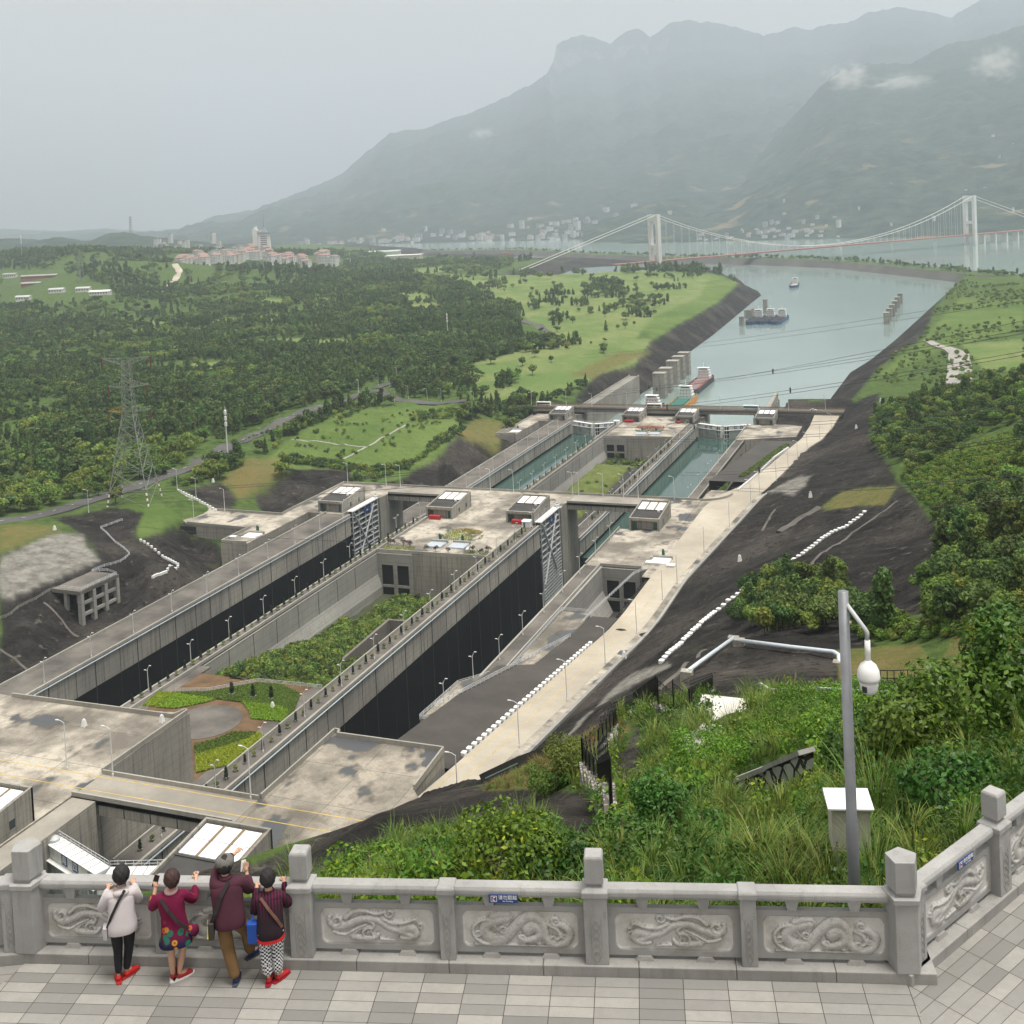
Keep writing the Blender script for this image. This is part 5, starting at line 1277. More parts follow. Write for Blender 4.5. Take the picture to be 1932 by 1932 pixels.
tag(b.build("road_marking", WHITE), "white dashes along the dark left road", kind="structure")
# apron at the left end of the middle lock head
ap = [gz('H', 1280, 548, 139.8), gz('H', 1060, 350, 139.8), gz('H', 1130, 305, 139.8), gz('H', 1215, 322, 139.8), gz('H', 1480, 458, 139.8), gz('I', 0, 332, 139.8), gz('I', 280, 352, 139.8), Vector((-295.1, 449.7, 0)), Vector((-297.6, 427.5, 0)), gz('H', 1680, 585, 139.8)]
t = empty("access_apron", (-320, 440, Z1), "stained concrete apron joining the left road to the middle lock head", "apron")
MB().prism([(p.x+320, p.y-440) for p in ap], -14, -.1, 0, 1).build("slab", [CON, PWET], t)
b = MB()
for a, c in ((ap[4], ap[5]), (ap[5], ap[6]), (ap[6], ap[7]), (ap[0], ap[9])): b.bar((a.x+320, a.y-440, .45), (c.x+320, c.y-440, .45), .4, 1.15)
b.build("parapet", COP, t)
o_ = MB().box(0, 14, -.3, .3, -4.5, -1).build("opening_shade", JNT, t); o_.location = (-15, -13, -.2)  # dark box on the slab face, coloured as the shade of an opening
def stops(P, n, label, grp, sz=(1.05, .55, .75), zf=None, rzv=None):
    src = None
    for k in range(n):
        f = k/(n-1)*(len(P)-1); i = min(int(f), len(P)-2); p = Vector(P[i]).lerp(Vector(P[i+1]), f-i); d = Vector(P[i+1])-Vector(P[i])
        z = zf(p) if zf else zat(p.x, p.y); rz = math.atan2(d.y, d.x)
        if src is None:
            b = MB(); b.prism([(-sz[0]/2, -sz[1]/2), (-sz[0]*.34, -sz[1]*.62), (sz[0]*.34, -sz[1]*.62), (sz[0]/2, -sz[1]/2), (sz[0]/2, sz[1]/2), (sz[0]*.34, sz[1]*.62), (-sz[0]*.34, sz[1]*.62), (-sz[0]/2, sz[1]/2)], -.1, sz[2])
            src = b.build("wheel_stop", WHITE); tag(src, label, "wheel stop", grp); src.location = (p.x, p.y, z); src.rotation_euler = (0, 0, rz)
        else:
            c = src.copy(); COL.objects.link(c); c.location = (p.x, p.y, z); c.rotation_euler = (0, 0, rz)
P_ = [Vector((road_xl(y)+.45, y, 0)) for y in np.linspace(231, 327, 12)]
stops(P_, 33, "white hexagonal stop in the row along the pale road's left edge", "white stops along the pale road", (1.45, .9, .75), lambda p: CAMZ-road_h(p.y)+.25)
stops([gnd('F', 1222, 402, 114), gnd('F', 1420, 212, 115), gnd('F', 1590, 60, 115), gnd('J', 1880, 810, 115), gnd('L', 800, 1085, 115), gnd('L', 950, 975, 115), gnd('L', 1120, 868, 115)], 56, "white block stop in the row climbing the dark slope on the right", "white stops on the dark slope", (1.5, 1.0, .7))
stops([Vector((p.x, p.y, 0)) for p in (gz('H', 1222, 326, 139.9), gz('H', 1350, 390, 139.9), gz('H', 1478, 462, 139.9))], 15, "white stop at the edge of the stained apron", "white stops on the apron", (1.5, .8, 1.0), lambda p: Z1-.1)
stops(G_('H', (965,675), (1120,790), (1225,845), (1140,890), (1050,925)), 26, "small white block edging the dead-end ramp on the left slope", "white blocks edging the ramp", (1.3, .7, .9))
stops([Vector((p.x, p.y, 0)) for p in (gz('L', 730, 540, 156), gz('L', 660, 600, 153), gz('L', 570, 690, 147), gz('L', 480, 765, 142.5))], 40, "small white stop along the far stretch of the pale road", "white stops along the far road", (1.5, .8, 1.0), lambda p: CAMZ-road_h(p.y)+.3)

def railing(P, label, zf=None, h=1.2, gap=2.2, mat=None, name="railing", rails=(1.2, .8, .45), cat="railing", grp=None):
    Q = [Vector(P[0])]
    for a, c in zip(P[:-1], P[1:]):
        a, c = Vector(a), Vector(c); n_ = max(1, int((c-a).length/gap))
        for k in range(1, n_+1): Q.append(a.lerp(c, k/n_))
    for q in Q: q.z = zf(q) if zf else zat(q.x, q.y)
    t = empty(name, Q[0], label, cat, grp); O = Q[0]
    b = MB()
    for q in Q: b.bar(q-O, q-O+Vector((0, 0, h)), .1)
    b.build("post", mat or RAILW, t)
    b = MB()
    for r in rails:
        for a, c in zip(Q[:-1], Q[1:]): b.bar(a-O+Vector((0, 0, r)), c-O+Vector((0, 0, r)), .09)
    b.build("rail", mat or RAILW, t); return t
railing(G_('H', (840,535), (690,590), (790,690), (890,772), (760,840), (630,890), (790,905)), "white railing zigzagging down the dark road on the left slope", gap=3)
railing(G_('H', (380,1005), (250,1075), (120,1140), (0,1215)), "pale low railing along the lower left road", gap=3, mat=COP)
railing([gz('E', 1220, 785, 136.8), gz('E', 1480, 535, 136.8), gz('E', 1560, 510, 136.8), gz('F', 190, 435, 137.6), gz('J', 540, 1012, 139.4), gz('J', 730, 1030, 139.6)], "white railing along the chamber side of the stained deck", zf=None if False else (lambda q: Z1+3.1-(q.y-272)*.0285 if q.y > 272 else Z1+3.2))
railing([gz('E', 1220, 790, 136.8), gz('E', 1480, 822, 136.8)], "short white railing across the near end of the stained deck", zf=lambda q: Z1+3.2)
railing([Vector((-127.2, 258, 0)), Vector((-115.4, 333, 0))], "long white railing beside the dark paved lane", zf=lambda q: CAMZ-road_h(q.y)+.2)
railing([gz('J', 670, 1105, 139.6), gz('J', 730, 1040, 139.6), gz('J', 1030, 765, 139.8), gz('J', 1130, 722, 139.8)], "white railing curving past the sunken yard", zf=lambda q: Z1+.1)
railing([gz('D', 1200, 465, 140), gz('D', 1420, 463, 140), gz('D', 1770, 398, 140), gz('E', 550, 580, 140)], "white railing between the garden and the island wood", zf=lambda q: Z1)
# portal frame under the left road
c0 = gz('H', 550, 1015, 138.9); c1 = gz('H', 792, 905, 138.9); dv = Vector((c1.x-c0.x, c1.y-c0.y, 0)); Lf = dv.length; dv.normalize(); bk = Vector((-dv.y, dv.x, 0))
if bk.x > 0: bk = -bk
t = empty("viaduct_frame", (c0.x, c0.y, c0.z), "open concrete column and beam frame carrying the road edge on the left slope", "viaduct frame")
zb_ = -15.0
for k in range(4):
    p = dv*(Lf*k/3); MB().bar((p.x, p.y, zb_-6), (p.x, p.y, -1.2), 1.5, 1.9, up=bk).build("column", CONL, t)
    p2 = p+bk*7; MB().bar((p2.x, p2.y, zb_), (p2.x, p2.y, -1.2), 1.3, 1.5, up=bk).build("column", CONL, t)
for zz in (-5, -9.3, -13.5):
    for k in range(3): MB().bar(dv*(Lf*k/3)+Vector((0, 0, zz)), dv*(Lf*(k+1)/3)+Vector((0, 0, zz)), 1.0, 1.1).build("beam", CONL, t)
b = MB(); b.prism([tuple(q.xy) for q in (-dv*1.0-bk*.8, dv*(Lf+1)-bk*.8, dv*(Lf+1)+bk*13, -dv*1+bk*13)], -1.2, .25); b.build("deck", WALK, t)
railing([Vector((c0.x, c0.y, 0))-bk*.5+bk*10, Vector((c0.x, c0.y, 0))-bk*.5, Vector((c1.x, c1.y, 0))-bk*.5], "white railing on top of the open concrete frame", zf=lambda q: c0.z+.25, gap=3)

# ------------------------------------------------------------------ far road bridge
BRN = plain("brown_guard_rail", (.26, .19, .10), .8, .2, .5)
FB = empty("road_bridge", (-356, 806.5, 26.5), "long low road bridge with brown guard rails at the far lock head", "bridge")
MB().box(0, 283, 0, 13, -1, 0).build("deck", ASPH, FB)
b = MB()
for yy in (.6, 4.4, 8.2, 11.4): b.box(0, 282, yy, yy+1, -3, -1.001)
b.build("girder", CON, FB)
for nm, yy in (("near_guard_rail", 0), ("far_guard_rail", 12.8)):
    b = MB(); b.box(0, 283, yy, yy+.2, .25, .75); b.box(0, 283, yy, yy+.2, .85, 1.0)
    for k in range(95): b.box(k*3, k*3+.15, yy, yy+.2, 0, 1.02)
    b.build("guard_rail", BRN, FB)
b = MB(); b.box(0, 283, 6.4, 6.55, .004, .012); b.build("centre_line", YEL, FB)
for xx in (18, 52, 72, 94, 128, 186, 222): b = MB(); b.lathe((xx, 6.5, 0), [(1.1, -40), (1.1, -3.6), (2.2, -3.01)], 12); b.build("pier", CONL, FB)
def bus(loc, rz, label, stripe, L=11.5, body=WHITE):
    t = empty("coach", loc, label, "bus", "coaches on the far road bridge", rz); W, H = 2.55, 3.4
    b = MB(); b.prism([(-L/2, .45), (L/2-.2, .45), (L/2, .9), (L/2-.15, 2.0), (L/2-.6, H), (-L/2+.15, H), (-L/2, 2.6)], -W/2, W/2)
    o = b.build("body", body, t); o.rotation_euler = (math.pi/2, 0, 0)
    g = MB()
    for s_ in (-1, 1): g.box(-L/2+.5, L/2-.8, s_*(W/2+.012)-.01, s_*(W/2+.012)+.01, 1.75, 2.85)
    g.build("side_window", GLASSD, t)
    MB().prism([(L/2-.17, -W/2+.15), (L/2-.17, W/2-.15), (L/2-.1, W/2-.15), (L/2-.1, -W/2+.15)], 1.3, 3.0).build("windscreen", GLASSD, t)
    g = MB()
    for s_ in (-1, 1): g.prism([(-L/2+.1, s_*(W/2+.012)-.01), (L/2-.4, s_*(W/2+.012)-.01), (L/2-.4, s_*(W/2+.012)+.01), (-L/2+.1, s_*(W/2+.012)+.01)], .7, [1.1, 1.5, 1.5, 1.1])
    g.build("side_stripe", stripe, t)
    for xx in (-L*.28, L*.33):
        for s_ in (-1, 1):
            w = MB().tube([(xx, s_*(W/2-.3), .5), (xx, s_*(W/2+.03), .5)], .5, 14).build("wheel", JNT, t); MB().tube([(xx, s_*(W/2+.025), .5), (xx, s_*(W/2+.045), .5)], .25, 10).build("rim", STEEL, w)
    r = MB().box(-1.5, 1.2, -.8, .8, H, H+.22).build("roof_unit", WHITE, t); return t
bus((-293.7, 811, 26.5), math.pi, "white coach on the left part of the far bridge", JNT); bus((-207.4, 811, 26.5), math.pi, "white coach on the middle of the far bridge, in front of the tankers", JNT); bus((-136.6, 811, 26.5), 0, "white coach with a blue lower stripe on the right part of the far bridge", plain("coach_blue", (.08, .25, .45), .4, .1))
def car(loc, rz, label, col):
    t = empty("car", loc, label, "car", None, rz); L, W = 4.4, 1.75
    o = MB().prism([(-L/2, .35), (L/2, .35), (L/2, .8), (L/2-1.0, .95), (L/2-1.5, 1.0), (L/2-2.0, 1.45), (-L/2+.9, 1.45), (-L/2+.3, 1.0), (-L/2, .95)], -W/2, W/2).build("body", col, t); o.rotation_euler = (math.pi/2, 0, 0)
    g = MB()
    for s_ in (-1, 1): g.box(-L/2+.85, L/2-1.95, s_*(W/2+.006)-.005, s_*(W/2+.006)+.005, 1.02, 1.36)
    g.bar((L/2-1.52, 0, 1.03), (L/2-1.95, 0, 1.42), W-.2, .02, up=(1, 0, 1)); g.build("window", GLASSD, t)
    for xx in (-1.35, 1.35):
        for s_ in (-1, 1): MB().tube([(xx, s_*(W/2-.2), .32), (xx, s_*(W/2+.01), .32)], .32, 12).build("wheel", JNT, t)
car((-93.5, 812, 26.5), 0, "small silver car at the right end of the far bridge", plain("car_silver", (.6, .6, .6), .3, .05)); p = gnd('M', 820, 1312, 138); car((p.x, p.y, p.z), .5, "dark blue car parked beside the left road near the pylon", plain("car_blue", (.03, .07, .15), .35, .05))

# ------------------------------------------------------------------ lamps
LP = plain("lamp_white", (.62, .63, .63), .5, .06)
def lamp_double():
    t = empty("street_lamp", (0, 0, 0))
    MB().tube([(0, 0, 0), (0, 0, 6.9)], [.13, .09], 8).build("pole", LP, t); b = MB(); b.lathe((0, 0, 0), [(.22, 0), (.22, .5), (.14, .6)], 8); b.build("base", LP, t)
    b = MB(); b.tube([(0, 0, 6.2), (.25, 0, 7.2), (.75, 0, 7.9)], .07, 6); b.tube([(0, 0, 6.2), (-.5, 0, 6.5)], .06, 6); b.build("arm", LP, t)
    for x, z in ((1.05, 7.98), (-.8, 6.5)): MB().ico((x, 0, z), .36, 2, 0, (1.3, .5, .38)).build("lamp_head", LP, t)
    return t
def lamp_single(H=10.5):
    t = empty("street_lamp", (0, 0, 0))
    MB().tube([(0, 0, 0), (0, 0, H)], [.16, .09], 8).build("pole", LP, t); b = MB(); b.lathe((0, 0, 0), [(.26, 0), (.26, .6), (.17, .7)], 8); b.build("base", LP, t)
    b = MB(); b.tube([(0, 0, H-.05), (-.8, 0, H+.35), (-1.5, 0, H+.45)], .07, 6); b.build("arm", LP, t); MB().ico((-1.9, 0, H+.45), .4, 2, 0, (1.4, .55, .35)).build("lamp_head", LP, t)
    return t
LD, LS = lamp_double(), lamp_single()
used = {}
def put_lamp(src, loc, label, grp, rz=0):
    k = src.name
    if k not in used:
        used[k] = 1; src.location = loc; src.rotation_euler = (0, 0, rz); tag(src, label, "street lamp", grp); return src
    return copy_tree(src, loc, rz, label, grp)
def lamp_row(src, places, what, grp, rz=0):
    for k, p in enumerate(places): put_lamp(src, p, f"{nth(k)} lamp from the near end on {what}", grp, rz)
lamp_row(LD, [(-263.6, 266.6+20.5*k, Z1) for k in range(10)], "the left chamber's left wall", "lamps on the left chamber's left wall")
lamp_row(LD, [(-226.9, 269.6+20.4*k, Z1) for k in range(9)], "the left chamber's planted right wall", "lamps on the left chamber's planted wall")
lamp_row(LD, [(-171.6, 205+20.6*k, Z1) for k in range(13)], "the right chamber's planted left wall", "lamps on the right chamber's planted wall")
lamp_row(LD, [(-133.2, 276.3+20.4*k, Z1+(3.2 if k < 1 else (2.6 if k < 2 else 0))) for k in range(9)], "the right chamber's right wall", "lamps on the right chamber's right wall")
lamp_row(LD, [(-263.6, 530+20.5*k, Z2) for k in range(12)], "the distant left chamber's left wall", "lamps on the distant left wall")
lamp_row(LD, [(-226.9, 540+20.5*k, Z2) for k in range(10)], "the distant left chamber's planted wall", "lamps on the distant planted wall")
lamp_row(LD, [(-171.6, 530+20.5*k, Z2) for k in range(12)], "the distant right chamber's left wall", "lamps on the distant right line's left wall")
lamp_row(LD, [(-133.2, 560+27*k, Z2) for k in range(6)], "the distant right chamber's right wall", "lamps on the distant right line's right wall")
lamp_row(LS, [(-96.9, 205+34.7*k if k else 205, CAMZ-road_h(205+34.7*k)+.2) for k in range(6)], "the pale road's right edge", "lamps along the pale road")
lamp_row(LS, [(road_xr(y)+.8, y, CAMZ-road_h(y)+.25) for y in (396, 432, 470, 507, 524, 566, 607, 643, 685, 730, 770)], "the pale road beyond the middle lock head", "lamps along the far stretch of the pale road")
lamp_row(LS, [(-185.5, 192.4, Z0), (-173.2, 192.7, Z0), (-138.1, 192.9, Z0)], "the near bridge", "lamps on the near bridge")
lamp_row(LS, [(x, 506.6, Z1) for x in (-292, -270, -262, -213, -201, -171, -168, -156, -146, -139, -122)], "the middle lock head's parapet, from the left", "lamps along the middle lock head's parapet")
lamp_row(LS, [(-350+k*24, 807.5+(k % 2)*11, 26.5) for k in range(12)], "the far bridge, from the left", "lamps on the far bridge")
lamp_row(LS, [(*gz('H', x, y, 140).xy, Z1) for x, y in ((1330, 548), (1215, 318), (1345, 388), (1540, 466))], "the stained apron", "lamps on the stained apron")
for k, (r, x, y) in enumerate((('R',522,275),('R',578,185),('R',460,230),('R',648,220),('R',676,285),('R',758,268),('R',690,150),('R',790,135),('R',888,80),('R',872,285),('R',955,285),('M',473,1530),('M',1912,890),('R',985,25))):
    p = gnd(r, x, y, 152); put_lamp(LS, p, ["lamp where the left road bends towards the far bridge", "lamp along the road behind the bend"][k % 2], "lamps round the bend of the left road", random.uniform(-.6, .6))
for k in range(26):
    f = k/25; u_ = px('N', 1330+f*580, 430+f*200); p = gnd('-', u_[0], u_[1], 150); put_lamp(LS, p, "lamp among the trees along the park road", "lamps along the park road", random.uniform(0, 6))

# ------------------------------------------------------------------ planting on the walls and the garden
CYM = leaf_mat("cypress_leaves", (.012, .028, .012), (.032, .06, .022), None, .7, .2)
def cypress_proto(h=2.9):
    rng = np.random.default_rng(5); lob = [(0, 0, h*z, h*(.20-.10*z), h*.12) for z in np.linspace(.2, .92, 8)]
    P, d = crown_points(rng, lob, 420, .5); V, F, T = leaf_quads(P, .16, rng, outward=d)
    t = empty("potted_cypress", (0, 0, 0)); np_obj("foliage", V, F, CYM, T, parent=t); b = MB(); b.frustum((0, 0), .34, .34, .48, .48, 0, .6); b.build("planter", COP, t); MB().tube([(0, 0, .5), (0, 0, h*.6)], .06, 6).build("trunk", BARK, t); return t
def potbush_proto():
    rng = np.random.default_rng(6); P, d = crown_points(rng, [(0, 0, 1.05, .62, .45)], 220, .5); V, F, T = leaf_quads(P, .14, rng, outward=d)
    t = empty("potted_bush", (0, 0, 0)); np_obj("foliage", V, F, LF3, T, parent=t); b = MB(); b.frustum((0, 0), .35, .35, .55, .55, 0, .55); b.build("planter", COP, t); return t
CY_, PB_ = cypress_proto(), potbush_proto()
def plant_row(x, ys, z, what):
    for k, y in enumerate(ys):
        s = random.uniform(.85, 1.15)
        for src, yy, lab, grp, cat in ((CY_, y, f"dark conical potted cypress in the row on {what}", f"potted cypresses on {what}", "potted cypress"), (PB_, y+4.1, f"low potted bush between the cypresses on {what}", f"potted bushes on {what}", "potted bush")):
            if src.name not in used: used[src.name] = 1; src.location = (x, yy, z); tag(src, lab, cat, grp)
            else:
                c = copy_tree(src, (x, yy, z), random.uniform(0, 6.28), lab, grp, s)
plant_row(-226.2, [261.6+8.1*k for k in range(24)], Z1, "the left line's planted wall"); plant_row(-172.6, [199+8.1*k for k in range(31)], Z1, "the right line's planted wall")
plant_row(-226.4, [540+10.4*k for k in range(18)], Z2, "the distant left line's planted wall"); plant_row(-172.6, [540+10.4*k for k in range(18)], Z2, "the distant right line's planted wall")
GL1 = leaf_mat("lawn_hedge_bright", (.17, .26, .015), (.33, .44, .04), None, .7, .1); GL2 = leaf_mat("lawn_hedge_green", (.065, .125, .015), (.14, .22, .04), None, .7, .1)
tag(MB().box(-223.2, -175.5, 222, 285, Z1-8, Z1-.02).build("garden_ground", plain("garden_soil", (.13, .085, .05), .95, .3, .25, .1, obj=False)), "brown earth of the garden between the lock lines", kind="structure")
def bed(r, poly, mat, label, h=.55, n=None, z=None, leaf=.24):
    pp = [gz(r, x, y, 140 if z is None else CAMZ-z) for x, y in poly]; X = np.array([p.x for p in pp]); Y = np.array([p.y for p in pp])
    ar = abs(np.dot(X, np.roll(Y, 1))-np.dot(Y, np.roll(X, 1)))/2; n = n or int(ar*75)
    rng = np.random.default_rng(len(poly)+int(ar)); x = rng.uniform(X.min(), X.max(), n*3); y = rng.uniform(Y.min(), Y.max(), n*3); k = inpoly(x, y, list(zip(X, Y))); x, y = x[k][:n], y[k][:n]
    zz = (Z1 if z is None else z)+h*(.6+.4*np.sin(x*2.4+y*1.1)**2)*rng.random(len(x))**.4
    V, F, T = leaf_quads(np.column_stack([x, y, zz]), leaf, rng, up=1.0); o = np_obj("hedge_bed", V, F, mat, T); tag(o, label, "hedge bed"); return o
bed('D', [(975,560),(1090,465),(1190,470),(1060,565)], GL1, "small bright hedge bed beside the planted walkway, left end of the garden"); bed('D', [(1065,570),(1195,475),(1300,490),(1480,515),(1400,540),(1200,580)], GL1, "bright striped hedge bed curving round the paved circle")
bed('D', [(1200,470),(1420,465),(1770,405),(1932,420),(2060,480),(2000,640),(1932,560),(1700,540),(1490,515),(1300,485)], GL2, "dark green lawn hedge bed along the garden railing"); bed('D', [(1650,530),(1932,565),(1990,600),(1932,670),(1720,650),(1710,600)], GL1, "bright hedge bed right of the paved circle")
bed('D', [(1330,830),(1480,790),(1600,740),(1760,745),(1700,790),(1340,900)], GL2, "dark green half of the leaf-shaped hedge bed"); bed('D', [(1340,900),(1700,790),(1770,745),(1812,770),(1740,860),(1560,970),(1345,1020)], GL1, "bright half of the leaf-shaped hedge bed by the right chamber")
cc = gz('D', 1480, 680, 140)
tag(MB().lathe((cc.x-4, cc.y, Z1-.02), [(10.5, 0), (10.5, .1)], 40).build("paved_circle", WALK), "round grey paved place in the garden", kind="structure")
tag(MB().box(-180, -175.5, 222, 285, Z1-.5, Z1+.02).build("garden_walk", WALK), "grey walkway along the garden's right side", kind="structure"); tag(MB().box(-223.2, -219.6, 222, 290, Z1-.5, Z1+.02).build("garden_walk", WALK), "grey walkway along the garden's left side", kind="structure")
for k, (x, y) in enumerate(((1590,480),(1735,500),(1860,510))):
    p = gz('D', x, y, 140); copy_tree(CY_, (p.x, p.y, Z1-.4), 0, f"{nth(k)} tall dark cypress from the left on the garden lawn", "cypresses on the garden lawn", 1.5)
FLR = leaf_mat("flowers_orange", (.25, .10, .015), (.45, .22, .02), None, .7, .1); FLG = leaf_mat("flowers_yellow", (.20, .19, .015), (.38, .30, .02), None, .7, .1); FLM = leaf_mat("flowers_red", (.30, .05, .02), (.45, .12, .03), None, .7, .1)
bed('I', [(1390,490),(1420,465),(1520,480),(1600,500),(1560,525),(1420,510)], GL1, "lime green part of the flower bed on the middle lock head", n=900); bed('I', [(1420,462),(1540,448),(1660,468),(1640,490),(1520,478)], FLG, "golden part of the flower bed on the middle lock head", n=900); bed('I', [(1330,490),(1390,495),(1420,515),(1600,528),(1660,490),(1650,520),(1560,540),(1400,530)], GL2, "dark hedge round the flower bed on the middle lock head", n=700)
bed('K', [(1535,690),(1560,670),(1770,675),(1760,700)], FLM, "red and orange flower bed on the distant middle lock head", n=900, z=Z2, h=.9, leaf=.3); bed('K', [(1535,700),(1760,702),(1750,712),(1540,712)], GL2, "green edge of the distant red flower bed", n=400, z=Z2, leaf=.3)
# equipment on the heads
def hatch(r, x, y, h, label, w=7, l=6.5, grey=False):
    p = gz(r, x, y, h); t = empty("roof_hatch", (p.x, p.y, CAMZ-h), label, "hatch", "hatches on the lock heads")
    MB().box(-w/2, w/2, -l/2, l/2, -.05, .5).build("panel", plain("hatch_grey", (.42, .47, .52), .4, .1) if grey else SKYL, t)
    b = MB(); b.box(-w/2-.3, w/2+.3, l/2+.01, l/2+.9, -.05, 1.3); b.build("surround", COP, t); b = MB(); b.box(-.5, .5, l/2+1.0, l/2+1.7, 0, 3.0); b.box(-.3, .3, l/2+.95, l/2+1.3, 3.0, 3.6); b.build("machine", GRNM, t)
hatch('I', 1330, 562, 140, "grey hatch with a green machine, left of the pair by the flower bed", grey=True); hatch('I', 1485, 570, 140, "grey hatch with a green machine, right of the pair by the flower bed", grey=True); hatch('I', 70, 500, 140, "white hatch with a green machine on the left lock head"); hatch('J', 1215, 675, 140, "white hatch with a dark machine beside the pale road")
hatch('K', 580, 712, 161.5, "white hatch on the distant left lock head"); hatch('K', 1580, 730, 161.5, "pale hatch on the distant middle lock head, left one", grey=True); hatch('K', 1690, 730, 161.5, "pale hatch on the distant middle lock head, right one", grey=True)
for r, x, y, lab in (('I',1565,600,"low white box on the right of the middle lock head"),('H',1600,650,"low white box on the left lock head"),('J',1285,710,"low white box beside the pale road"),('J',1140,690,"small white lid by the sunken yard")):
    p = gz(r, x, y, 140); t = empty("vent_box", (p.x, p.y, Z1), lab, "vent box"); MB().box(-1.4, 1.4, -1.1, 1.1, 0, .8).build("casing", WHITE, t); MB().box(-1.55, 1.55, -1.25, 1.25, .801, .95).build("lid", SKYL, t)
def barrier_row(x, y, z, L, label):
    t = empty("red_barrier", (x, y, z), label, "barrier", "red covers before the gatehouses"); b = MB()
    n_ = int(L/.9)
    for k in range(n_): b.prism([(k*.9, 0), (k*.9+.84, 0), (k*.9+.84, 1.4), (k*.9, 1.4)], 0, [1.6, 1.6, 1.9, 1.9])
    b.build("cover", RED, t); b = MB(); b.box(0, n_*.9, .1, 1.3, -.02, .0); b.build("base", JNT, t)
barrier_row(-222.0, 455.0, Z1, 5.6, "red cover in front of the gatehouse left of the flower bed"); barrier_row(-182.5, 455.6, Z1, 6.6, "red cover in front of the gatehouse right of the flower bed"); barrier_row(-222, 781, Z2, 7, "red cover before the distant gatehouse left of the flower bed"); barrier_row(-184, 781, Z2, 3, "small red cover before the distant gatehouse right of the flower bed")
def cabinbox(x, y, z, label):
    t = empty("site_cabin", (x, y, z), label, "cabin"); MB().box(0, 3.6, 0, 2.6, .15, 2.7).build("body", WHITE, t); MB().prism([(-.2, -.2), (3.8, -.2), (3.8, 2.8), (-.2, 2.8)], 2.71, [2.8, 2.8, 3.1, 3.1]).build("roof", SKYL, t); MB().box(.6, 1.5, -.03, -.001, .3, 2.3).build("door", GRDOOR, t); MB().box(.2, 3.4, .2, 2.4, 0, .149).build("skid", JNT, t)
cabinbox(-175.9, 451, Z1, "white site cabin at the chamber edge beside a red cover"); cabinbox(-228.5+1.2, 772, Z2, "white site cabin at the distant left chamber edge")
def marker(p, label, s=1.0):
    t = empty("survey_marker", p, label, "survey marker", "white survey markers"); b = MB(); b.frustum((0, 0), .55*s, .55*s, .3*s, .3*s, .0, 1.7*s); b.build("pedestal", WHITE, t); MB().lathe((0, 0, 0), [(.62*s, -.1), (.62*s, .12)], 12).build("foot", COP, t); MB().lathe((0, 0, 1.7*s), [(.22*s, 0), (.2*s, .2), (.02, .3)], 10).build("cap", WHITE, t)
for r, x, y, h, lab in (('D',577,700,120,"white survey marker in the middle of the near platform"),('D',1110,670,120,"white survey marker at the corner of the near platform"),('D',1868,575,140,"white survey marker on the garden lawn")): marker(gz(r, x, y, h), lab)
for r, x, y, h, lab, s in (('F',965,375,120,"white survey marker on the gutter by the pale road",1.2),('G',313,215,130,"white survey marker on the dark slope below the gutter",1.3),('L',845,790,130,"white survey marker on the dark upper slope",1.4),('L',1078,440,140,"white survey marker under the dark trees",1.4),('L',1203,305,140,"white survey marker by the right bank scrub",1.5),('H',375,598,132,"white survey marker on the dry grass bank",1.1),('H',1460,270,140,"white survey marker beside the planted rows",1.2)): marker(gnd(r, x, y, h), lab, s)
# thin bare ornamental trees on the middle head
ORN = leaf_mat("purple_leaves", (.035, .02, .022), (.10, .065, .06), None, .8, .3)
os_ = tree_proto(130, 'wide', 260, .2, ORN, H=3.4)
for k, (x, y) in enumerate(((1020,560),(1045,560),(1110,565),(1150,575),(1265,600),(1330,605),(1415,615),(1580,610),(1640,620),(1690,610))):
    p = gz('I', x, y, 140)
    if 'orn' not in first: o = first['orn'] = proto_tree(0, "small purple-leaved tree in the row at the edge of the middle lock head", "tree", "purple-leaved trees on the middle lock head", "ornamental_tree", os_); o.location = (p.x, p.y, Z1)
    else: copy_tree(first['orn'], (p.x, p.y, Z1), random.uniform(0, 6), "small purple-leaved tree in the row at the edge of the middle lock head", None, random.uniform(.75, 1.1))
bed('I', [(985,570),(1190,575),(1180,600),(960,600)], LF3, "clipped bushes at the left end of the middle lock head's edge", n=700, h=.9); bed('I', [(1520,610),(1690,600),(1690,640),(1520,630)], LF3, "clipped bushes at the right end of the middle lock head's edge", n=600, h=.9)
# hedge and lane beside the distant right chamber
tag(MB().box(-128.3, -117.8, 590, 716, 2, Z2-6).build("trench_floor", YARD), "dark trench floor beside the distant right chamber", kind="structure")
o = MB().box(-117.8, -116.9, 585, 716, 5, Z2+.4).build("lane_wall", CONL); tag(o, "concrete wall along the lane beside the distant right chamber", "wall")
n = 800; hx = jr.uniform(-126, -119, n); hy = jr.uniform(600, 712, n); scatter("hedge", np.column_stack([hx, hy, np.full(n, Z2-6.2)]), jr.uniform(.6, 1.3, n), SH_I, "green hedge filling the trench beside the distant right chamber")
strip("lane", [560+8*k for k in range(22)], lambda y: -116.8, lambda y: road_xl(y)+.8, lambda y: CAMZ-road_h(y)+(.12 if y > 700 else .12), concrete("far_lane", (.085, .08, .072), (.055, .052, .05), streak=False), "dark lane between the far road and the distant right chamber", th=8)
n = 500; hy = jr.uniform(575, 712, n); hx = np.array([road_xl(y)-3+random.uniform(-2, 2)-(712-y)*.02 for y in hy]); scatter("grass_strip", np.column_stack([hx, hy, [CAMZ-road_h(y)+.1 for y in hy]]), jr.uniform(.2, .45, n), SH_I, "narrow green strip beside the far road")

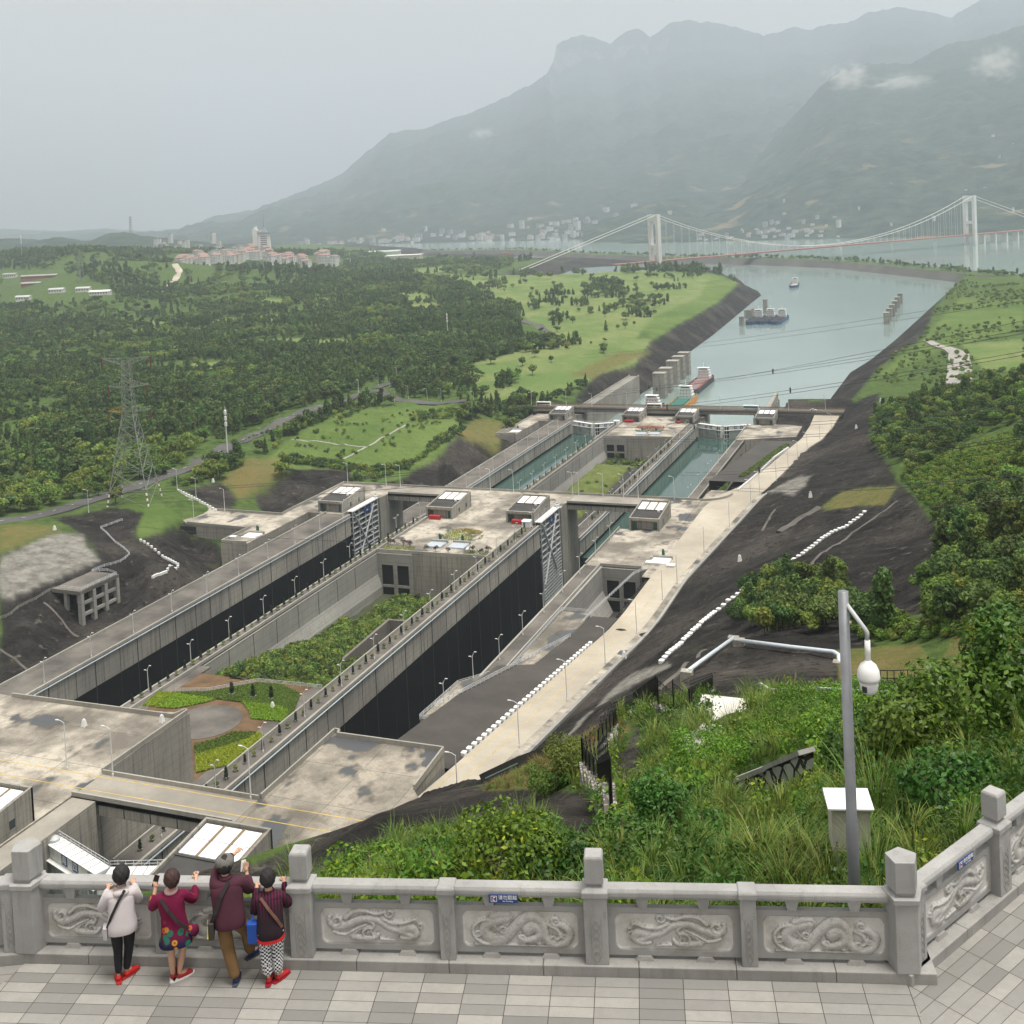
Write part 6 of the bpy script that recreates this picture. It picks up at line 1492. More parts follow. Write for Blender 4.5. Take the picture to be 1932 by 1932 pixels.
# ------------------------------------------------------------------ pylon, masts, wires
PYG = plain("pylon_grey_green", (.22, .24, .22), .6, .15, .5); PYR = plain("pylon_red", (.20, .05, .04), .7, .15); PYW = plain("pylon_white", (.7, .68, .68), .6, .05); INS = plain("insulator_red", (.13, .05, .04), .5, .2)
pb = gnd('H', 925, 405, 137)
PY = empty("pylon", (pb.x, pb.y, pb.z-.5), "tall lattice power pylon with red and white feet beside the left road", "pylon", rz=.35)
PH = 72.0
def hw(z): return float(np.interp(z, [0, 8, 44, PH], [10.0, 8.8, 2.6, 1.7]))
lv = [0, 8, 17, 25, 32, 38, 43, 46, 49.5, 53, 57, 60, 63.5, 67, 70]
for sx in (-1, 1):
    for sy in (-1, 1):
        b = MB()
        for a, c in zip(lv[:-1], lv[1:]): b.bar((sx*hw(a), sy*hw(a), a), (sx*hw(c), sy*hw(c), c), .32 if a < 43 else .2, m=(1 if (a == 0) else 0))
        lg = b.build("leg", [PYG, PYR], PY)
        f = MB(); 
        for q in range(3): z = .4+q*2.6; f.bar((sx*hw(z), sy*hw(z), z), (sx*hw(z+1.3), sy*hw(z+1.3), z+1.3), .62)
        f.build("foot_band", PYW, lg)
b = MB()
for a, c in zip(lv[:-1], lv[1:]):
    A, Cc = hw(a), hw(c); w_ = .17 if a < 43 else .12; m_ = 0
    for (p, q) in (((-A, -A), (Cc, -Cc)), ((A, -A), (-Cc, -Cc)), ((-A, A), (Cc, Cc)), ((A, A), (-Cc, Cc)), ((-A, -A), (-Cc, Cc)), ((-A, A), (-Cc, -Cc)), ((A, -A), (Cc, Cc)), ((A, A), (Cc, -Cc))): b.bar((p[0], p[1], a), (q[0], q[1], c), w_, m=m_)
    for (p, q) in (((-Cc, -Cc), (Cc, -Cc)), ((-Cc, Cc), (Cc, Cc)), ((-Cc, -Cc), (-Cc, Cc)), ((Cc, -Cc), (Cc, Cc))): b.bar((p[0], p[1], c), (q[0], q[1], c), w_)
b.build("bracing", PYG, PY)
ARM = {}
for z, ln, lm in ((45, 10.5, plain("arm_orange", (.42, .22, .05), .7, .15)), (57, 9.5, PYG), (68, 12, PYG)):
    for s_ in (-1, 1):
        h_ = hw(z); b = MB(); tip = (s_*ln, 0, z+(3.5 if z > 60 else .8))
        for y in (-h_, h_):
            b.bar((s_*h_, y, z), tip, .2); b.bar((s_*h_, y, z+3), tip, .16)
        for k in range(1, 5):
            f = k/5; b.bar((s_*h_+(tip[0]-s_*h_)*f, -h_*(1-f), z+(tip[2]-z)*f), (s_*h_+(tip[0]-s_*h_)*f, h_*(1-f), z+(tip[2]-z)*f), .12); b.bar((s_*h_+(tip[0]-s_*h_)*f, -h_*(1-f), z+(tip[2]-z)*f), (s_*h_+(tip[0]-s_*h_)*f, 0, z+3+(tip[2]-z-3)*f), .12)
        ar = b.build("cross_arm", lm if s_ < 0 else PYG, PY); i_ = MB(); i_.tube([(tip[0], 0, tip[2]), (tip[0], 0, tip[2]-5.5)], .38, 8); i_.build("insulator", INS, ar); ARM[(z, s_)] = (tip[0], tip[2]-5.5)
def mast(r, x, y, h, H, label, h0=145):
    p = gnd(r, x, y, h0); t = empty("phone_mast", p, label, "mast"); MB().tube([(0, 0, -1), (0, 0, H)], [.45, .3], 8).build("pole", LP, t)
    for k in range(3): MB().lathe((0, 0, H*(.62+.13*k)), [(.45, 0), (.9, .1), (.9, H*.09), (.45, H*.1)], 6).build("antenna_ring", WHITE, t)
    MB().tube([(0, 0, H), (0, 0, H+2)], .06, 5).build("rod", LP, t)
mast('M', 1213, 1218, 0, 27, "white phone mast beside the left road above the planted rows"); mast('N', 1528, 720, 0, 28, "white phone mast standing among the park trees"); mast('N', 1010, 348, 0, 26, "faint distant phone mast near the white town"); mast('M', 118, 175, 0, 60, "tall faint mast on the far left hill", 120)
for r, x, y, H, lab in (('M',430,300,60,"faint distant lattice pylon on the left hillside"),('M',700,60,70,"faint lattice pylon on the far skyline")):
    p = gnd(r, x, y, 120) if y > 100 else gd(*px(r, x, y), 3900); t = empty("pylon", p, lab, "pylon"); b = MB()
    for sx in (-1, 1):
        for sy in (-1, 1): b.bar((sx*5, sy*5, 0), (sx*.8, sy*.8, H), .7)
    for k in range(6):
        a, c = 5-4.2*k/6, 5-4.2*(k+1)/6; b.bar((-a, -a, H*k/6), (c, -c, H*(k+1)/6), .4); b.bar((a, -a, H*k/6), (-c, -c, H*(k+1)/6), .4)
    b.build("lattice", PYG, t); b = MB()
    for z in (.72, .84, .96): b.bar((-9, 0, H*z), (9, 0, H*z), .8)
    b.build("cross_arm", PYG, t)
WIRE = plain("wire_dark", (.05, .05, .055), .6, .05)
def wire(a, c, sag, label, r=.055, spacers=0, n=40):
    P = [Vector(a).lerp(Vector(c), k/n)-Vector((0, 0, 4*sag*(k/n)*(1-k/n))) for k in range(n+1)]
    t = MB().tube(P, r, 4).build("power_line", WIRE); tag(t, label, "power line", "power lines crossing the river mouth")
    if spacers:
        b = MB()
        for k in range(spacers): p = P[int(n*(.35+.5*k/max(1, spacers)))]; b.bar(p-Vector((0, 0, .9)), p+Vector((0, 0, .9)), .45)
        b.build("spacer", WIRE, t)
# conductor bundles leaving the right edge of the picture towards the pylon line on the left
k = 0
for (r, x0, y0, x1, y1, d0, d1, sp) in (('L',-300,235,1300,-10,640,330,2),('L',-300,245,1300,6,640,330,0),('L',-280,262,1420,-60,640,330,1),('L',-200,330,1400,80,600,300,2),('L',-200,345,1400,98,600,300,1),('L',-100,410,1932,246,560,240,1),('L',-100,425,1932,262,560,240,0),('L',-80,470,1932,310,540,230,1),('L',-80,480,1932,325,540,230,0),('L',300,640,1932,398,420,180,1),('L',300,655,1932,412,420,180,0),('L',500,720,1932,600,380,165,0),('L',500,735,1932,615,380,165,0),('L',640,860,1932,720,330,150,0),('O',420,640,1932,400,900,500,0),('O',400,655,1932,425,900,500,0),('H',-60,330,1932,235,420,330,0),('H',-60,345,1932,250,420,330,0),('H',-60,412,1932,330,420,330,0),('H',900,560,1932,640,420,400,0)):
    a = gd(*px(r, x0, y0), d0); c = gd(*px(r, x1, y1), d1); e = a+(a-c)*.25; f = c+(c-a)*.4
    wire(e, f, (f-e).length*.008, "thin dark power line strung across the view of the locks", .035+.00008*min(d0, d1), sp); k += 1

# ------------------------------------------------------------------ towns
BWALL = plain("house_white", (.70, .69, .67), .8, .1, .08); BCRM = plain("house_cream", (.60, .55, .45), .8, .1, .08); BGRY = plain("house_grey", (.45, .46, .46), .8, .15, .08); BPNK = plain("house_brick", (.36, .16, .12), .8, .15, .08); RTL = plain("roof_tile_red", (.30, .19, .16), .8, .2, .3); RGR = plain("roof_grey", (.30, .30, .30), .8, .2, .3)
def house_proto(W, D, S, wall, roof, gable):
    t = empty("town_house", (0, 0, 0)); H = S*3.1; b = MB()
    b.box(-W/2, W/2, -D/2, D/2, -3, H); b.box(-W*.18, W*.18, -D/2-1.2, -D/2+.01, -3, H*.92); w_ = b.build("wall", wall, t)
    if gable: r = MB(); r.v += [(-W/2-.6, -D/2-.6, H+.002), (W/2+.6, -D/2-.6, H+.002), (W/2+.6, D/2+.6, H+.002), (-W/2-.6, D/2+.6, H+.002), (-W/2*.6, 0, H+D*.28), (W/2*.6, 0, H+D*.28)]; [r.face(q) for q in ((0, 1, 5, 4), (2, 3, 4, 5), (1, 2, 5), (3, 0, 4), (3, 2, 1, 0))]; r.build("roof", roof, t)
    else: r = MB(); r.box(-W/2-.3, W/2+.3, -D/2-.3, D/2+.3, H+.002, H+.9); r.box(-W*.15, W*.1, -D*.2, D*.2, H+.901, H+3.4); r.build("roof", roof, t)
    g = MB()
    for s in range(S):
        n_ = max(3, int(W/3.4))
        for k in range(n_): g.box(-W/2+W*(k+.28)/n_, -W/2+W*(k+.72)/n_, -D/2-(1.24 if abs((k+.5)/n_-.5) < .18 else .04), -D/2+.02, s*3.1+1.0, s*3.1+2.4)
        m2 = max(2, int(D/4))
        for k in range(m2):
            for sx in (-1, 1): g.box(sx*(W/2+.03)-.02, sx*(W/2+.03)+.02, -D/2+D*(k+.3)/m2, -D/2+D*(k+.7)/m2, s*3.1+1.0, s*3.1+2.4)
    g.build("glazing", plain("far_window", (.12, .14, .16), .4, .1), t); return t
HP = [house_proto(16, 11, 4, BWALL, RTL, True), house_proto(22, 12, 5, BWALL, RTL, True), house_proto(14, 12, 6, BCRM, RTL, True), house_proto(26, 12, 5, BWALL, RGR, False), house_proto(15, 13, 10, BWALL, RGR, False), house_proto(18, 10, 3, BWALL, RGR, False), house_proto(20, 14, 7, BGRY, RGR, False)]
HN = ["white house with a red hipped roof", "long white apartment block with a red roof", "cream block with a red roof", "white flat-roofed block", "tall white flat-roofed block", "low white flat-roofed building", "grey flat-roofed block"]
def place_house(i, p, rz, where, grp, s=1.0):
    src = HP[i]; lab = f"{HN[i]} {where}"
    if src.name not in used: used[src.name] = 1; src.location = p; src.rotation_euler = (0, 0, rz); src.scale = (s,)*3; tag(src, lab, "building", grp)
    else: copy_tree(src, p, rz, lab, grp, s)
hr = np.random.default_rng(21)
for k in range(84):
    if k < 56: u_ = hr.uniform(340, 505); v_ = 503-(u_-340)*.06-hr.uniform(0, 26)*(.4+.6*(u_-340)/165)
    else: u_ = hr.uniform(500, 640); v_ = 506-hr.uniform(0, 20)
    d_ = 3300-(v_-480)*14
    p = gd(u_, v_, d_); place_house(int(hr.choice([0, 1, 1, 2, 3, 0])), p, hr.uniform(-.5, .3), "in the white town", "houses of the white town", hr.uniform(1.0, 1.35))
for k in range(22):
    u_ = hr.uniform(255, 420); v_ = hr.uniform(456, 484)-.0; p = gd(u_, v_, 3900); place_house(int(hr.choice([3, 4, 5, 3])), p, hr.uniform(-.5, .5), "behind the white town", "blocks behind the white town", hr.uniform(.8, 1.1))
# tower blocks of the town
def tower(u_, v_, d_, W, D, H, label, kind):
    p = gd(u_, v_, d_); t = empty("tower_block", p, label, "tower block", rz=.35); b = MB()
    if kind == 0:
        b.box(-W/2, -W*.05, -D/2, D/2, -4, H*.93); b.box(-W*.05+.01, W/2, -D/2+2, D/2-2, -4, H*.88); b.box(-W*.35, -W*.1, -D/4, D/4, H*.93, H); b.build("wall", BWALL, t); g = MB()
        for s in range(24): g.box(-W*.02, W*.45, -D/2+1.93, -D/2+2.02, s*H*.036+2, s*H*.036+3.6)
        g.build("glazing", plain("tower_window", (.4, .38, .36), .5, .1), t); MB().box(-W*.3, -W*.12, -D/5, D/5, H+.001, H+5).build("roof_room", BGRY, t)
    else:
        b.frustum((0, 0), W/2, D/2, W*.42, D*.42, -4, H); b.build("wall", BWALL, t); g = MB()
        for s in range(10): z = H*(.08+.088*s); q = W/2-(W*.08)*(z/H); g.box(-q*.62, q*.62, -D/2-.5+(D*.08)*(z/H), -D/2+2, z, z+H*.038)
        g.build("glazing", plain("tower_band", (.12, .14, .16), .4, .1), t); b = MB(); b.box(-W*.52, W*.52, -D*.52, D*.52, H+.001, H+5); b.frustum((0, 0), W*.25, D*.25, W*.08, D*.08, H+5.01, H+18); b.lathe((0, 0, H+18), [(3.2, 0), (2, 3), (2.2, 8), (1.2, 9), (1, 22), (.3, 40)], 8); b.build("roof_mast", plain("mast_grey", (.25, .28, .30), .6, .1), t)
tower(489, 482, 3350, 28, 22, 84, "slim white tower block at the left of the pair in the town", 0); tower(501, 484, 3300, 34, 26, 66, "banded tower block with a spire on its roof in the town", 1)
# buildings on the left slope
for (u_, v_, W, D, H, wm, rm, lab) in ((20,524,30,12,8,BWALL,RGR,"white hall at the left picture edge on the far slope"),(75,527,80,12,8,BPNK,RGR,"long red brick row on the far left slope"),(45,566,26,12,6,BWALL,BGRY,"long low white shed with a grey roof, lower left"),(108,552,28,13,6,BWALL,BGRY,"white shed with a grey roof, second from the left edge"),(158,550,26,12,6,BWALL,BGRY,"small white shed behind the trees on the left"),(190,556,38,14,6,BWALL,BWALL,"low white shed, rightmost on the left slope"),(60,538,40,12,4,plain("bare_soil_brick",(.26,.13,.07),.9,.2),RGR,"low brown brick building below the red row")):
    p = gnd('-', u_, v_, 130); t = empty("hall", p, lab, "building", rz=.3); MB().box(-W/2, W/2, -D/2, D/2, -4, H).build("wall", wm, t); r = MB(); r.v += [(-W/2-1, -D/2-1, H+.01), (W/2+1, -D/2-1, H+.01), (W/2+1, D/2+1, H+.01), (-W/2-1, D/2+1, H+.01), (-W/2-1, 0, H+2.6), (W/2+1, 0, H+2.6)]; [r.face(q) for q in ((0, 1, 5, 4), (2, 3, 4, 5), (1, 2, 5), (3, 0, 4), (3, 2, 1, 0))]; r.build("roof", rm, t); g = MB()
    for k in range(int(W/5)): g.box(-W/2+1.5+k*5, -W/2+4+k*5, -D/2-.05, -D/2+.02, H*.35, H*.75)
    g.build("glazing", GLASSD, t)
p = gnd('N', 1296, 318, 158); t = empty("hall", p, "large pale flat-roofed hall among the trees near the river", "building", rz=.25); MB().box(-55, 55, -26, 26, -4, 18).build("wall", BCRM, t); MB().box(-57, 57, -28, 28, 18.01, 20).build("roof", BWALL, t); g = MB(); [g.box(-48+k*9, -44+k*9, -26.06, -25.9, 3, 14) for k in range(11)]; g.build("glazing", BGRY, t)
p = gnd('N', 1140, 285, 162); t = empty("hall", p, "long pale green roof behind the large hall", "building", rz=.2); MB().box(-90, 90, -20, 20, -4, 9).build("wall", BWALL, t); MB().prism([(-92, -22), (92, -22), (92, 22), (-92, 22)], 9.01, [10, 10, 14, 14]).build("roof", plain("roof_pale_green", (.42, .5, .44), .7, .1), t)
p = gnd('N', 1840, 285, 165); t = empty("hall", p, "small red hall by the river near the bridge's left tower", "building", rz=.2); MB().box(-16, 16, -8, 8, -3, 8).build("wall", BPNK, t); MB().box(-17, 17, -9, 9, 8.01, 9).build("roof", RTL, t)
# riverside town along the far shore, and hamlets on the mountain foot
def on_ridge(R_, u_, t_):
    x, y, z = R_.at(np.array([u_]), np.array([t_])); return Vector((float(x[0]), float(y[0]), float(z[0])-1))
for k in range(190):
    q = k % 10
    if q < 5: u_ = hr.uniform(560, 1225); t_ = hr.beta(1.1, 5)*.16; R_ = RA
    elif q < 7: u_ = hr.uniform(1000, 1260); t_ = hr.uniform(0, .06); R_ = RA
    elif q < 9: u_ = hr.uniform(1310, 1580); t_ = hr.beta(1.2, 3)*.2; R_ = RB
    else: u_ = hr.uniform(1250, 1932); t_ = hr.uniform(0, .35); R_ = RB
    i = int(hr.choice([0, 1, 3, 4, 5, 6, 3, 5])); s = hr.uniform(.9, 1.5) if R_ is RA else (hr.uniform(.6, 1.0) if q < 9 else hr.uniform(.4, .65))
    place_house(i, on_ridge(R_, u_, t_), hr.uniform(-.6, .6), "in the far riverside town", "buildings of the town on the far bank", s)

# drains and beams on the dark right-hand slope
DRAIN = concrete('drain_concrete', (.15, .14, .125), (.075, .07, .065), streak=False, sc=2)
for P, w_, lab in (([('L',820,1150),('L',930,1060),('L',1060,970),('L',1290,808)], 1.0, "long straight drain rising beside the white stops"), ([('L',700,965),('L',760,930),('L',900,840)], 4.5, "short concrete bench under the dry grass"), ([('F',1210,590),('F',1350,470),('F',1480,350),('F',1700,240)], 1.1, "drain beside the slanting pale pipe"), ([('L',600,960),('L',640,890),('L',670,850)], 1.2, "small steep drain on the dark slope"), ([('H',300,1100),('H',420,1210),('H',540,1330)], .9, "pale drain running down the lower left slope"), ([('H',0,1420),('H',100,1480),('H',190,1560)], .9, "pale drain at the left picture edge")):
    ground_strip("drain_channel", [gnd(r, x, y, 120) for r, x, y in P], w_, DRAIN, lab, .1)
# ------------------------------------------------------------------ viewing terrace
FZ = CAMZ-10.0
EO = Vector((-.8, 14.5, FZ)); EX = Vector((.967, .257, 0)).normalized(); EN = Vector((-EX.y, EX.x, 0)); ROT = math.atan2(EX.y, EX.x)
def loc(s, t, z=0): return EO+EX*s+EN*t+Vector((0, 0, z))
RX = Vector((.496, .868, 0)).normalized(); RROT = math.atan2(RX.y, RX.x)
LX = Vector((-.905, -.425, 0)).normalized()
GRANITE = None
def granite(name, c1, c2, dirt=.5):
    m = NT(name); v = m.P(); n = m.noise(3.2, 5, .65); f = m.noise(90, 3, .7); b_ = m.noise(1.1, 4, .6)
    c = m.mix(m.ramp(b_, .35, .65), c1, c2); c = m.mix(m.math('MULTIPLY', m.ramp(f, .35, .7), .35), c, [x*.55 for x in c1])
    s = m.noise(2.2, 5, .7, m.scale(v, (3, 3, .35))); c = m.mix(m.math('MULTIPLY', m.ramp(s, .52, .8), dirt), c, (.13, .13, .12)); c = m.mix(m.math('MULTIPLY', m.ramp(n, .58, .8), .3), c, (.20, .19, .14))
    m.bump(f, .12, .01); return m.done(c, .8, .3)
GR1 = granite("grey_granite", (.29, .29, .288), (.385, .385, .38)); GR2 = granite("kerb_granite", (.25, .245, .235), (.34, .335, .32), .6)
def relief_mat():
    m = NT("carved_granite"); at = m.attr("tint").outputs["Fac"]; f = m.noise(90, 3, .7); n = m.noise(2.4, 5, .65)
    c = m.mix(at, (.19, .195, .20), (.62, .61, .585)); c = m.mix(m.math('MULTIPLY', m.ramp(f, .35, .7), .25), c, (.24, .24, .24)); c = m.mix(m.math('MULTIPLY', m.ramp(n, .48, .7), .55), c, (.20, .185, .14))
    return m.done(c, .8, .3)
CARV = relief_mat()
def spiral(cx, cy, r, turns=1.4, a0=0, d=1, n=26): return [(cx+r*(1-.85*k/n)*math.cos(a0+d*turns*6.283*k/n), cy+r*(1-.85*k/n)*math.sin(a0+d*turns*6.283*k/n)) for k in range(n+1)]
def smoothp(P, n=8):
    Q = []
    for i in range(len(P)-1):
        p0, p1, p2, p3 = P[max(i-1, 0)], P[i], P[i+1], P[min(i+2, len(P)-1)]
        for k in range(n):
            t = k/n; Q.append(tuple(.5*((2*p1[j])+(-p0[j]+p2[j])*t+(2*p0[j]-5*p1[j]+4*p2[j]-p3[j])*t*t+(-p0[j]+3*p1[j]-3*p2[j]+p3[j])*t**3) for j in range(2)))
    return Q+[P[-1]]
def dz(P, x0, x1, y0, y1): return [((x-x0)/(x1-x0), (y1-y)/(y1-y0)) for x, y in P]
def design(kind):
    S = []   # strokes: (points, w0, w1)
    if kind == 0:
        q = lambda P: dz(P, 40, 1700, 640, 1225)
        S += [(smoothp(q([(470,1150),(640,1090),(790,910),(920,770),(1050,725),(1150,790),(1205,910),(1225,1050),(1300,1150),(1420,1175),(1540,1110),(1580,1000),(1530,900),(1440,840)])), .045, .030), (q(spiral(1385, 785, 80, 1.3, .6, 1)), .018, .012),
              (smoothp(q([(600,1100),(420,1080),(350,950),(420,840),(560,790),(690,760)])), .050, .035), (smoothp(q([(470,740),(600,700),(700,690),(745,740)])), .03, .015), (smoothp(q([(430,780),(280,820),(190,930),(200,1060),(320,1165),(480,1185)])), .014, .02), (q(spiral(250, 1010, 52, 1.3, 2, -1)), .013, .008),
              (smoothp(q([(980,940),(1080,880),(1160,960),(1110,1070),(950,1110),(860,1070)])), .05, .02), (q(spiral(1020, 920, 75, 1.4, 3, 1)), .014, .008), (q(spiral(620, 940, 70, 1.5, 0, 1)), .014, .008), (q(spiral(890, 1075, 60, 1.4, 2, -1)), .013, .008), (q(spiral(1345, 1075, 48, 1.3, 1, 1)), .012, .008), (q(spiral(1500, 1030, 48, 1.3, 4, -1)), .012, .008), (q(spiral(1130, 1130, 36, 1.2, 1, 1)), .011, .008),
              (smoothp(q([(1300,860),(1400,930),(1440,1040),(1390,1090)])), .022, .014), (smoothp(q([(500,880),(540,960),(530,1010)])), .012, .008), (smoothp(q([(200,1190),(700,1195),(1380,1200)])), .008, .008)]
    else:
        q = lambda P: dz(P, 190, 895, 490, 742)
        S += [(q(spiral(285, 578, 48, 1.3, 3.6, -1)), .02, .010), (smoothp(q([(250,600),(290,628),(370,600),(450,565),(540,570),(610,620),(690,650),(760,680)])), .034, .03), (smoothp(q([(265,655),(340,675),(400,640),(470,605)])), .016, .012), (smoothp(q([(280,672),(370,680),(430,640),(500,610)])), .014, .01),
              (smoothp(q([(390,690),(440,700),(520,700),(545,670)])), .035, .015), (q(spiral(488, 672, 46, 1.4, 5, -1)), .016, .009), (q(spiral(640, 618, 38, 1.4, 4, -1)), .014, .008), (smoothp(q([(345,560),(400,515),(470,508),(540,528),(590,512)])), .02, .012), (q(spiral(622, 522, 30, 1.3, 3, -1)), .013, .008),
              (smoothp(q([(580,560),(640,590),(720,585),(780,562),(800,590)])), .022, .010), (smoothp(q([(700,640),(760,625),(780,670),(730,695),(690,690)])), .045, .02), (smoothp(q([(560,705),(610,708),(660,715)])), .012, .006), (q(spiral(812, 605, 18, 1.1, 1, 1)), .010, .006), (smoothp(q([(470,560),(520,600),(500,650)])), .02, .012)]
    return S
def panel_mesh(name, W, H, kind, flip, parent, origin):
    nx, ny = 150, 64; X, Y = np.meshgrid(np.linspace(0, W, nx), np.linspace(0, H, ny), indexing='ij')
    fw = .075; cx = np.abs(X-W/2)-(W/2-fw-.02-.09); cyy = np.abs(Y-H/2)-(H/2-fw-.09); dd = np.hypot(np.maximum(cx, 0), np.maximum(cyy, 0))+np.minimum(np.maximum(cx, cyy), 0)-.09
    ins = np.clip(-dd/.012, 0, 1); Z = -.022*ins
    iw, ih = W-2*fw-.04, H-2*fw; U = (X-fw-.02)/iw; V = (Y-fw)/ih; U = 1-U if flip else U; asp = iw/ih
    R = np.zeros_like(X); ar = np.zeros_like(X)
    for P, w0, w1 in design(kind):
        P = np.array(P)
        for i in range(len(P)-1):
            a, b_ = P[i], P[i+1]; w = (w0+(w1-w0)*i/len(P))*asp*1.2
            px_, py_ = (U-a[0])*asp, V-a[1]; dx, dy = (b_[0]-a[0])*asp, b_[1]-a[1]; l2 = dx*dx+dy*dy+1e-9; t = np.clip((px_*dx+py_*dy)/l2, 0, 1); ds = np.hypot(px_-t*dx, py_-t*dy)
            prof = np.sqrt(np.clip(1-(ds/w)**2, 0, 1)); R = np.maximum(R, prof*(.6+.4*min(1, w/.06))*(1+.10*np.sin(ds*210)))
    Z = Z+ins*R*.04; edge = np.clip(R*3, 0, 1)
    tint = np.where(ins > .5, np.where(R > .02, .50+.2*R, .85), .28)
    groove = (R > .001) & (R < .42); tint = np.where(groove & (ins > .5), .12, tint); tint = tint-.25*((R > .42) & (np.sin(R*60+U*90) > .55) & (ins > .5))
    idx = np.arange(nx*ny).reshape(nx, ny); F = np.stack([idx[:-1, :-1], idx[1:, :-1], idx[1:, 1:], idx[:-1, 1:]], -1).reshape(-1, 4)
    o = np_obj(name, np.stack([X+origin[0], -Z*1.0+origin[1], Y+origin[2]], -1).reshape(-1, 3), F, CARV, tint.ravel(), parent=parent)
    o.data.polygons.foreach_set("use_smooth", np.ones(len(F), bool)); return o
def bal_post(par, s, w, d, main, y0):
    """post of a balustrade, in the balustrade's own axes (y = outwards)"""
    p = MB(); h = .97 if main else .97
    p.box(s-w/2, s+w/2, y0, y0+d, .14, .14+h-.09)
    p.frustum((s, y0+d/2), w/2+.018, d/2+.018, w/2+.018, d/2+.018, .14+h-.089, .14+h-.02); p.frustum((s, y0+d/2), w/2+.018, d/2+.018, w/2-.06 if main else w/2, d/2-.06 if main else d/2, .14+h-.019, .14+h+.035 if main else .14+h)
    o = p.build("post", GR1, par, bevel=.006)
    g = MB()
    for k in range(3):
        for sx in (-1, 1): g.box(s+sx*w*.46-.03*(sx > 0), s+sx*w*.46+.03*(sx < 0), y0-.004, y0+.001, .84-k*.035, .853-k*.035)
    zz = .72
    for k in range(5):
        for sx in (-1, 1): g.bar((s+sx*.002, y0-.002, zz-k*.1), (s+sx*w*.16, y0-.002, zz-.085-k*.1), .007, .006, up=(0, 1, 0)); g.bar((s+sx*w*.16, y0-.002, zz-.085-k*.1), (s+sx*.004, y0-.002, zz-.15-k*.1), .006, .006, up=(0, 1, 0))
    for sx in (-1, 1): g.box(s+sx*w*.22-.004, s+sx*w*.22+.004, y0-.004, y0+.001, .24, .76)
    g.build("carving", GR2, o)
    if main:
        c = MB(); c.frustum((s, y0+d/2), w*.30, w*.30, w*.34, w*.34, .14+h+.036, .14+h+.075); c.frustum((s, y0+d/2), w*.40, w*.40, w*.40, w*.40, .14+h+.076, .14+h+.40); c.frustum((s, y0+d/2), w*.40, w*.40, w*.34, w*.34, .14+h+.401, .14+h+.43); c.build("lantern_block", GR1, o, bevel=.006)
    return o
def balustrade(name, org, rot, posts, label, kinds):
    t = empty(name, org, label, "balustrade", None, rot); L0 = posts[0][0]; L1 = posts[-1][0]
    k = MB(); s = L0-.35
    n_ = int((L1-L0+.7)/1.15)
    for q in range(n_): a = L0-.35+(L1-L0+.7)*q/n_; c = L0-.35+(L1-L0+.7)*(q+1)/n_; k.box(a+.002, c-.003, 0, .60, -.02, .14)
    k.build("kerb", GR2, t, bevel=.012)
    for s, m_ in posts: bal_post(t, s, .30 if m_ else .20, .30 if m_ else .24, m_, .03 if m_ else .05)
    for i in range(len(posts)-1):
        wa = .15 if posts[i][1] else .10; wb = .15 if posts[i+1][1] else .10; a = posts[i][0]+wa; c = posts[i+1][0]-wb; W = c-a
        if W < .3: continue
        b = MB(); b.box(a, c, .192, .245, .19, .82); b.box(a, c, .1642, .1919, .806, .82); b.box(a, c, .1642, .1919, .19, .2); pb_ = b.build("panel", GR1, t)
        panel_mesh("carved_relief", W, .63, kinds[i % len(kinds)][0], kinds[i % len(kinds)][1], pb_, (a, .164, .19))
        r = MB(); r.box(a, c, .125, .30, .955, .99); r.frustum(((a+c)/2, .21), W/2, .105, W/2, .105, .991, 1.045); r.frustum(((a+c)/2, .21), W/2, .105, W/2, .08, 1.046, 1.085); r.build("rail", GR1, t, bevel=.006)
        for f in (.27, .73):
            x = a+W*f; MB().frustum((x, .21), .055, .06, .085, .07, .82, .955).build("baluster_block", GR1, t); MB().frustum((x, .21), .12, .09, .085, .075, .14, .19).build("foot_block", GR2, t)
    return t
D_, P_ = (0, False), (1, False)
BAL = balustrade("stone_balustrade", EO, ROT, [(-11.62, True), (-9.70, False), (-7.77, True), (-5.81, False), (-3.86, True), (-1.92, False), (.02, True)], "long carved grey stone balustrade facing the locks, with relief panels between its posts", [(1, False), (0, False), (1, False), (0, False), (1, True), (0, False)])
cor = loc(.02, .18)
BAL2 = balustrade("stone_balustrade", Vector((cor.x, cor.y, FZ))-Vector((-RX.y, RX.x, 0))*.18, RROT, [(.20, False), (2.28, True), (4.25, False), (6.2, True)], "carved stone balustrade run turning away at the right edge of the terrace", [(1, True), (0, False), (1, True)])
c2 = loc(-11.62, .18); LR = math.atan2(-LX.y, -LX.x)
BAL3 = balustrade("stone_balustrade", Vector((c2.x, c2.y, FZ))-Vector((-math.sin(LR), math.cos(LR), 0))*.18, LR, [(-4.0, True), (-2.05, False), (-.24, False)], "carved stone balustrade run leaving the picture at the left edge", [(1, False), (0, False)])
# wide corner posts
for p, lab, par in ((loc(.02, .18), "corner", BAL), (loc(-11.62, .18), "corner", BAL)):
    b = MB(); q = p-EO; s_ = q.dot(EX); r = .235
    pen = [(s_+r*math.cos(a), .17+r*math.sin(a)) for a in np.radians([-126, -54, 18, 90, 162])]
    b.prism(pen, .14, 1.03); big = [(s_+(r+.03)*math.cos(a), .17+(r+.03)*math.sin(a)) for a in np.radians([-126, -54, 18, 90, 162])]; b.prism(big, 1.031, 1.10); sm = [(s_+.17*math.cos(a), .17+.17*math.sin(a)) for a in np.radians([-126, -54, 18, 90, 162])]; b.prism(sm, 1.101, 1.15); md = [(s_+.205*math.cos(a), .17+.205*math.sin(a)) for a in np.radians([-126, -54, 18, 90, 162])]; b.prism(md, 1.151, 1.55)
    b.build("corner_post", GR1, par, bevel=.008)
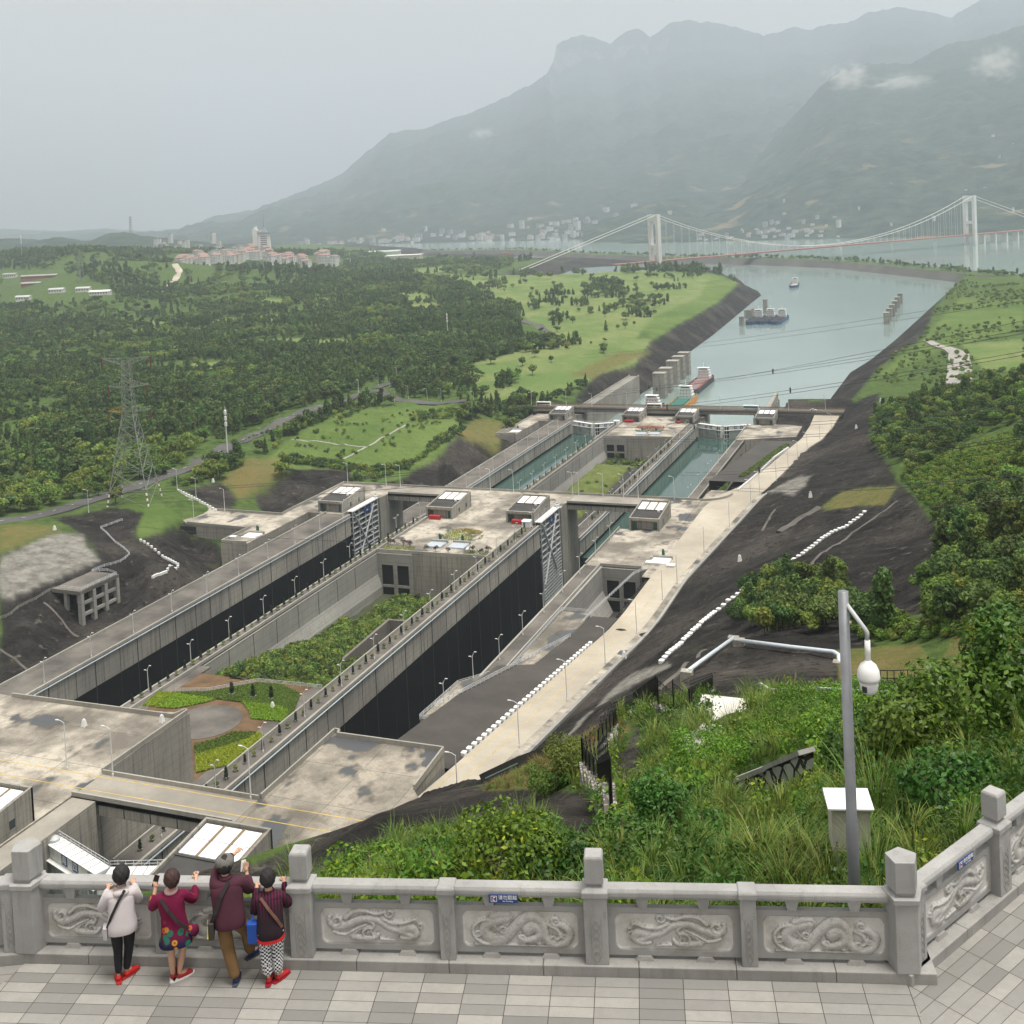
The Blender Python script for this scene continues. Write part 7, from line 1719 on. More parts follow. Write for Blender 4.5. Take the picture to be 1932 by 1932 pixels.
# notices on the rail
def notice(par, s, y, z, label, tilt=0):
    t = empty("notice_plate", (0, 0, 0), label, "sign", "blue notices on the stone rail"); t.parent = None
    M_ = par.matrix_basis; t.matrix_world = par.matrix_basis @ Matrix.Translation((s, y, z))
    MB().box(-.19, .19, -.012, 0, -.055, .055).build("plate", BLUE, t)
    q = text_mesh("lettering", "请勿翻越", .062, WHITE, t, .001); q.location = (.055, -.0135, .016); q.rotation_euler = (math.pi/2, 0, 0)
    q = text_mesh("lettering", "No Climbing", .026, WHITE, t, .001); q.location = (.055, -.0135, -.03); q.rotation_euler = (math.pi/2, 0, 0)
    MB().box(-.165, -.085, -.0135, -.0121, -.04, .04).build("pictogram_frame", WHITE, t); MB().box(-.158, -.092, -.0145, -.0136, -.033, .033).build("pictogram_field", BLUE, t)
    b = MB(); b.bar((-.155, -.0155, .03), (-.095, -.0155, -.03), .009, .002, up=(0, 1, 0)); b.build("pictogram_bar", RED, t); b = MB(); b.bar((-.135, -.015, -.03), (-.135, -.015, .01), .012, .001, up=(0, 1, 0)); b.bar((-.11, -.015, -.03), (-.135, -.015, .0), .01, .001, up=(0, 1, 0)); b.bar((-.135, -.015, .008), (-.108, -.015, .025), .01, .001, up=(0, 1, 0)); b.lathe((-.128, -.015, .022), [(.008, 0), (.008, .001)], 8); b.build("pictogram_figure", WHITE, t)
notice(BAL, -5.05, .098, .955, "blue notice plate on the rail of the long front balustrade"); notice(BAL2, 1.35, .098, .955, "blue notice plate on the rail of the right-hand balustrade run")
# paving
def paving(name, rot, tw, td, org):
    m = NT(name); mp_ = m.n("ShaderNodeMapping"); m.l(m.P(), mp_.inputs[0]); mp_.vector_type = 'TEXTURE'; mp_.inputs["Location"].default_value = org; mp_.inputs["Rotation"].default_value = (0, 0, rot)
    sx = m.n("ShaderNodeSeparateXYZ"); m.l(mp_.outputs[0], sx.inputs[0]); X = m.math('MULTIPLY', sx.outputs[0], 1/tw); Y = m.math('MULTIPLY', sx.outputs[1], 1/td)
    fx = m.math('FRACT', X); fy = m.math('FRACT', Y); cb = m.n("ShaderNodeCombineXYZ"); m.l(m.math('FLOOR', X), cb.inputs[0]); m.l(m.math('FLOOR', Y), cb.inputs[1])
    wn_ = m.n("ShaderNodeTexWhiteNoise", noise_dimensions='2D'); m.l(cb.outputs[0], wn_.inputs["Vector"]); r = wn_.outputs["Value"]
    c = m.mix(m.ramp(r, .0, .6), (.17, .168, .16), (.27, .264, .25)); c = m.mix(m.math('MULTIPLY', m.math('GREATER_THAN', r, .72), .6), c, (.34, .33, .305))
    n = m.noise(4, 5, .65); f = m.noise(60, 3, .7); g_ = m.noise(.9, 4, .6)
    c = m.mix(m.math('MULTIPLY', m.ramp(n, .4, .7), .35), c, (.19, .185, .17)); c = m.mix(m.math('MULTIPLY', m.ramp(f, .4, .7), .25), c, (.16, .16, .155)); c = m.mix(m.math('MULTIPLY', m.ramp(g_, .5, .72), .4), c, (.17, .165, .15))
    jx = m.math('LESS_THAN', m.math('ABSOLUTE', m.math('SUBTRACT', fx, .5)), .5-.008); jy = m.math('LESS_THAN', m.math('ABSOLUTE', m.math('SUBTRACT', fy, .5)), .5-.02); j = m.math('MULTIPLY', jx, jy)
    c = m.mix(j, (.035, .034, .03), c); m.bump(j, .5, .01)
    rg = m.math('MULTIPLY_ADD', m.ramp(n, .4, .65), .25, .5); return m.done(c, rg, .35)
PVF = paving("terrace_paving", ROT, .556, .185, (EO.x, EO.y, 0)); PVR = paving("terrace_paving_right", RROT, .556, .185, (EO.x, EO.y, 0)); PVL = paving("terrace_paving_left", LR, .556, .185, (c2.x, c2.y, 0))
m0 = loc(0.0, 0.0); mA = Vector((-.02, 12.9, 0)); mdir = Vector((.30, -.95, 0)).normalized(); mB = m0+mdir*12; l0 = loc(-11.62, 0); lB = l0+Vector((.02, -1, 0))*9
far_r = m0+RX*12
tag(MB().prism([tuple((m0+EN*.1).xy), tuple((l0+EN*.1).xy), tuple(lB.xy), tuple(mB.xy)], FZ-.4, FZ).build("terrace_floor", PVF), "grey stone slab paving of the viewing terrace", kind="structure")
tag(MB().prism([tuple((m0+EN*.1+mdir*0).xy), tuple(mB.xy), (8, 2), tuple((far_r+Vector((6, -3, 0))).xy), tuple(far_r.xy)], FZ-.4, FZ-.004).build("terrace_floor", PVR), "slab paving turned along the right-hand balustrade", kind="structure")
tag(MB().prism([tuple((l0+EN*.1).xy), tuple((l0+LX*8).xy), tuple((lB+LX*8).xy), tuple(lB.xy)], FZ-.4, FZ-.004).build("terrace_floor", PVL), "slab paving turned along the left-hand balustrade", kind="structure")
tag(MB().prism([tuple((m0+EN*.6).xy), tuple((far_r-Vector((RX.y, -RX.x, 0))*.55).xy), tuple((far_r+Vector((9, 0, 0))).xy), (9, -2), (-14, -2), tuple((l0+LX*8).xy), tuple((l0+EN*.6).xy)], FZ-6, FZ-.41).build("terrace_base", GR2), "stone base under the viewing terrace", kind="structure")

# ------------------------------------------------------------------ pole camera, cabinet
CASE = plain("camera_white", (.74, .75, .75), .35, .03); POLEM = plain("pole_grey", (.22, .23, .25), .5, .2, 2.0, .5, .3)
pp_ = gd(1613, 1700, 17.5); top = gd(1594, 1107, 17.5)
t = empty("camera_pole", (pp_.x, pp_.y, pp_.z-1.5), "tall grey steel pole with a white dome camera on its bent arm, behind the balustrade", "camera pole")
hp_ = top.z-(pp_.z-1.5)
lean = Vector((top.x-pp_.x, top.y-pp_.y, 0))*0
MB().tube([(0, 0, 0), (0, 0, 2.7), (0, 0, 2.72), (0, 0, hp_)], [.095, .093, .082, .078], 14).build("pole", POLEM, t, True)
ex = Vector((.80, -.30, 0)).normalized(); a0 = Vector((0, 0, hp_-.13)); a1 = a0+ex*.36+Vector((0, 0, -.42)); a2 = a1+Vector((0, 0, -.12)); a3 = a1+Vector((0, 0, -.44))
ao = MB().tube([a0, a1-ex*.03+Vector((0, 0, .04)), a1, a2], .034, 10).build("arm", STEEL, t, True)
cm = MB().tube([a2, a3], .042, 12).build("drop_tube", CASE, t, True)
b = MB(); b.lathe(tuple(a3+Vector((0, 0, -.50))), [(.02, 0), (.09, .012), (.125, .06), (.135, .13), (.138, .20)], 20); b.lathe(tuple(a3+Vector((0, 0, -.29))), [(.165, 0), (.17, .05), (.16, .14), (.12, .23), (.06, .28), (.045, .30)], 20)
dm = b.build("dome_camera", CASE, t, True); q = a3+Vector((0, 0, -.40)); MB().box(q.x-.09, q.x-.02, q.y-.135, q.y-.10, q.z-.04, q.z+.05).build("lens_window", GLASSD, dm)
b = MB()
for k in range(6): b.lathe(tuple(top-Vector((pp_.x, pp_.y, pp_.z-1.5))+Vector((0, 0, -.55-.004*k))), [(.081, 0), (.081, .003)], 14)
b.build("weld_ring", RUST, t)
cp_ = gd(1603, 1588, 20.5)
t = empty("control_cabinet", (cp_.x, cp_.y, cp_.z-.25), "pale grey metal cabinet with an overhanging lid, behind the camera pole", "cabinet", None, .25)
CAB = plain("cabinet_paint", (.50, .47, .43), .5, .08)
MB().box(-.33, .33, -.24, .24, .2, .98).build("body", CAB, t, bevel=.01); MB().prism([(-.40, -.31), (.40, -.31), (.40, .31), (-.40, .31)], .981, [1.02, 1.02, 1.08, 1.08]).build("lid", WHITE, t, bevel=.008); b = MB(); b.box(-.28, -.2, -.18, .18, -.6, .2); b.box(.2, .28, -.18, .18, -.6, .2); b.build("leg", STEEL, t); MB().box(-.28, .28, -.248, -.2405, .27, .9).build("door", CAB, t); b = MB(); [b.box(sx*.26-.012, sx*.26+.012, -.256, -.2485, z, z+.03) for sx in (-1, 1) for z in (.3, .36)]; b.build("vent", JNT, t)

# ------------------------------------------------------------------ iron fence, walls and paths on the hillside
IRON = plain("black_iron", (.012, .012, .013), .5, .1); MAS = None
def masonry(name, c1, c2, joint, sc, stretch=(1, 1, 1)):
    m = NT(name); v = m.n("ShaderNodeTexVoronoi", feature='DISTANCE_TO_EDGE'); v.inputs["Scale"].default_value = sc; m.l(m.scale(m.P(), stretch), v.inputs["Vector"])
    v2 = m.n("ShaderNodeTexVoronoi"); v2.inputs["Scale"].default_value = sc; m.l(m.scale(m.P(), stretch), v2.inputs["Vector"]); s_ = m.n("ShaderNodeSeparateColor"); m.l(v2.outputs["Color"], s_.inputs[0])
    c = m.mix(s_.outputs[0], c1, c2); n = m.noise(5, 4, .6); c = m.mix(m.math('MULTIPLY', m.ramp(n, .4, .7), .4), c, [x*.5 for x in c1]); j = m.math('LESS_THAN', v.outputs["Distance"], m.math('MULTIPLY_ADD', n, .14, .05)); c = m.mix(j, c, joint); m.bump(m.math('SUBTRACT', 1.0, j), .6, .03); return m.done(c, .9, .2)
RUB = masonry("rubble_wall", (.27, .255, .225), (.40, .38, .34), (.11, .10, .09), 3.2, (1, 1, 1.5)); CRZ = masonry("crazy_stone_wall", (.22, .23, .215), (.36, .37, .35), (.025, .023, .02), 2.6)
ASH = masonry("block_wall", (.25, .245, .225), (.34, .33, .30), (.10, .095, .085), 1.6, (1, 1, 1.6))
def iron_fence(P, label, wallh, h=1.9, gap=.5, post=2.4, mat=RUB, step=True, wt=.45):
    t = empty("iron_fence", P[0], label, "fence"); O = P[0]; w = MB(); pm = MB(); bm_ = MB(); rm = MB()
    for a, c in zip(P[:-1], P[1:]):
        L = Vector((c.x-a.x, c.y-a.y, 0)).length; n_ = max(1, int(L/post)); d = Vector((c.x-a.x, c.y-a.y, 0)).normalized(); nn = Vector((-d.y, d.x, 0))*wt/2
        for k in range(n_):
            q0 = a.lerp(c, k/n_); q1 = a.lerp(c, (k+1)/n_); zt = max(q0.z, q1.z)*.5+min(q0.z, q1.z)*.5+wallh
            e = [q0+nn, q1+nn, q1-nn, q0-nn]; w.prism([(v.x-O.x, v.y-O.y) for v in e], min(q0.z, q1.z)-1.5-O.z, zt-O.z)
            pm.bar((q0.x-O.x, q0.y-O.y, zt-O.z-.1), (q0.x-O.x, q0.y-O.y, zt+h+.15-O.z), .10); pm.frustum((q0.x-O.x, q0.y-O.y), .06, .06, .005, .005, zt+h+.15-O.z, zt+h+.33-O.z)
            m2 = max(2, int(L/n_/gap))
            for j in range(1, m2): r = q0.lerp(q1, j/m2); bm_.bar((r.x-O.x, r.y-O.y, zt+.08-O.z), (r.x-O.x, r.y-O.y, zt+h-O.z), .022); bm_.frustum((r.x-O.x, r.y-O.y), .035, .035, .003, .003, zt+h-O.z, zt+h+.14-O.z)
            for rr_ in (.18, h-.25, h-.05): rm.bar((q0.x-O.x, q0.y-O.y, zt+rr_-O.z), (q1.x-O.x, q1.y-O.y, zt+rr_-O.z), .03)
    pm.bar((P[-1].x-O.x, P[-1].y-O.y, P[-1].z+wallh-O.z-.2), (P[-1].x-O.x, P[-1].y-O.y, P[-1].z+wallh+h+.2-O.z), .10)
    w.build("base_wall", mat, t); pm.build("post", IRON, t); bm_.build("grille", IRON, t); rm.build("rail", IRON, t); return t
fA = [gnd('F', 885, 1556, 28), gnd('F', 800, 1420, 30), gnd('F', 690, 1262, 33)]; fB = [gnd('F', 690, 1262, 33), gnd('F', 800, 1150, 35), gnd('F', 900, 985, 37), gnd('F', 1032, 765, 40)]
fC = [gnd('F', 1032, 770, 40), gnd('F', 1205, 800, 39), gnd('F', 1420, 850, 38)]; fD = [gnd('F', 1425, 850, 38), gnd('F', 1575, 660, 39)]
iron_fence(fA, "black iron fence on a rubble wall, lowest run nearest the round bush", 1.0); iron_fence(fB, "black iron fence climbing a long rubble wall towards the gate", 1.0); iron_fence(fC, "black iron fence panels over a block wall across the path", .9, 1.8, .24, mat=ASH); iron_fence(fD, "black iron fence with tall posts on a rough stone wall right of the gate", .9, 2.2)
t = empty("planter_box", gnd('F', 985, 1440, 28), "small square stone box with an open top beside the iron fence", "planter"); MB().box(-.9, .9, -.7, .7, -1.5, .55).build("body", ASH, t); MB().box(-.72, .72, -.52, .52, .551, .60).build("top", JNT, t)
def slabwall(P, hs, label, mat, th=.5):
    t = empty("stone_wall", P[0], label, "wall"); b = MB(); O = P[0]
    for (a, c), (h0, h1) in zip(zip(P[:-1], P[1:]), zip(hs[:-1], hs[1:])):
        d = Vector((c.x-a.x, c.y-a.y, 0)).normalized(); nn = Vector((-d.y, d.x, 0))*th/2
        b.prism([((v-O).x, (v-O).y) for v in (a+nn, c+nn, c-nn, a-nn)], [a.z-O.z-2, c.z-O.z-2, c.z-O.z-2, a.z-O.z-2], [a.z-O.z+h0, c.z-O.z+h1, c.z-O.z+h1, a.z-O.z+h0])
    b.build("masonry", mat, t); b2 = MB()
    for (a, c), (h0, h1) in zip(zip(P[:-1], P[1:]), zip(hs[:-1], hs[1:])): b2.bar((a-O)+Vector((0, 0, h0+.06)), (c-O)+Vector((0, 0, h1+.06)), th+.1, .14)
    b2.build("coping", GR2, t); return t
w0 = gnd('G', 290, 1600, 21); w1 = gnd('G', 500, 1585, 20); w2 = gnd('G', 705, 1575, 19)
def ztop(p, v_):
    zs = np.linspace(p.z-3, p.z+8, 400); vv = project(np.column_stack([np.full(400, p.x), np.full(400, p.y), zs]))[1]; return float(zs[np.argmin(abs(vv-v_))]-p.z)
slabwall([w0, w1, w2], [ztop(w0, px('G',270,1470)[1]), ztop(w1, px('G',490,1390)[1]), ztop(w2, px('G',700,1305)[1])], "dark-jointed stone retaining wall half hidden by creepers on the near slope", CRZ)
ground_strip("path", [gnd('G', 60, 1500, 27), gnd('G', 20, 1360, 30), gnd('G', 120, 1240, 34), gnd('G', 220, 1160, 37)], 2.6, plain("path_slabs", (.33, .32, .29), .9, .25, 1.5), "stepped stone path coming down to the iron gate", .12)
lp_ = gnd('G', 270, 1075, 38); MB_l = MB().box(-2.6, 3.2, -2.2, 2.2, -1.5, .1).build("landing", plain("landing_tiles", (.62, .60, .55), .7, .1, .8)); MB_l.location = lp_; tag(MB_l, "pale tiled landing beside the gate", kind="structure")
railing([gnd('G', 178, 1035, 38), gnd('G', 480, 1055, 35), gnd('G', 760, 1075, 33), gnd('G', 1060, 1100, 32), gnd('G', 1360, 1120, 32)], "thin pale handrail along the edge behind the greenery", h=1.5, rails=(1.5, .1), gap=2.6)
def pipe(P, r, label):
    t = empty("pipe", P[0], label, "pipe", "pale pipes on the dark slope"); O = P[0]; MB().tube([p-O for p in P], r, 12).build("tube", plain("pale_pipe", (.55, .61, .66), .45, .08), t, True); b = MB()
    for a in (0, -1): b.box(P[a].x-O.x-.9, P[a].x-O.x+.9, P[a].y-O.y-.7, P[a].y-O.y+.7, P[a].z-O.z-2.2, P[a].z-O.z+.25)
    b.build("support", CON, t)
up = Vector((0, 0, .9))
pipe([gnd('F', 1395, 505, 76)+up, gnd('F', 1480, 440, 76)+up, gnd('F', 1715, 268, 76)+up], .33, "pale blue pipe slanting up the dark slope above the gate"); pe = gnd('G', 880, 795, 70)
pipe([gnd('F', 1752, 285, 76)+up, gnd('G', 600, 738, 73)+up*1.1, gnd('G', 850, 772, 71)+up*1.2, gnd('G', 878, 780, 70)+up*.9, pe], .33, "pale blue pipe running level across the dark slope, ending in an elbow")
railing([gnd('G', 1115, 893, 62), gnd('G', 1310, 888, 62)], "small black fence on the dry grass shelf", h=1.3, rails=(1.3, .3), mat=IRON, gap=.8); railing([gnd('G', 1400, 905, 60), gnd('G', 1520, 905, 58)], "short black fence right of the dry grass shelf", h=1.3, rails=(1.3, .3), mat=IRON, gap=.8)
cpts = [gnd('F', 0, 1205, 72), gnd('F', 250, 1090, 86), gnd('F', 540, 985, 95)]
b = MB(); O = cpts[0]
for a, c in zip(cpts[:-1], cpts[1:]): b.bar(a-O+Vector((0, 0, .2)), c-O+Vector((0, 0, .2)), 1.2, 2.0)
t = empty("kerb_wall", O, "dark concrete kerb wall along the brow above the pale road", "wall"); b.build("wall", YARD, t); MB().tube([p-O+Vector((.9, -.9, .9)) for p in cpts], .18, 8).build("pipe", plain("pipe_teal", (.20, .32, .30), .6, .1), t)

# ------------------------------------------------------------------ near vegetation
rngv = np.random.default_rng(77)
def sprig(seed, n, spread, hgt, leaf, mat, up_=.7, asp=.55):
    rng = np.random.default_rng(seed); a = rng.uniform(0, 6.28, n); r = spread*np.sqrt(rng.random(n)); z = hgt*rng.random(n)**.7*(1-.5*(r/spread)**2); V, F, T = leaf_quads(np.column_stack([np.cos(a)*r, np.sin(a)*r, z]), leaf, rng, up=up_, aspect=asp); return np_obj("sprig", V, F, mat, T, link=False)
def blades(seed, n, L, w, mat, spread=.12, bend=.5):
    rng = np.random.default_rng(seed); V = []; F = []; T = []
    for k in range(n):
        a = rng.uniform(0, 6.28); b0 = np.array([math.cos(a), math.sin(a), 0])*spread*math.sqrt(rng.random()); out = np.array([math.cos(a+rng.normal(0, .5)), math.sin(a+rng.normal(0, .5)), 0]); l = L*rng.uniform(.55, 1.1); bd = bend*rng.uniform(.4, 1.4); side = np.array([-out[1], out[0], 0])*w*rng.uniform(.7, 1.2); ti = rng.random(); base = len(V)
        for j in range(6):
            t_ = j/5; p = b0+out*l*bd*t_*t_+np.array([0, 0, l*(t_-.45*bd*t_*t_*t_)]); ww = side*(1-t_**1.6)*(.6+.8*t_*(1-t_)*2); V += [p-ww, p+ww]; T += [ti, ti]
        for j in range(5): o_ = base+2*j; F.append((o_, o_+1, o_+3, o_+2))
    return np.array(V), np.array(F), np.array(T)
SPR = [sprig(1, 46, .34, .34, .060, LFN), sprig(2, 40, .32, .40, .068, LFN), sprig(3, 44, .30, .30, .052, LFD), sprig(4, 38, .34, .36, .058, LFD), sprig(5, 30, .28, .42, .050, LFY)]
gb = blades(9, 34, .65, .012, LFG, .16, .6); GRS = np_obj("grass_sprig", gb[0], gb[1], LFG, gb[2], link=False); gb = blades(10, 40, .8, .012, LFRY, .25, .5); GRD = np_obj("dry_sprig", gb[0], gb[1], LFRY, gb[2], link=False)
xy = np.concatenate([cand(15.5, 34, .30, -50, 22), cand(34, 62, .46, -48, 20), cand(62, 112, .8, -46, 18)]); z, u, v, d = land(xy); me_, gr_, dr_, ro_ = masks(u, v, (0, 0)); rr = np.hypot(xy[:, 0], xy[:, 1])
pth = in_any(u, v, [zp('G',(255,1480),(700,1300),(730,1640),(500,1680),(260,1690)),zp('G',(-40,1400),(0,1300),(180,1130),(190,1020),(390,1035),(340,1140),(260,1180),(60,1380)), zp('F',(850,1300),(900,1100),(1050,830),(1150,900),(1100,1050),(1050,1250),(1000,1330),(930,1480)), zp('F',(340,1310),(480,1350),(620,1440),(800,1600),(690,1750),(560,1650),(420,1480))])
okk = (u > 430) & (u < 2150) & (v > 1300) & ~ro_ & ~pth & ~((rr > 60) & (v < 1330) & (u < 1340))
out_ok = (xy-np.array([EO.x, EO.y])) @ np.array([EN.x, EN.y]) > .75
rightside = ((xy-np.array([cor.x, cor.y])) @ np.array([-RX.y, RX.x]) > .7)
okk &= out_ok & rightside
sel = fbm(xy[:, 0]/3.5, xy[:, 1]/3.5, 4); pk = np.where(sel > .13, 4, np.where(sel > 0, rngv.choice([0, 1], len(u)), rngv.choice([2, 3, 0, 2], len(u)))); isg = (fbm(xy[:, 0]/5+60, xy[:, 1]/5, 3) > .24) & (rngv.random(len(u)) < .35); pk = np.where(isg, 5, pk)
k1 = okk & ~dr_; hgt = np.where(fbm(xy[:, 0]/2.6+9, xy[:, 1]/2.6, 3) > 0, rngv.random(len(u))*.8, rngv.random(len(u))*.3)*np.where(u < 1100, .45, 1)
scl = np.where(rr < 34, 1.0, np.where(rr < 62, 1.35, 2.1))*rngv.uniform(.7, 1.25, len(u))
scatter("ground_cover", np.column_stack([xy, z+hgt*np.where(pk == 5, 0, 1)*np.clip(scl, 1, 1.5)-.05])[k1], scl[k1], SPR+[GRS], "thick bright creepers and weeds on the slope behind the balustrade", tilt=.25, pick=pk[k1])
k2 = okk & dr_
xy2 = cand(60, 125, .8, -36, -8); z2, u2, v2, d2 = land(xy2); dd_ = inpoly(u2, v2, zp('F',(280,1100),(700,900),(860,830),(1000,830),(830,1100),(400,1260),(0,1280)))
scatter("dry_grass", np.column_stack([xy2, z2])[dd_], rngv.uniform(.7, 1.5, dd_.sum()), [GRD, GRS, SPR[3]], "reddish dry grass and weeds on the brow above the road", tilt=.2)
print("cover", k1.sum(), dd_.sum())
LFBIG = leaf_mat("large_leaves", (.028, .07, .010), (.12, .215, .03), (.24, .28, .03), .42, .2)
def bush(u_, v_, wpx, hpx, mat, leaf, label, cat="shrub", name="shrub", h0=14, dens=1.0):
    p = gnd('-', u_, min(v_, 1690 if u_ < 1700 else v_), h0); d = project(np.array([[p.x, p.y, p.z]]))[2][0]; m = d/FPX; W = wpx*m; H = hpx*m*.92
    rng = np.random.default_rng(int(u_*7+v_)); lobes = [(0, 0, H*.48, W*.40, H*.45)]+[(math.cos(a)*W*.30, math.sin(a)*W*.26, H*rng.uniform(.3, .78), W*rng.uniform(.14, .24), H*rng.uniform(.16, .26)) for a in rng.uniform(0, 6.28, 9)]
    n = int(min(9000, 2.6*dens*(W*H)/(leaf*leaf*.9))); P, dn = crown_points(rng, lobes, n, .72); P[:, 2] = np.maximum(P[:, 2], -.2); V, F, T = leaf_quads(P, leaf, rng, outward=dn, up=.6)
    t = empty(name, p, label, cat); np_obj("foliage", V, F, mat, T, parent=t); b = MB()
    for a in rng.uniform(0, 6.28, 6): b.tube([(0, 0, -.4), (math.cos(a)*W*.12, math.sin(a)*W*.12, H*.35), (math.cos(a)*W*.28, math.sin(a)*W*.28, H*.72)], [.05, .035, .012], 5)
    b.build("stem", BARK, t); return t
for a in ((1188,1650,150,130,LFD,.055,"dense round dark shrub just below the lowest end of the iron fence"),(1262,1600,140,150,LFD,.06,"dark creeper-covered bush right of the round shrub"),(1340,1610,150,95,LFD,.06,"dark creeper-covered bush left of the dark-jointed stone wall"),(1330,1480,170,110,LFN,.06,"green bush between the iron gate and the stone wall"),(1450,1420,150,70,LFN,.06,"green bush growing behind the top of the stone wall"),
          (960,1690,230,165,LFN,.055,"tall mound of creepers in the middle of the near slope"),(1050,1690,170,120,LFD,.055,"dark mound of creepers right of the tall mound"),(845,1690,190,120,LFN,.055,"bright mound of creepers left of the tall mound"),(700,1690,200,95,LFN,.055,"low mound of creepers behind the balustrade's second main post"),
          (1570,1430,150,110,LFN,.07,"light green bush right of the stone wall"),(1640,1500,210,190,LFD,.075,"dark leafy shrub behind the camera pole"),(1735,1480,230,210,LFBIG,.085,"large-leaved shrub right of the camera pole"),(1840,1440,250,240,LFBIG,.09,"tall large-leaved shrub near the right picture edge"),(1935,1400,240,300,LFD,.085,"very tall dark shrub cut by the right picture edge"),(1700,1400,220,120,LFN,.07,"creeper-clad bush above the large-leaved shrub"),
          (1800,1545,230,140,LFD,.075,"dark fine-leaved bush above the right-hand balustrade"),(1900,1290,150,140,LFY,.08,"yellowish young tree top standing above the shrubs on the right"),(1752,1590,95,60,LFY,.05,"small bright yellow-green bush behind the right-hand balustrade"),(1880,1560,190,70,LFN,.05,"low clipped hedge-like shrub along the right-hand balustrade"),(1640,1360,160,80,LFN,.07,"low bush by the thin pale handrail"),(1520,1360,150,70,LFN,.065,"leafy bush right of the tiled landing"),(1080,1470,110,90,LF1,.09,"green bush left of the iron fence"),(1030,1500,90,60,LF1,.09,"small green bush on the brow left of the fence")):
    bush(*a)
def tuft(u_, v_, hpx, label, n=110, mat=LFG, w=.011, grp="tufts of tall grass on the near slope"):
    p = gnd('-', u_, v_, 14); d = project(np.array([[p.x, p.y, p.z]]))[2][0]; L = hpx*d/FPX; V, F, T = blades(int(u_+v_), n, L*1.25, w, mat, L*.2, .55); t = empty("grass_tuft", p, label, "grass tuft", grp); np_obj("blades", V, F, mat, T, parent=t)
    b = MB(); rng = np.random.default_rng(int(u_)); 
    for k in range(5): a = rng.uniform(0, 6.28); b.tube([(0, 0, 0), (math.cos(a)*L*.15, math.sin(a)*L*.15, L*.9)], [.006, .003], 4)
    b.build("stalk", LFRY, t)
for a in ((985,1600,95,"pale plumed grass tuft on top of the creeper mound"),(760,1650,70,"grass tuft left of the creeper mound"),(560,1672,80,"thin tall grass right of the woman in checked trousers"),(1440,1650,110,"broad tuft of tall grass below the stone wall"),(1510,1640,90,"tall grass tuft right of the stone wall's foot"),(1655,1570,170,"tall grass tuft right of the cabinet"),(1560,1688,110,"long arching grass left of the camera pole's foot"),(1480,1690,100,"long arching grass behind the balustrade's mid post"),(1650,1690,120,"long arching grass right of the camera pole's foot"),(1730,1650,90,"two pale broad blades of grass at the balustrade corner"),(1270,1470,80,"fountain-like grass tuft below the iron gate"),(1420,1345,50,"grass tuft at the path's right side, upper"),(1380,1380,60,"grass tuft at the path's right side, lower"),(1320,1400,45,"small grass tuft beside the block wall"),(870,1690,90,"reed-like grass before the creeper mound"),(1560,1340,50,"grass tuft by the thin pale handrail")): tuft(*a)
# ------------------------------------------------------------------ people at the balustrade
SKIN = plain("skin", (.50, .30, .21), .55, .06, 6); HAIRB = plain("hair_black", (.012, .011, .012), .7, .2, 30); HAIRR = plain("hair_brown_black", (.035, .016, .014), .65, .2, 30)
def skinmesh(name, nodes, edges, root, mat, parent, sub=2):
    keys = list(nodes); ix = {k: i for i, k in enumerate(keys)}
    me = bpy.data.meshes.new(name); me.from_pydata([nodes[k][:3] for k in keys], [(ix[a], ix[b]) for a, b in edges], [])
    o = bpy.data.objects.new(name, me); COL.objects.link(o)
    o.modifiers.new("skin", 'SKIN'); s_ = o.modifiers.new("sub", 'SUBSURF'); s_.levels = sub; s_.render_levels = sub
    for i, k in enumerate(keys):
        v = me.skin_vertices[0].data[i]; r = nodes[k][3]; v.radius = (r, nodes[k][4] if len(nodes[k]) > 4 else r); v.use_root = (k == root)
    bpy.context.view_layer.update()
    m2 = bpy.data.meshes.new_from_object(o.evaluated_get(bpy.context.evaluated_depsgraph_get())); bpy.data.objects.remove(o)
    m2.materials.clear(); m2.materials.append(mat); m2.polygons.foreach_set("use_smooth", np.ones(len(m2.polygons), bool)); m2.name = name
    q = bpy.data.objects.new(name, m2); COL.objects.link(q); q.parent = parent; return q
def chain(*k): return list(zip(k[:-1], k[1:]))
def hand_nodes(N, Ed, side, wrist, direc, up, curl=.35, s=1.0):
    """palm and five fingers at a wrist"""
    w = Vector(wrist); d = Vector(direc).normalized(); u = Vector(up).normalized(); r = d.cross(u).normalized()
    pm = w+d*.05*s; N[side+'palm'] = (*pm, .030*s, .018*s); Ed.append((side+'wr', side+'palm'))
    kn = w+d*.085*s
    for i, (off, ln) in enumerate(((-.030, .055), (-.010, .066), (.010, .062), (.029, .048))):
        b = kn+r*off*s; m = b+d*ln*.55*s-u*curl*.02*s; t_ = m+d*ln*.45*s-u*curl*.045*s
        N[f'{side}f{i}a'] = (*b, .010*s); N[f'{side}f{i}b'] = (*m, .009*s); N[f'{side}f{i}c'] = (*t_, .007*s); Ed += [(side+'palm', f'{side}f{i}a'), (f'{side}f{i}a', f'{side}f{i}b'), (f'{side}f{i}b', f'{side}f{i}c')]
    sgn = 1 if side == 'L' else -1
    b = w+d*.03*s+r*sgn*.034*s; t_ = b+d*.04*s+r*sgn*.022*s; N[side+'t0'] = (*b, .011*s); N[side+'t1'] = (*t_, .008*s); Ed += [(side+'palm', side+'t0'), (side+'t0', side+'t1')]
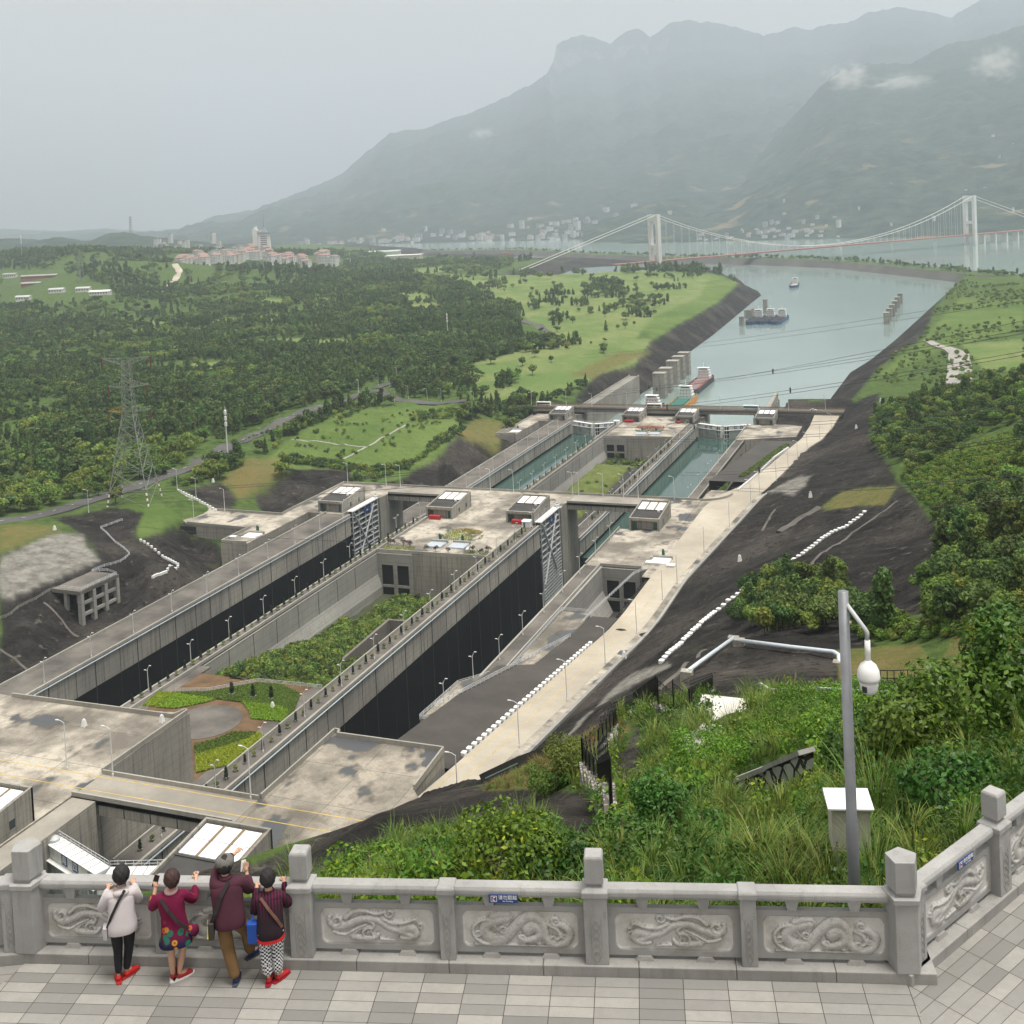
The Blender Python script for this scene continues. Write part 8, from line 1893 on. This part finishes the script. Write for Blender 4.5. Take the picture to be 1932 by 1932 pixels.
def person(x, t0, rz, J, label, hairm, hairw=1.0, hat=None, lk=.62):
    p = loc(x, t0); e = empty("person", p, label, "person", None, ROT+rz)
    N = {}; Ed = []
    H = J['head']; hy = H[1]
    N['pel'] = (*J['pel'], .12, .10); N['wai'] = (*[(a*.55+b*.45) for a, b in zip(J['pel'], J['chest'])], .11, .09); N['che'] = (*J['chest'], .125, .095); N['nkb'] = (J['neck'][0], J['neck'][1], J['neck'][2]-.03, .07, .06); N['nek'] = (*J['neck'], .048, .05)
    N['jaw'] = (H[0], hy+.012, H[2]-.075, .056, .068); N['hed'] = (H[0], hy, H[2], .076, .088); N['top'] = (H[0], hy-.005, H[2]+.075, .05, .058); N['nose'] = (H[0], hy+.098, H[2]-.015, .012)
    Ed += chain('pel', 'wai', 'che', 'nkb', 'nek', 'jaw', 'hed', 'top')+[('hed', 'nose')]
    for s_ in 'LR':
        N[s_+'sh'] = (*J[s_+'sh'], .052); N[s_+'el'] = (*J[s_+'el'], .036); N[s_+'wr'] = (*J[s_+'wr'], .024, .028); Ed += chain('che', s_+'sh', s_+'el', s_+'wr')
        hand_nodes(N, Ed, s_, J[s_+'wr'], J.get(s_+'hd', (0, .8, .1)), J.get(s_+'hu', (0, 0, 1)), J.get(s_+'curl', .6))
        N[s_+'hip'] = (*J[s_+'hip'], .07); N[s_+'kn'] = (*J[s_+'kn'], .052*lk); N[s_+'ca'] = (*[a*.6+b*.4+c for a, b, c in zip(J[s_+'kn'], J[s_+'an'], (0, -.012, 0))], .050*lk); N[s_+'an'] = (*J[s_+'an'], .034*lk); N[s_+'fo'] = (*[(a+b)*.5 for a, b in zip(J[s_+'an'], J[s_+'to'])], .035, .03); N[s_+'to'] = (*J[s_+'to'], .028, .022)
        Ed += chain('pel', s_+'hip', s_+'kn', s_+'ca', s_+'an', s_+'fo', s_+'to')
    body = skinmesh("body", N, Ed, 'pel', SKIN, e, 2)
    b = MB()
    for sx in (-1, 1): b.ico((H[0]+sx*.034, hy+.084, H[2]+.008), .011, 2)
    b.build("eyes", HAIRB, e)
    b = MB(); b.ico((H[0], hy+.088, H[2]-.055), .02, 2, 0, (1, .3, .35)); b.build("mouth", plain("lips", (.35, .10, .09), .5, .05), e)
    b = MB()
    for sx in (-1, 1): b.ico((H[0]+sx*.084, hy-.002, H[2]-.01), .028, 2, 0, (.35, .7, 1))
    b.build("ears", SKIN, e)
    h = MB(); h.ico((0, 0, 0), 1, 4); vv = []
    for (a, c, d) in h.v:
        r_ = 1+.05*math.sin(9*a+5*c)*math.sin(7*d)
        fr = max(0, c-.25)*max(0, .55-d)
        k = 1-.9*min(1, fr*2.6)
        low = max(0, -d-.25)
        vv.append((H[0]+a*.106*hairw*r_*k*(1-.15*low), hy-.008+c*.118*hairw*r_*k-(.015 if k > .9 else 0), H[2]+.018+d*(.128 if d > 0 else .118*hairw)*r_))
    h.v = vv; ho = h.build("hair", hairm, e, True)
    if hat is not None:
        c_ = MB(); prof = [(.118, -.012), (.122, .02), (.124, .05), (.10, .085), (.05, .105), (.008, .11)]; c_.lathe((H[0], hy-.01, H[2]+.03), prof, 24)
        br = []
        co = c_.build("cap", hat, e, True); q = MB(); q.prism([(H[0]+.11*math.sin(a), hy+.05+.14*math.cos(a)) for a in np.radians(range(-80, 81, 16))], H[2]+.015, H[2]+.03); q.build("brim", hat, co)
    return e
def loft(rings, n=28):
    """open tube through rings (cx, cy, z, rx, ry)"""
    b = MB()
    for (cx, cy_, z, rx, ry) in rings:
        for k in range(n):
            a = 2*math.pi*k/n; c, d = math.cos(a), math.sin(a); q = 1+.012*math.sin(5*a+z*40); b.v.append((cx+rx*q*math.copysign(abs(c)**.85, c), cy_+ry*q*math.copysign(abs(d)**.85, d), z))
    for j in range(len(rings)-1):
        for k in range(n): k2 = (k+1) % n; b.face((j*n+k, j*n+k2, (j+1)*n+k2, (j+1)*n+k))
    return b
def join(o, b, n=1):
    """add a built shape to a mesh object"""
    q = b.build("q", o.data.materials[0], None, True); bm = bmesh.new(); bm.from_mesh(o.data); bm.from_mesh(q.data); bm.to_mesh(o.data); bm.free(); bpy.data.objects.remove(q); o.data.polygons.foreach_set("use_smooth", np.ones(len(o.data.polygons), bool)); return o
def garment_top(e, J, mat, hem, rr=(.19, .13, .165, .12, .175, .125), sleeve=(.078, .066, .048), name="jacket", cuff=1.0, collar=.075, hemr=None):
    px_, py_, pz_ = J['pel']; hr_ = hemr or (rr[0], rr[1]+.02); ch = J['chest']; nk = J['neck']; w = [(a*.5+b*.5) for a, b in zip(J['pel'], ch)]; N = {}; Ed = []
    sz = (J['Lsh'][2]+J['Rsh'][2])/2; sx = (J['Rsh'][0]-J['Lsh'][0])/2
    T = loft([(px_, py_-.005, hem, hr_[0]*.97, hr_[1]*.97), (px_, py_-.005, hem+.02, hr_[0], hr_[1]), (px_, py_-.005, hem+.10, rr[0], rr[1]+.01), (w[0], w[1], w[2], rr[2], rr[3]), (ch[0], ch[1], ch[2], rr[4], rr[5]), (ch[0], ch[1]+.005, sz-.02, sx+.035, rr[5]*.86), (ch[0]*.5+nk[0]*.5, (ch[1]+nk[1])/2, sz+.045, sx*.72, rr[5]*.66), (nk[0], nk[1]-.005, nk[2]-.04, collar+.01, collar), (nk[0], nk[1], nk[2]-.005, collar-.012, collar-.012)])
    for s_ in 'LR':
        wr = [a+(b-a)*cuff for a, b in zip(J[s_+'el'], J[s_+'wr'])]; N[s_+'s'] = (*J[s_+'sh'], sleeve[0]); N[s_+'m'] = (*[(a+b)/2 for a, b in zip(J[s_+'sh'], J[s_+'el'])], sleeve[0]*.95); N[s_+'e'] = (*J[s_+'el'], sleeve[1]); N[s_+'w'] = (*wr, sleeve[2]); Ed += chain('che', s_+'s', s_+'m', s_+'e', s_+'w')
    N['che'] = (ch[0], ch[1], sz-.04, rr[4]*.6, rr[5]*.6)
    return join(skinmesh(name, N, Ed, 'che', mat, e, 2), T)
def garment_legs(e, J, mat, r=(.098, .074, .058, .056), name="trousers", hem=.06):
    N = {'pel': (*J['pel'], .09, .09)}; Ed = []; p = J['pel']; hz = J['Lhip'][2]; W = (J['Rhip'][0]-J['Lhip'][0])/2+r[0]*.98
    T = loft([(p[0], p[1]-.005, hz-.05, W*.86, r[0]*1.0), (p[0], p[1]-.008, hz, W, r[0]*1.18), (p[0], p[1]-.005, hz+.08, W*.95, r[0]*1.15), (p[0], p[1], hz+.17, W*.82, r[0])])
    for s_ in 'LR':
        an = Vector(J[s_+'an']); kn = Vector(J[s_+'kn']); en = an+(kn-an)*hem
        N[s_+'h'] = (*J[s_+'hip'], r[0]); N[s_+'t'] = (*[(a*.5+b*.5) for a, b in zip(J[s_+'hip'], J[s_+'kn'])], (r[0]+r[1])*.5); N[s_+'k'] = (*kn, r[1]); N[s_+'c'] = (*(kn*.5+en*.5), (r[1]+r[2])*.5); N[s_+'a'] = (*en, r[3]); Ed += chain('pel', s_+'h', s_+'t', s_+'k', s_+'c', s_+'a')
    return join(skinmesh(name, N, Ed, 'pel', mat, e, 2), T)
def shoes(e, J, mat, sole, name="shoe"):
    for s_ in 'LR':
        a = Vector(J[s_+'an']); t_ = Vector(J[s_+'to']); d = (t_-a); d.z = 0; d.normalize(); bz = t_.z-.028; N = {'h': (*(a-d*.035+Vector((0, 0, bz+.045-a.z))), .040, .042), 'm': (*(a+d*.06+Vector((0, 0, bz+.043-a.z))), .042, .040), 't': (*(a+d*.155+Vector((0, 0, bz+.032-a.z))), .044, .030), 'e': (*(a+d*.19+Vector((0, 0, bz+.026-a.z))), .03, .02)}
        o = skinmesh(name, N, chain('h', 'm', 't', 'e'), 'm', mat, e, 2)
        n_ = Vector((-d.y, d.x, 0)); b = MB(); b.prism([tuple((a+d*u_+n_*v_).xy) for u_, v_ in ((-.085, .03), (-.085, -.03), (0, -.045), (.1, -.05), (.19, -.035), (.215, 0), (.19, .035), (.1, .05), (0, .045))], bz-.002, bz+.016); b.build("sole", sole, o)
def strap(e, P, mat, w=.035, name="strap"):
    b = MB()
    P = [Vector(p) for p in P]
    for a, c in zip(P[:-1], P[1:]): b.bar(a, c+(c-a)*.04, w, .012, up=(0, -1, .2))
    return b.build(name, mat, e)
# 1: pale hoodie
J1 = dict(pel=(.0, .0, .74), chest=(.0, .05, 1.06), neck=(.01, .075, 1.22), head=(.02, .095, 1.345), Lsh=(-.145, .05, 1.13), Rsh=(.155, .05, 1.13), Lel=(-.27, .12, .90), Rel=(.225, .15, .91), Lwr=(-.17, .31, 1.08), Rwr=(.15, .31, 1.08), Lhip=(-.085, 0, .69), Rhip=(.085, 0, .69), Lkn=(-.075, .02, .40), Rkn=(.065, .04, .40), Lan=(-.085, -.03, .075), Ran=(.01, .03, .075), Lto=(-.10, .10, .028), Rto=(.12, .12, .028))
J1.update(Lhd=(.05, .8, .05), Rhd=(0, .8, .05))
e1 = person(-10.10, -.24, .40, J1, "person in a pale hooded jacket, black trousers and red shoes, leaning on the rail", HAIRB, 1.08)
HOOD = plain("hoodie_fabric", (.47, .435, .445), .85, .06, 5); BLK = plain("black_cloth", (.012, .012, .015), .85, .2, 6); BTAN = plain("strap_black", (.02, .018, .02), .7, .1, 8)
garment_top(e1, J1, HOOD, .66); hd = MB(); hd.ico((0, 0, 0), 1, 3); hd.v = [(.01+a*.105, -.015+c*.055, 1.165+d*.05) for a, c, d in hd.v]; hd.build("hood", HOOD, e1, True); garment_legs(e1, J1, BLK, (.098, .066, .05, .043)); shoes(e1, J1, plain("red_shoe", (.55, .02, .02), .5, .1, 9), plain("red_sole", (.35, .02, .02), .7, .1))
strap(e1, [(.06, -.05, 1.21), (-.02, -.085, 1.10), (-.12, -.09, .92), (-.19, -.05, .74)], BTAN); b = MB(); b.prism([(-.245, -.06), (-.19, -.08), (-.18, .08), (-.235, .08)], .60, .76); b.build("handbag", plain("bag_grey", (.40, .38, .40), .6, .1, 5), e1, bevel=.01)
# 2: magenta flowered dress
J2 = dict(pel=(.02, .0, .70), chest=(-.02, .03, 1.02), neck=(-.01, .045, 1.185), head=(.01, .05, 1.315), Lsh=(-.165, .04, 1.10), Rsh=(.145, .04, 1.10), Lel=(-.27, .10, .93), Rel=(.27, .13, .91), Lwr=(-.215, .21, 1.13), Rwr=(.305, .33, 1.09), Lhip=(-.06, 0, .66), Rhip=(.10, 0, .66), Lkn=(-.055, .02, .38), Rkn=(.105, .05, .40), Lan=(-.05, .0, .08), Ran=(.03, -.02, .08), Lto=(-.03, .14, .03), Rto=(.18, .05, .03))
J2.update(Lhd=(.05, .25, .9), Lhu=(-.2, -.9, .1), Rhd=(.05, .7, .35), Lcurl=1.2)
e2 = person(-9.40, -.22, .38, J2, "person in a magenta flowered dress holding up a dark phone, red shoes with white soles", HAIRR, 1.02, lk=1.0)
def dress_mat():
    m = NT("magenta_flowered_dress"); ob = m.obj(); sx = m.n("ShaderNodeSeparateXYZ"); m.l(ob, sx.inputs[0]); z = sx.outputs[2]
    v = m.n("ShaderNodeTexVoronoi"); v.inputs["Scale"].default_value = 9; m.l(ob, v.inputs["Vector"]); s_ = m.n("ShaderNodeSeparateColor"); m.l(v.outputs["Color"], s_.inputs[0]); d = v.outputs["Distance"]
    low = m.ramp(z, .86, .74); hem = m.ramp(z, .66, .54)
    base = m.mix(hem, (.13, .008, .038), (.012, .015, .05)); pet = m.mix(s_.outputs[0], (.48, .22, .03), (.35, .07, .04)); fl = m.math('MULTIPLY', m.math('LESS_THAN', d, .34), low)
    ax_ = m.math('GREATER_THAN', m.math('ABSOLUTE', sx.outputs[0]), .20); arm = m.math('MULTIPLY', m.math('MULTIPLY', ax_, m.math('GREATER_THAN', sx.outputs[1], .09)), m.math('LESS_THAN', d, .30))
    c = m.mix(arm, base, pet); c = m.mix(fl, c, pet); c = m.mix(m.math('MULTIPLY', m.math('LESS_THAN', d, .13), low), c, (.10, .03, .01)); lf = m.math('MULTIPLY', m.math('MULTIPLY', m.math('GREATER_THAN', s_.outputs[1], .62), m.math('LESS_THAN', d, .4)), low); c = m.mix(lf, c, (.02, .13, .09)); return m.done(c, .85, .2)
DRS = dress_mat(); garment_top(e2, J2, DRS, .50, (.185, .15, .155, .12, .17, .12), (.075, .066, .050), "dress", .8, hemr=(.225, .185)); b = MB(); b.lathe((-.01, .04, 1.165), [(.085, -.015), (.088, .01), (.075, .025)], 16); b.build("collar", plain("pink_collar", (.6, .38, .38), .8, .05), e2, True)
shoes(e2, J2, plain("dark_red_shoe", (.33, .015, .02), .6, .1, 9), plain("white_sole", (.7, .7, .68), .6, .05)); strap(e2, [(-.14, -.04, 1.12), (-.06, -.115, 1.0), (.06, -.15, .84), (.18, -.14, .72)], BTAN, .04); b = MB(); b.ico((.235, -.04, .63), .1, 2, 0, (.85, .7, 1.0)); b.build("flowered_bag", DRS, e2, True)
t = MB(); t.box(-.036, .036, -.005, .005, -.075, .075); ph = t.build("phone", plain("phone_black", (.01, .01, .012), .25, .05), None, bevel=.004); tag(ph, "dark phone held up in the left hand of the person in magenta", "phone"); q = e2.matrix_basis @ Vector((-.205, .235, 1.225)); ph.location = q; ph.rotation_euler = (-.25, .25, ROT)
# 3: man in a maroon jacket, pointing
J3 = dict(pel=(.0, .0, .84), chest=(-.02, .06, 1.20), neck=(-.03, .10, 1.37), head=(-.025, .135, 1.485), Lsh=(-.185, .07, 1.29), Rsh=(.165, .07, 1.28), Lel=(-.10, .32, 1.40), Rel=(.28, .16, 1.06), Lwr=(.10, .42, 1.46), Rwr=(.24, .32, 1.22), Lhip=(-.085, 0, .80), Rhip=(.10, 0, .80), Lkn=(-.05, .03, .46), Rkn=(.20, .14, .56), Lan=(.03, -.05, .085), Ran=(.23, .20, .235), Lto=(.06, .10, .03), Rto=(.36, .30, .178))
J3.update(Lhd=(.5, .6, .25), Lcurl=1.0, Rhd=(-.05, .2, .9), Rhu=(0, -1, .1), Rcurl=.15)
MAR = plain("maroon_jacket", (.055, .014, .026), .9, .15, 6); BRT = plain("brown_trousers", (.17, .10, .042), .9, .15, 6); CAPM = plain("grey_cap", (.13, .125, .115), .9, .15, 20)
e3 = person(-8.62, -.25, .34, J3, "person in a grey cap and maroon jacket, pointing with one foot on the kerb", HAIRB, .98, CAPM)
garment_top(e3, J3, MAR, .78, (.205, .15, .20, .145, .205, .145), (.088, .074, .055), "jacket", .96, .085); garment_legs(e3, J3, BRT, (.115, .09, .078, .075), hem=-.05); shoes(e3, J3, plain("navy_shoe", (.02, .035, .10), .6, .1, 9), plain("dark_sole", (.05, .06, .08), .6, .05))
b = MB(); b.lathe((-.03, .095, 1.345), [(.088, -.02), (.092, .01), (.08, .035)], 16); b.build("collar", MAR, e3, True)
strap(e3, [(.02, -.04, 1.37), (-.09, -.115, 1.22), (-.17, -.13, 1.02), (-.225, -.10, .90)], BTAN, .045); b = MB(); b.prism([(-.275, -.13), (-.20, -.15), (-.19, .09), (-.265, .10)], .68, .90); bg_ = b.build("shoulder_bag", plain("bag_dark", (.035, .032, .03), .6, .1, 5), e3, bevel=.012); b = MB(); b.bar((-.279, -.12, .70), (-.272, .06, .84), .02, .012); b.build("yellow_trim", plain("yellow_trim", (.65, .55, .03), .5, .05), bg_)
t = MB(); t.box(-.035, .035, -.004, .004, -.07, .07); ph = t.build("phone", WHITE, None, bevel=.003); tag(ph, "pale phone in the raised right hand of the pointing man", "phone"); ph.location = e3.matrix_basis @ Vector((.20, .36, 1.31)); ph.rotation_euler = (-.2, .3, ROT+.9)
# 4: checked trousers
J4 = dict(pel=(.0, .0, .70), chest=(.01, .05, 1.02), neck=(.0, .085, 1.19), head=(.0, .11, 1.31), Lsh=(-.14, .05, 1.10), Rsh=(.16, .05, 1.10), Lel=(-.20, .10, .86), Rel=(.25, .12, .88), Lwr=(-.155, .33, 1.09), Rwr=(.20, .35, 1.095), Lhip=(-.08, 0, .66), Rhip=(.08, 0, .66), Lkn=(-.075, .02, .38), Rkn=(.07, .02, .38), Lan=(-.06, -.04, .075), Ran=(.06, -.01, .075), Lto=(-.03, .10, .028), Rto=(.17, .09, .028))
J4.update(Lcurl=1.6, Rcurl=1.4)
e4 = person(-8.09, -.22, .32, J4, "person in a dark cardigan with a red hem and black and white checked trousers", HAIRB, 1.0)
def check_mat():
    m = NT("checked_cloth"); c_ = m.n("ShaderNodeTexChecker"); c_.inputs["Scale"].default_value = 40; c_.inputs["Color1"].default_value = (.015, .02, .03, 1); c_.inputs["Color2"].default_value = (.72, .72, .74, 1); m.l(m.obj(), c_.inputs["Vector"]); return m.done(c_.outputs[0], .85, .2)
def cardigan():
    m = NT("dark_cardigan"); sx = m.n("ShaderNodeSeparateXYZ"); m.l(m.obj(), sx.inputs[0]); st = m.math('GREATER_THAN', m.math('SINE', m.math('MULTIPLY', sx.outputs[0], 160)), .2); c = m.mix(m.math('MULTIPLY', st, m.ramp(sx.outputs[2], .85, 1.1)), (.02, .013, .018), (.10, .012, .04)); return m.done(c, .9, .2)
garment_top(e4, J4, cardigan(), .632, (.18, .14, .165, .125, .17, .12), (.072, .064, .048), "cardigan"); garment_legs(e4, J4, check_mat(), (.10, .086, .078, .074)); b = loft([(0, -.005, .585, .178, .150), (0, -.005, .63, .182, .154), (0, 0, .70, .17, .14)]); b.build("red_hem", plain("red_hem", (.55, .015, .02), .8, .1), e4, True)
shoes(e4, J4, plain("red_slipper", (.38, .015, .02), .6, .1, 9), plain("red_slipper_sole", (.25, .01, .02), .6, .1)); strap(e4, [(-.10, -.02, 1.14), (-.01, -.09, 1.02), (.09, -.115, .88), (.15, -.10, .76)], plain("brown_strap", (.15, .075, .055), .7, .1), .035)
b = MB(); b.prism([(-.30, -.02), (-.17, -.05), (-.16, .06), (-.29, .09)], .55, .82); b.build("blue_bag", plain("blue_bag", (.01, .06, .30), .6, .1, 5), e4, bevel=.012); strap(e4, [(-.23, .02, .82), (-.21, .06, .90)], plain("blue_strap", (.01, .06, .30), .6, .1), .02)
# ------------------------------------------------------------------ wisps of cloud hanging on the mountain
def cloud(c, size, dens, label, seed):
    m = bpy.data.materials.new("cloud_vapour"); m.use_nodes = True; t = m.node_tree; t.nodes.remove(t.nodes["Principled BSDF"]); v = t.nodes.new("ShaderNodeVolumePrincipled"); v.inputs["Color"].default_value = (.97, .97, .97, 1)
    tc = t.nodes.new("ShaderNodeTexCoord"); n = t.nodes.new("ShaderNodeTexNoise"); n.inputs["Scale"].default_value = 3.0; n.inputs["Detail"].default_value = 6; n.inputs["Roughness"].default_value = .62; mp_ = t.nodes.new("ShaderNodeMapping"); mp_.inputs["Location"].default_value = (seed, seed*2, 0); t.links.new(tc.outputs["Object"], mp_.inputs[0]); t.links.new(mp_.outputs[0], n.inputs["Vector"])
    ln = t.nodes.new("ShaderNodeVectorMath"); ln.operation = 'LENGTH'; t.links.new(tc.outputs["Object"], ln.inputs[0])
    a = t.nodes.new("ShaderNodeMath"); a.operation = 'MULTIPLY_ADD'; t.links.new(ln.outputs["Value"], a.inputs[0]); a.inputs[1].default_value = -.42; t.links.new(n.outputs["Fac"], a.inputs[2])
    r = t.nodes.new("ShaderNodeMapRange"); t.links.new(a.outputs[0], r.inputs[0]); r.inputs[1].default_value = .22; r.inputs[2].default_value = .45; r.inputs[3].default_value = 0; r.inputs[4].default_value = dens; t.links.new(r.outputs[0], v.inputs["Density"]); t.links.new(v.outputs[0], t.nodes["Material Output"].inputs["Volume"])
    o = MB().ico((0, 0, 0), 1, 3).build("cloud", m); o.location = c; o.scale = size; o.rotation_euler = (0, 0, -.36); tag(o, label, kind="stuff")
cloud(gd(1600, 145, 5000), (150, 110, 85), .010, "small white cloud wisp at the left of the pair on the mountain", 1.3)
cloud(gd(1700, 155, 5000), (200, 110, 55), .008, "thin stretched white cloud on the mountain", 4.1)
cloud(gd(1880, 120, 4900), (150, 110, 110), .009, "small white cloud near the right picture edge", 7.7)
cloud(gd(910, 252, 8200), (190, 120, 70), .004, "faint cloud wisp on the left mountain shoulder", 2.2)
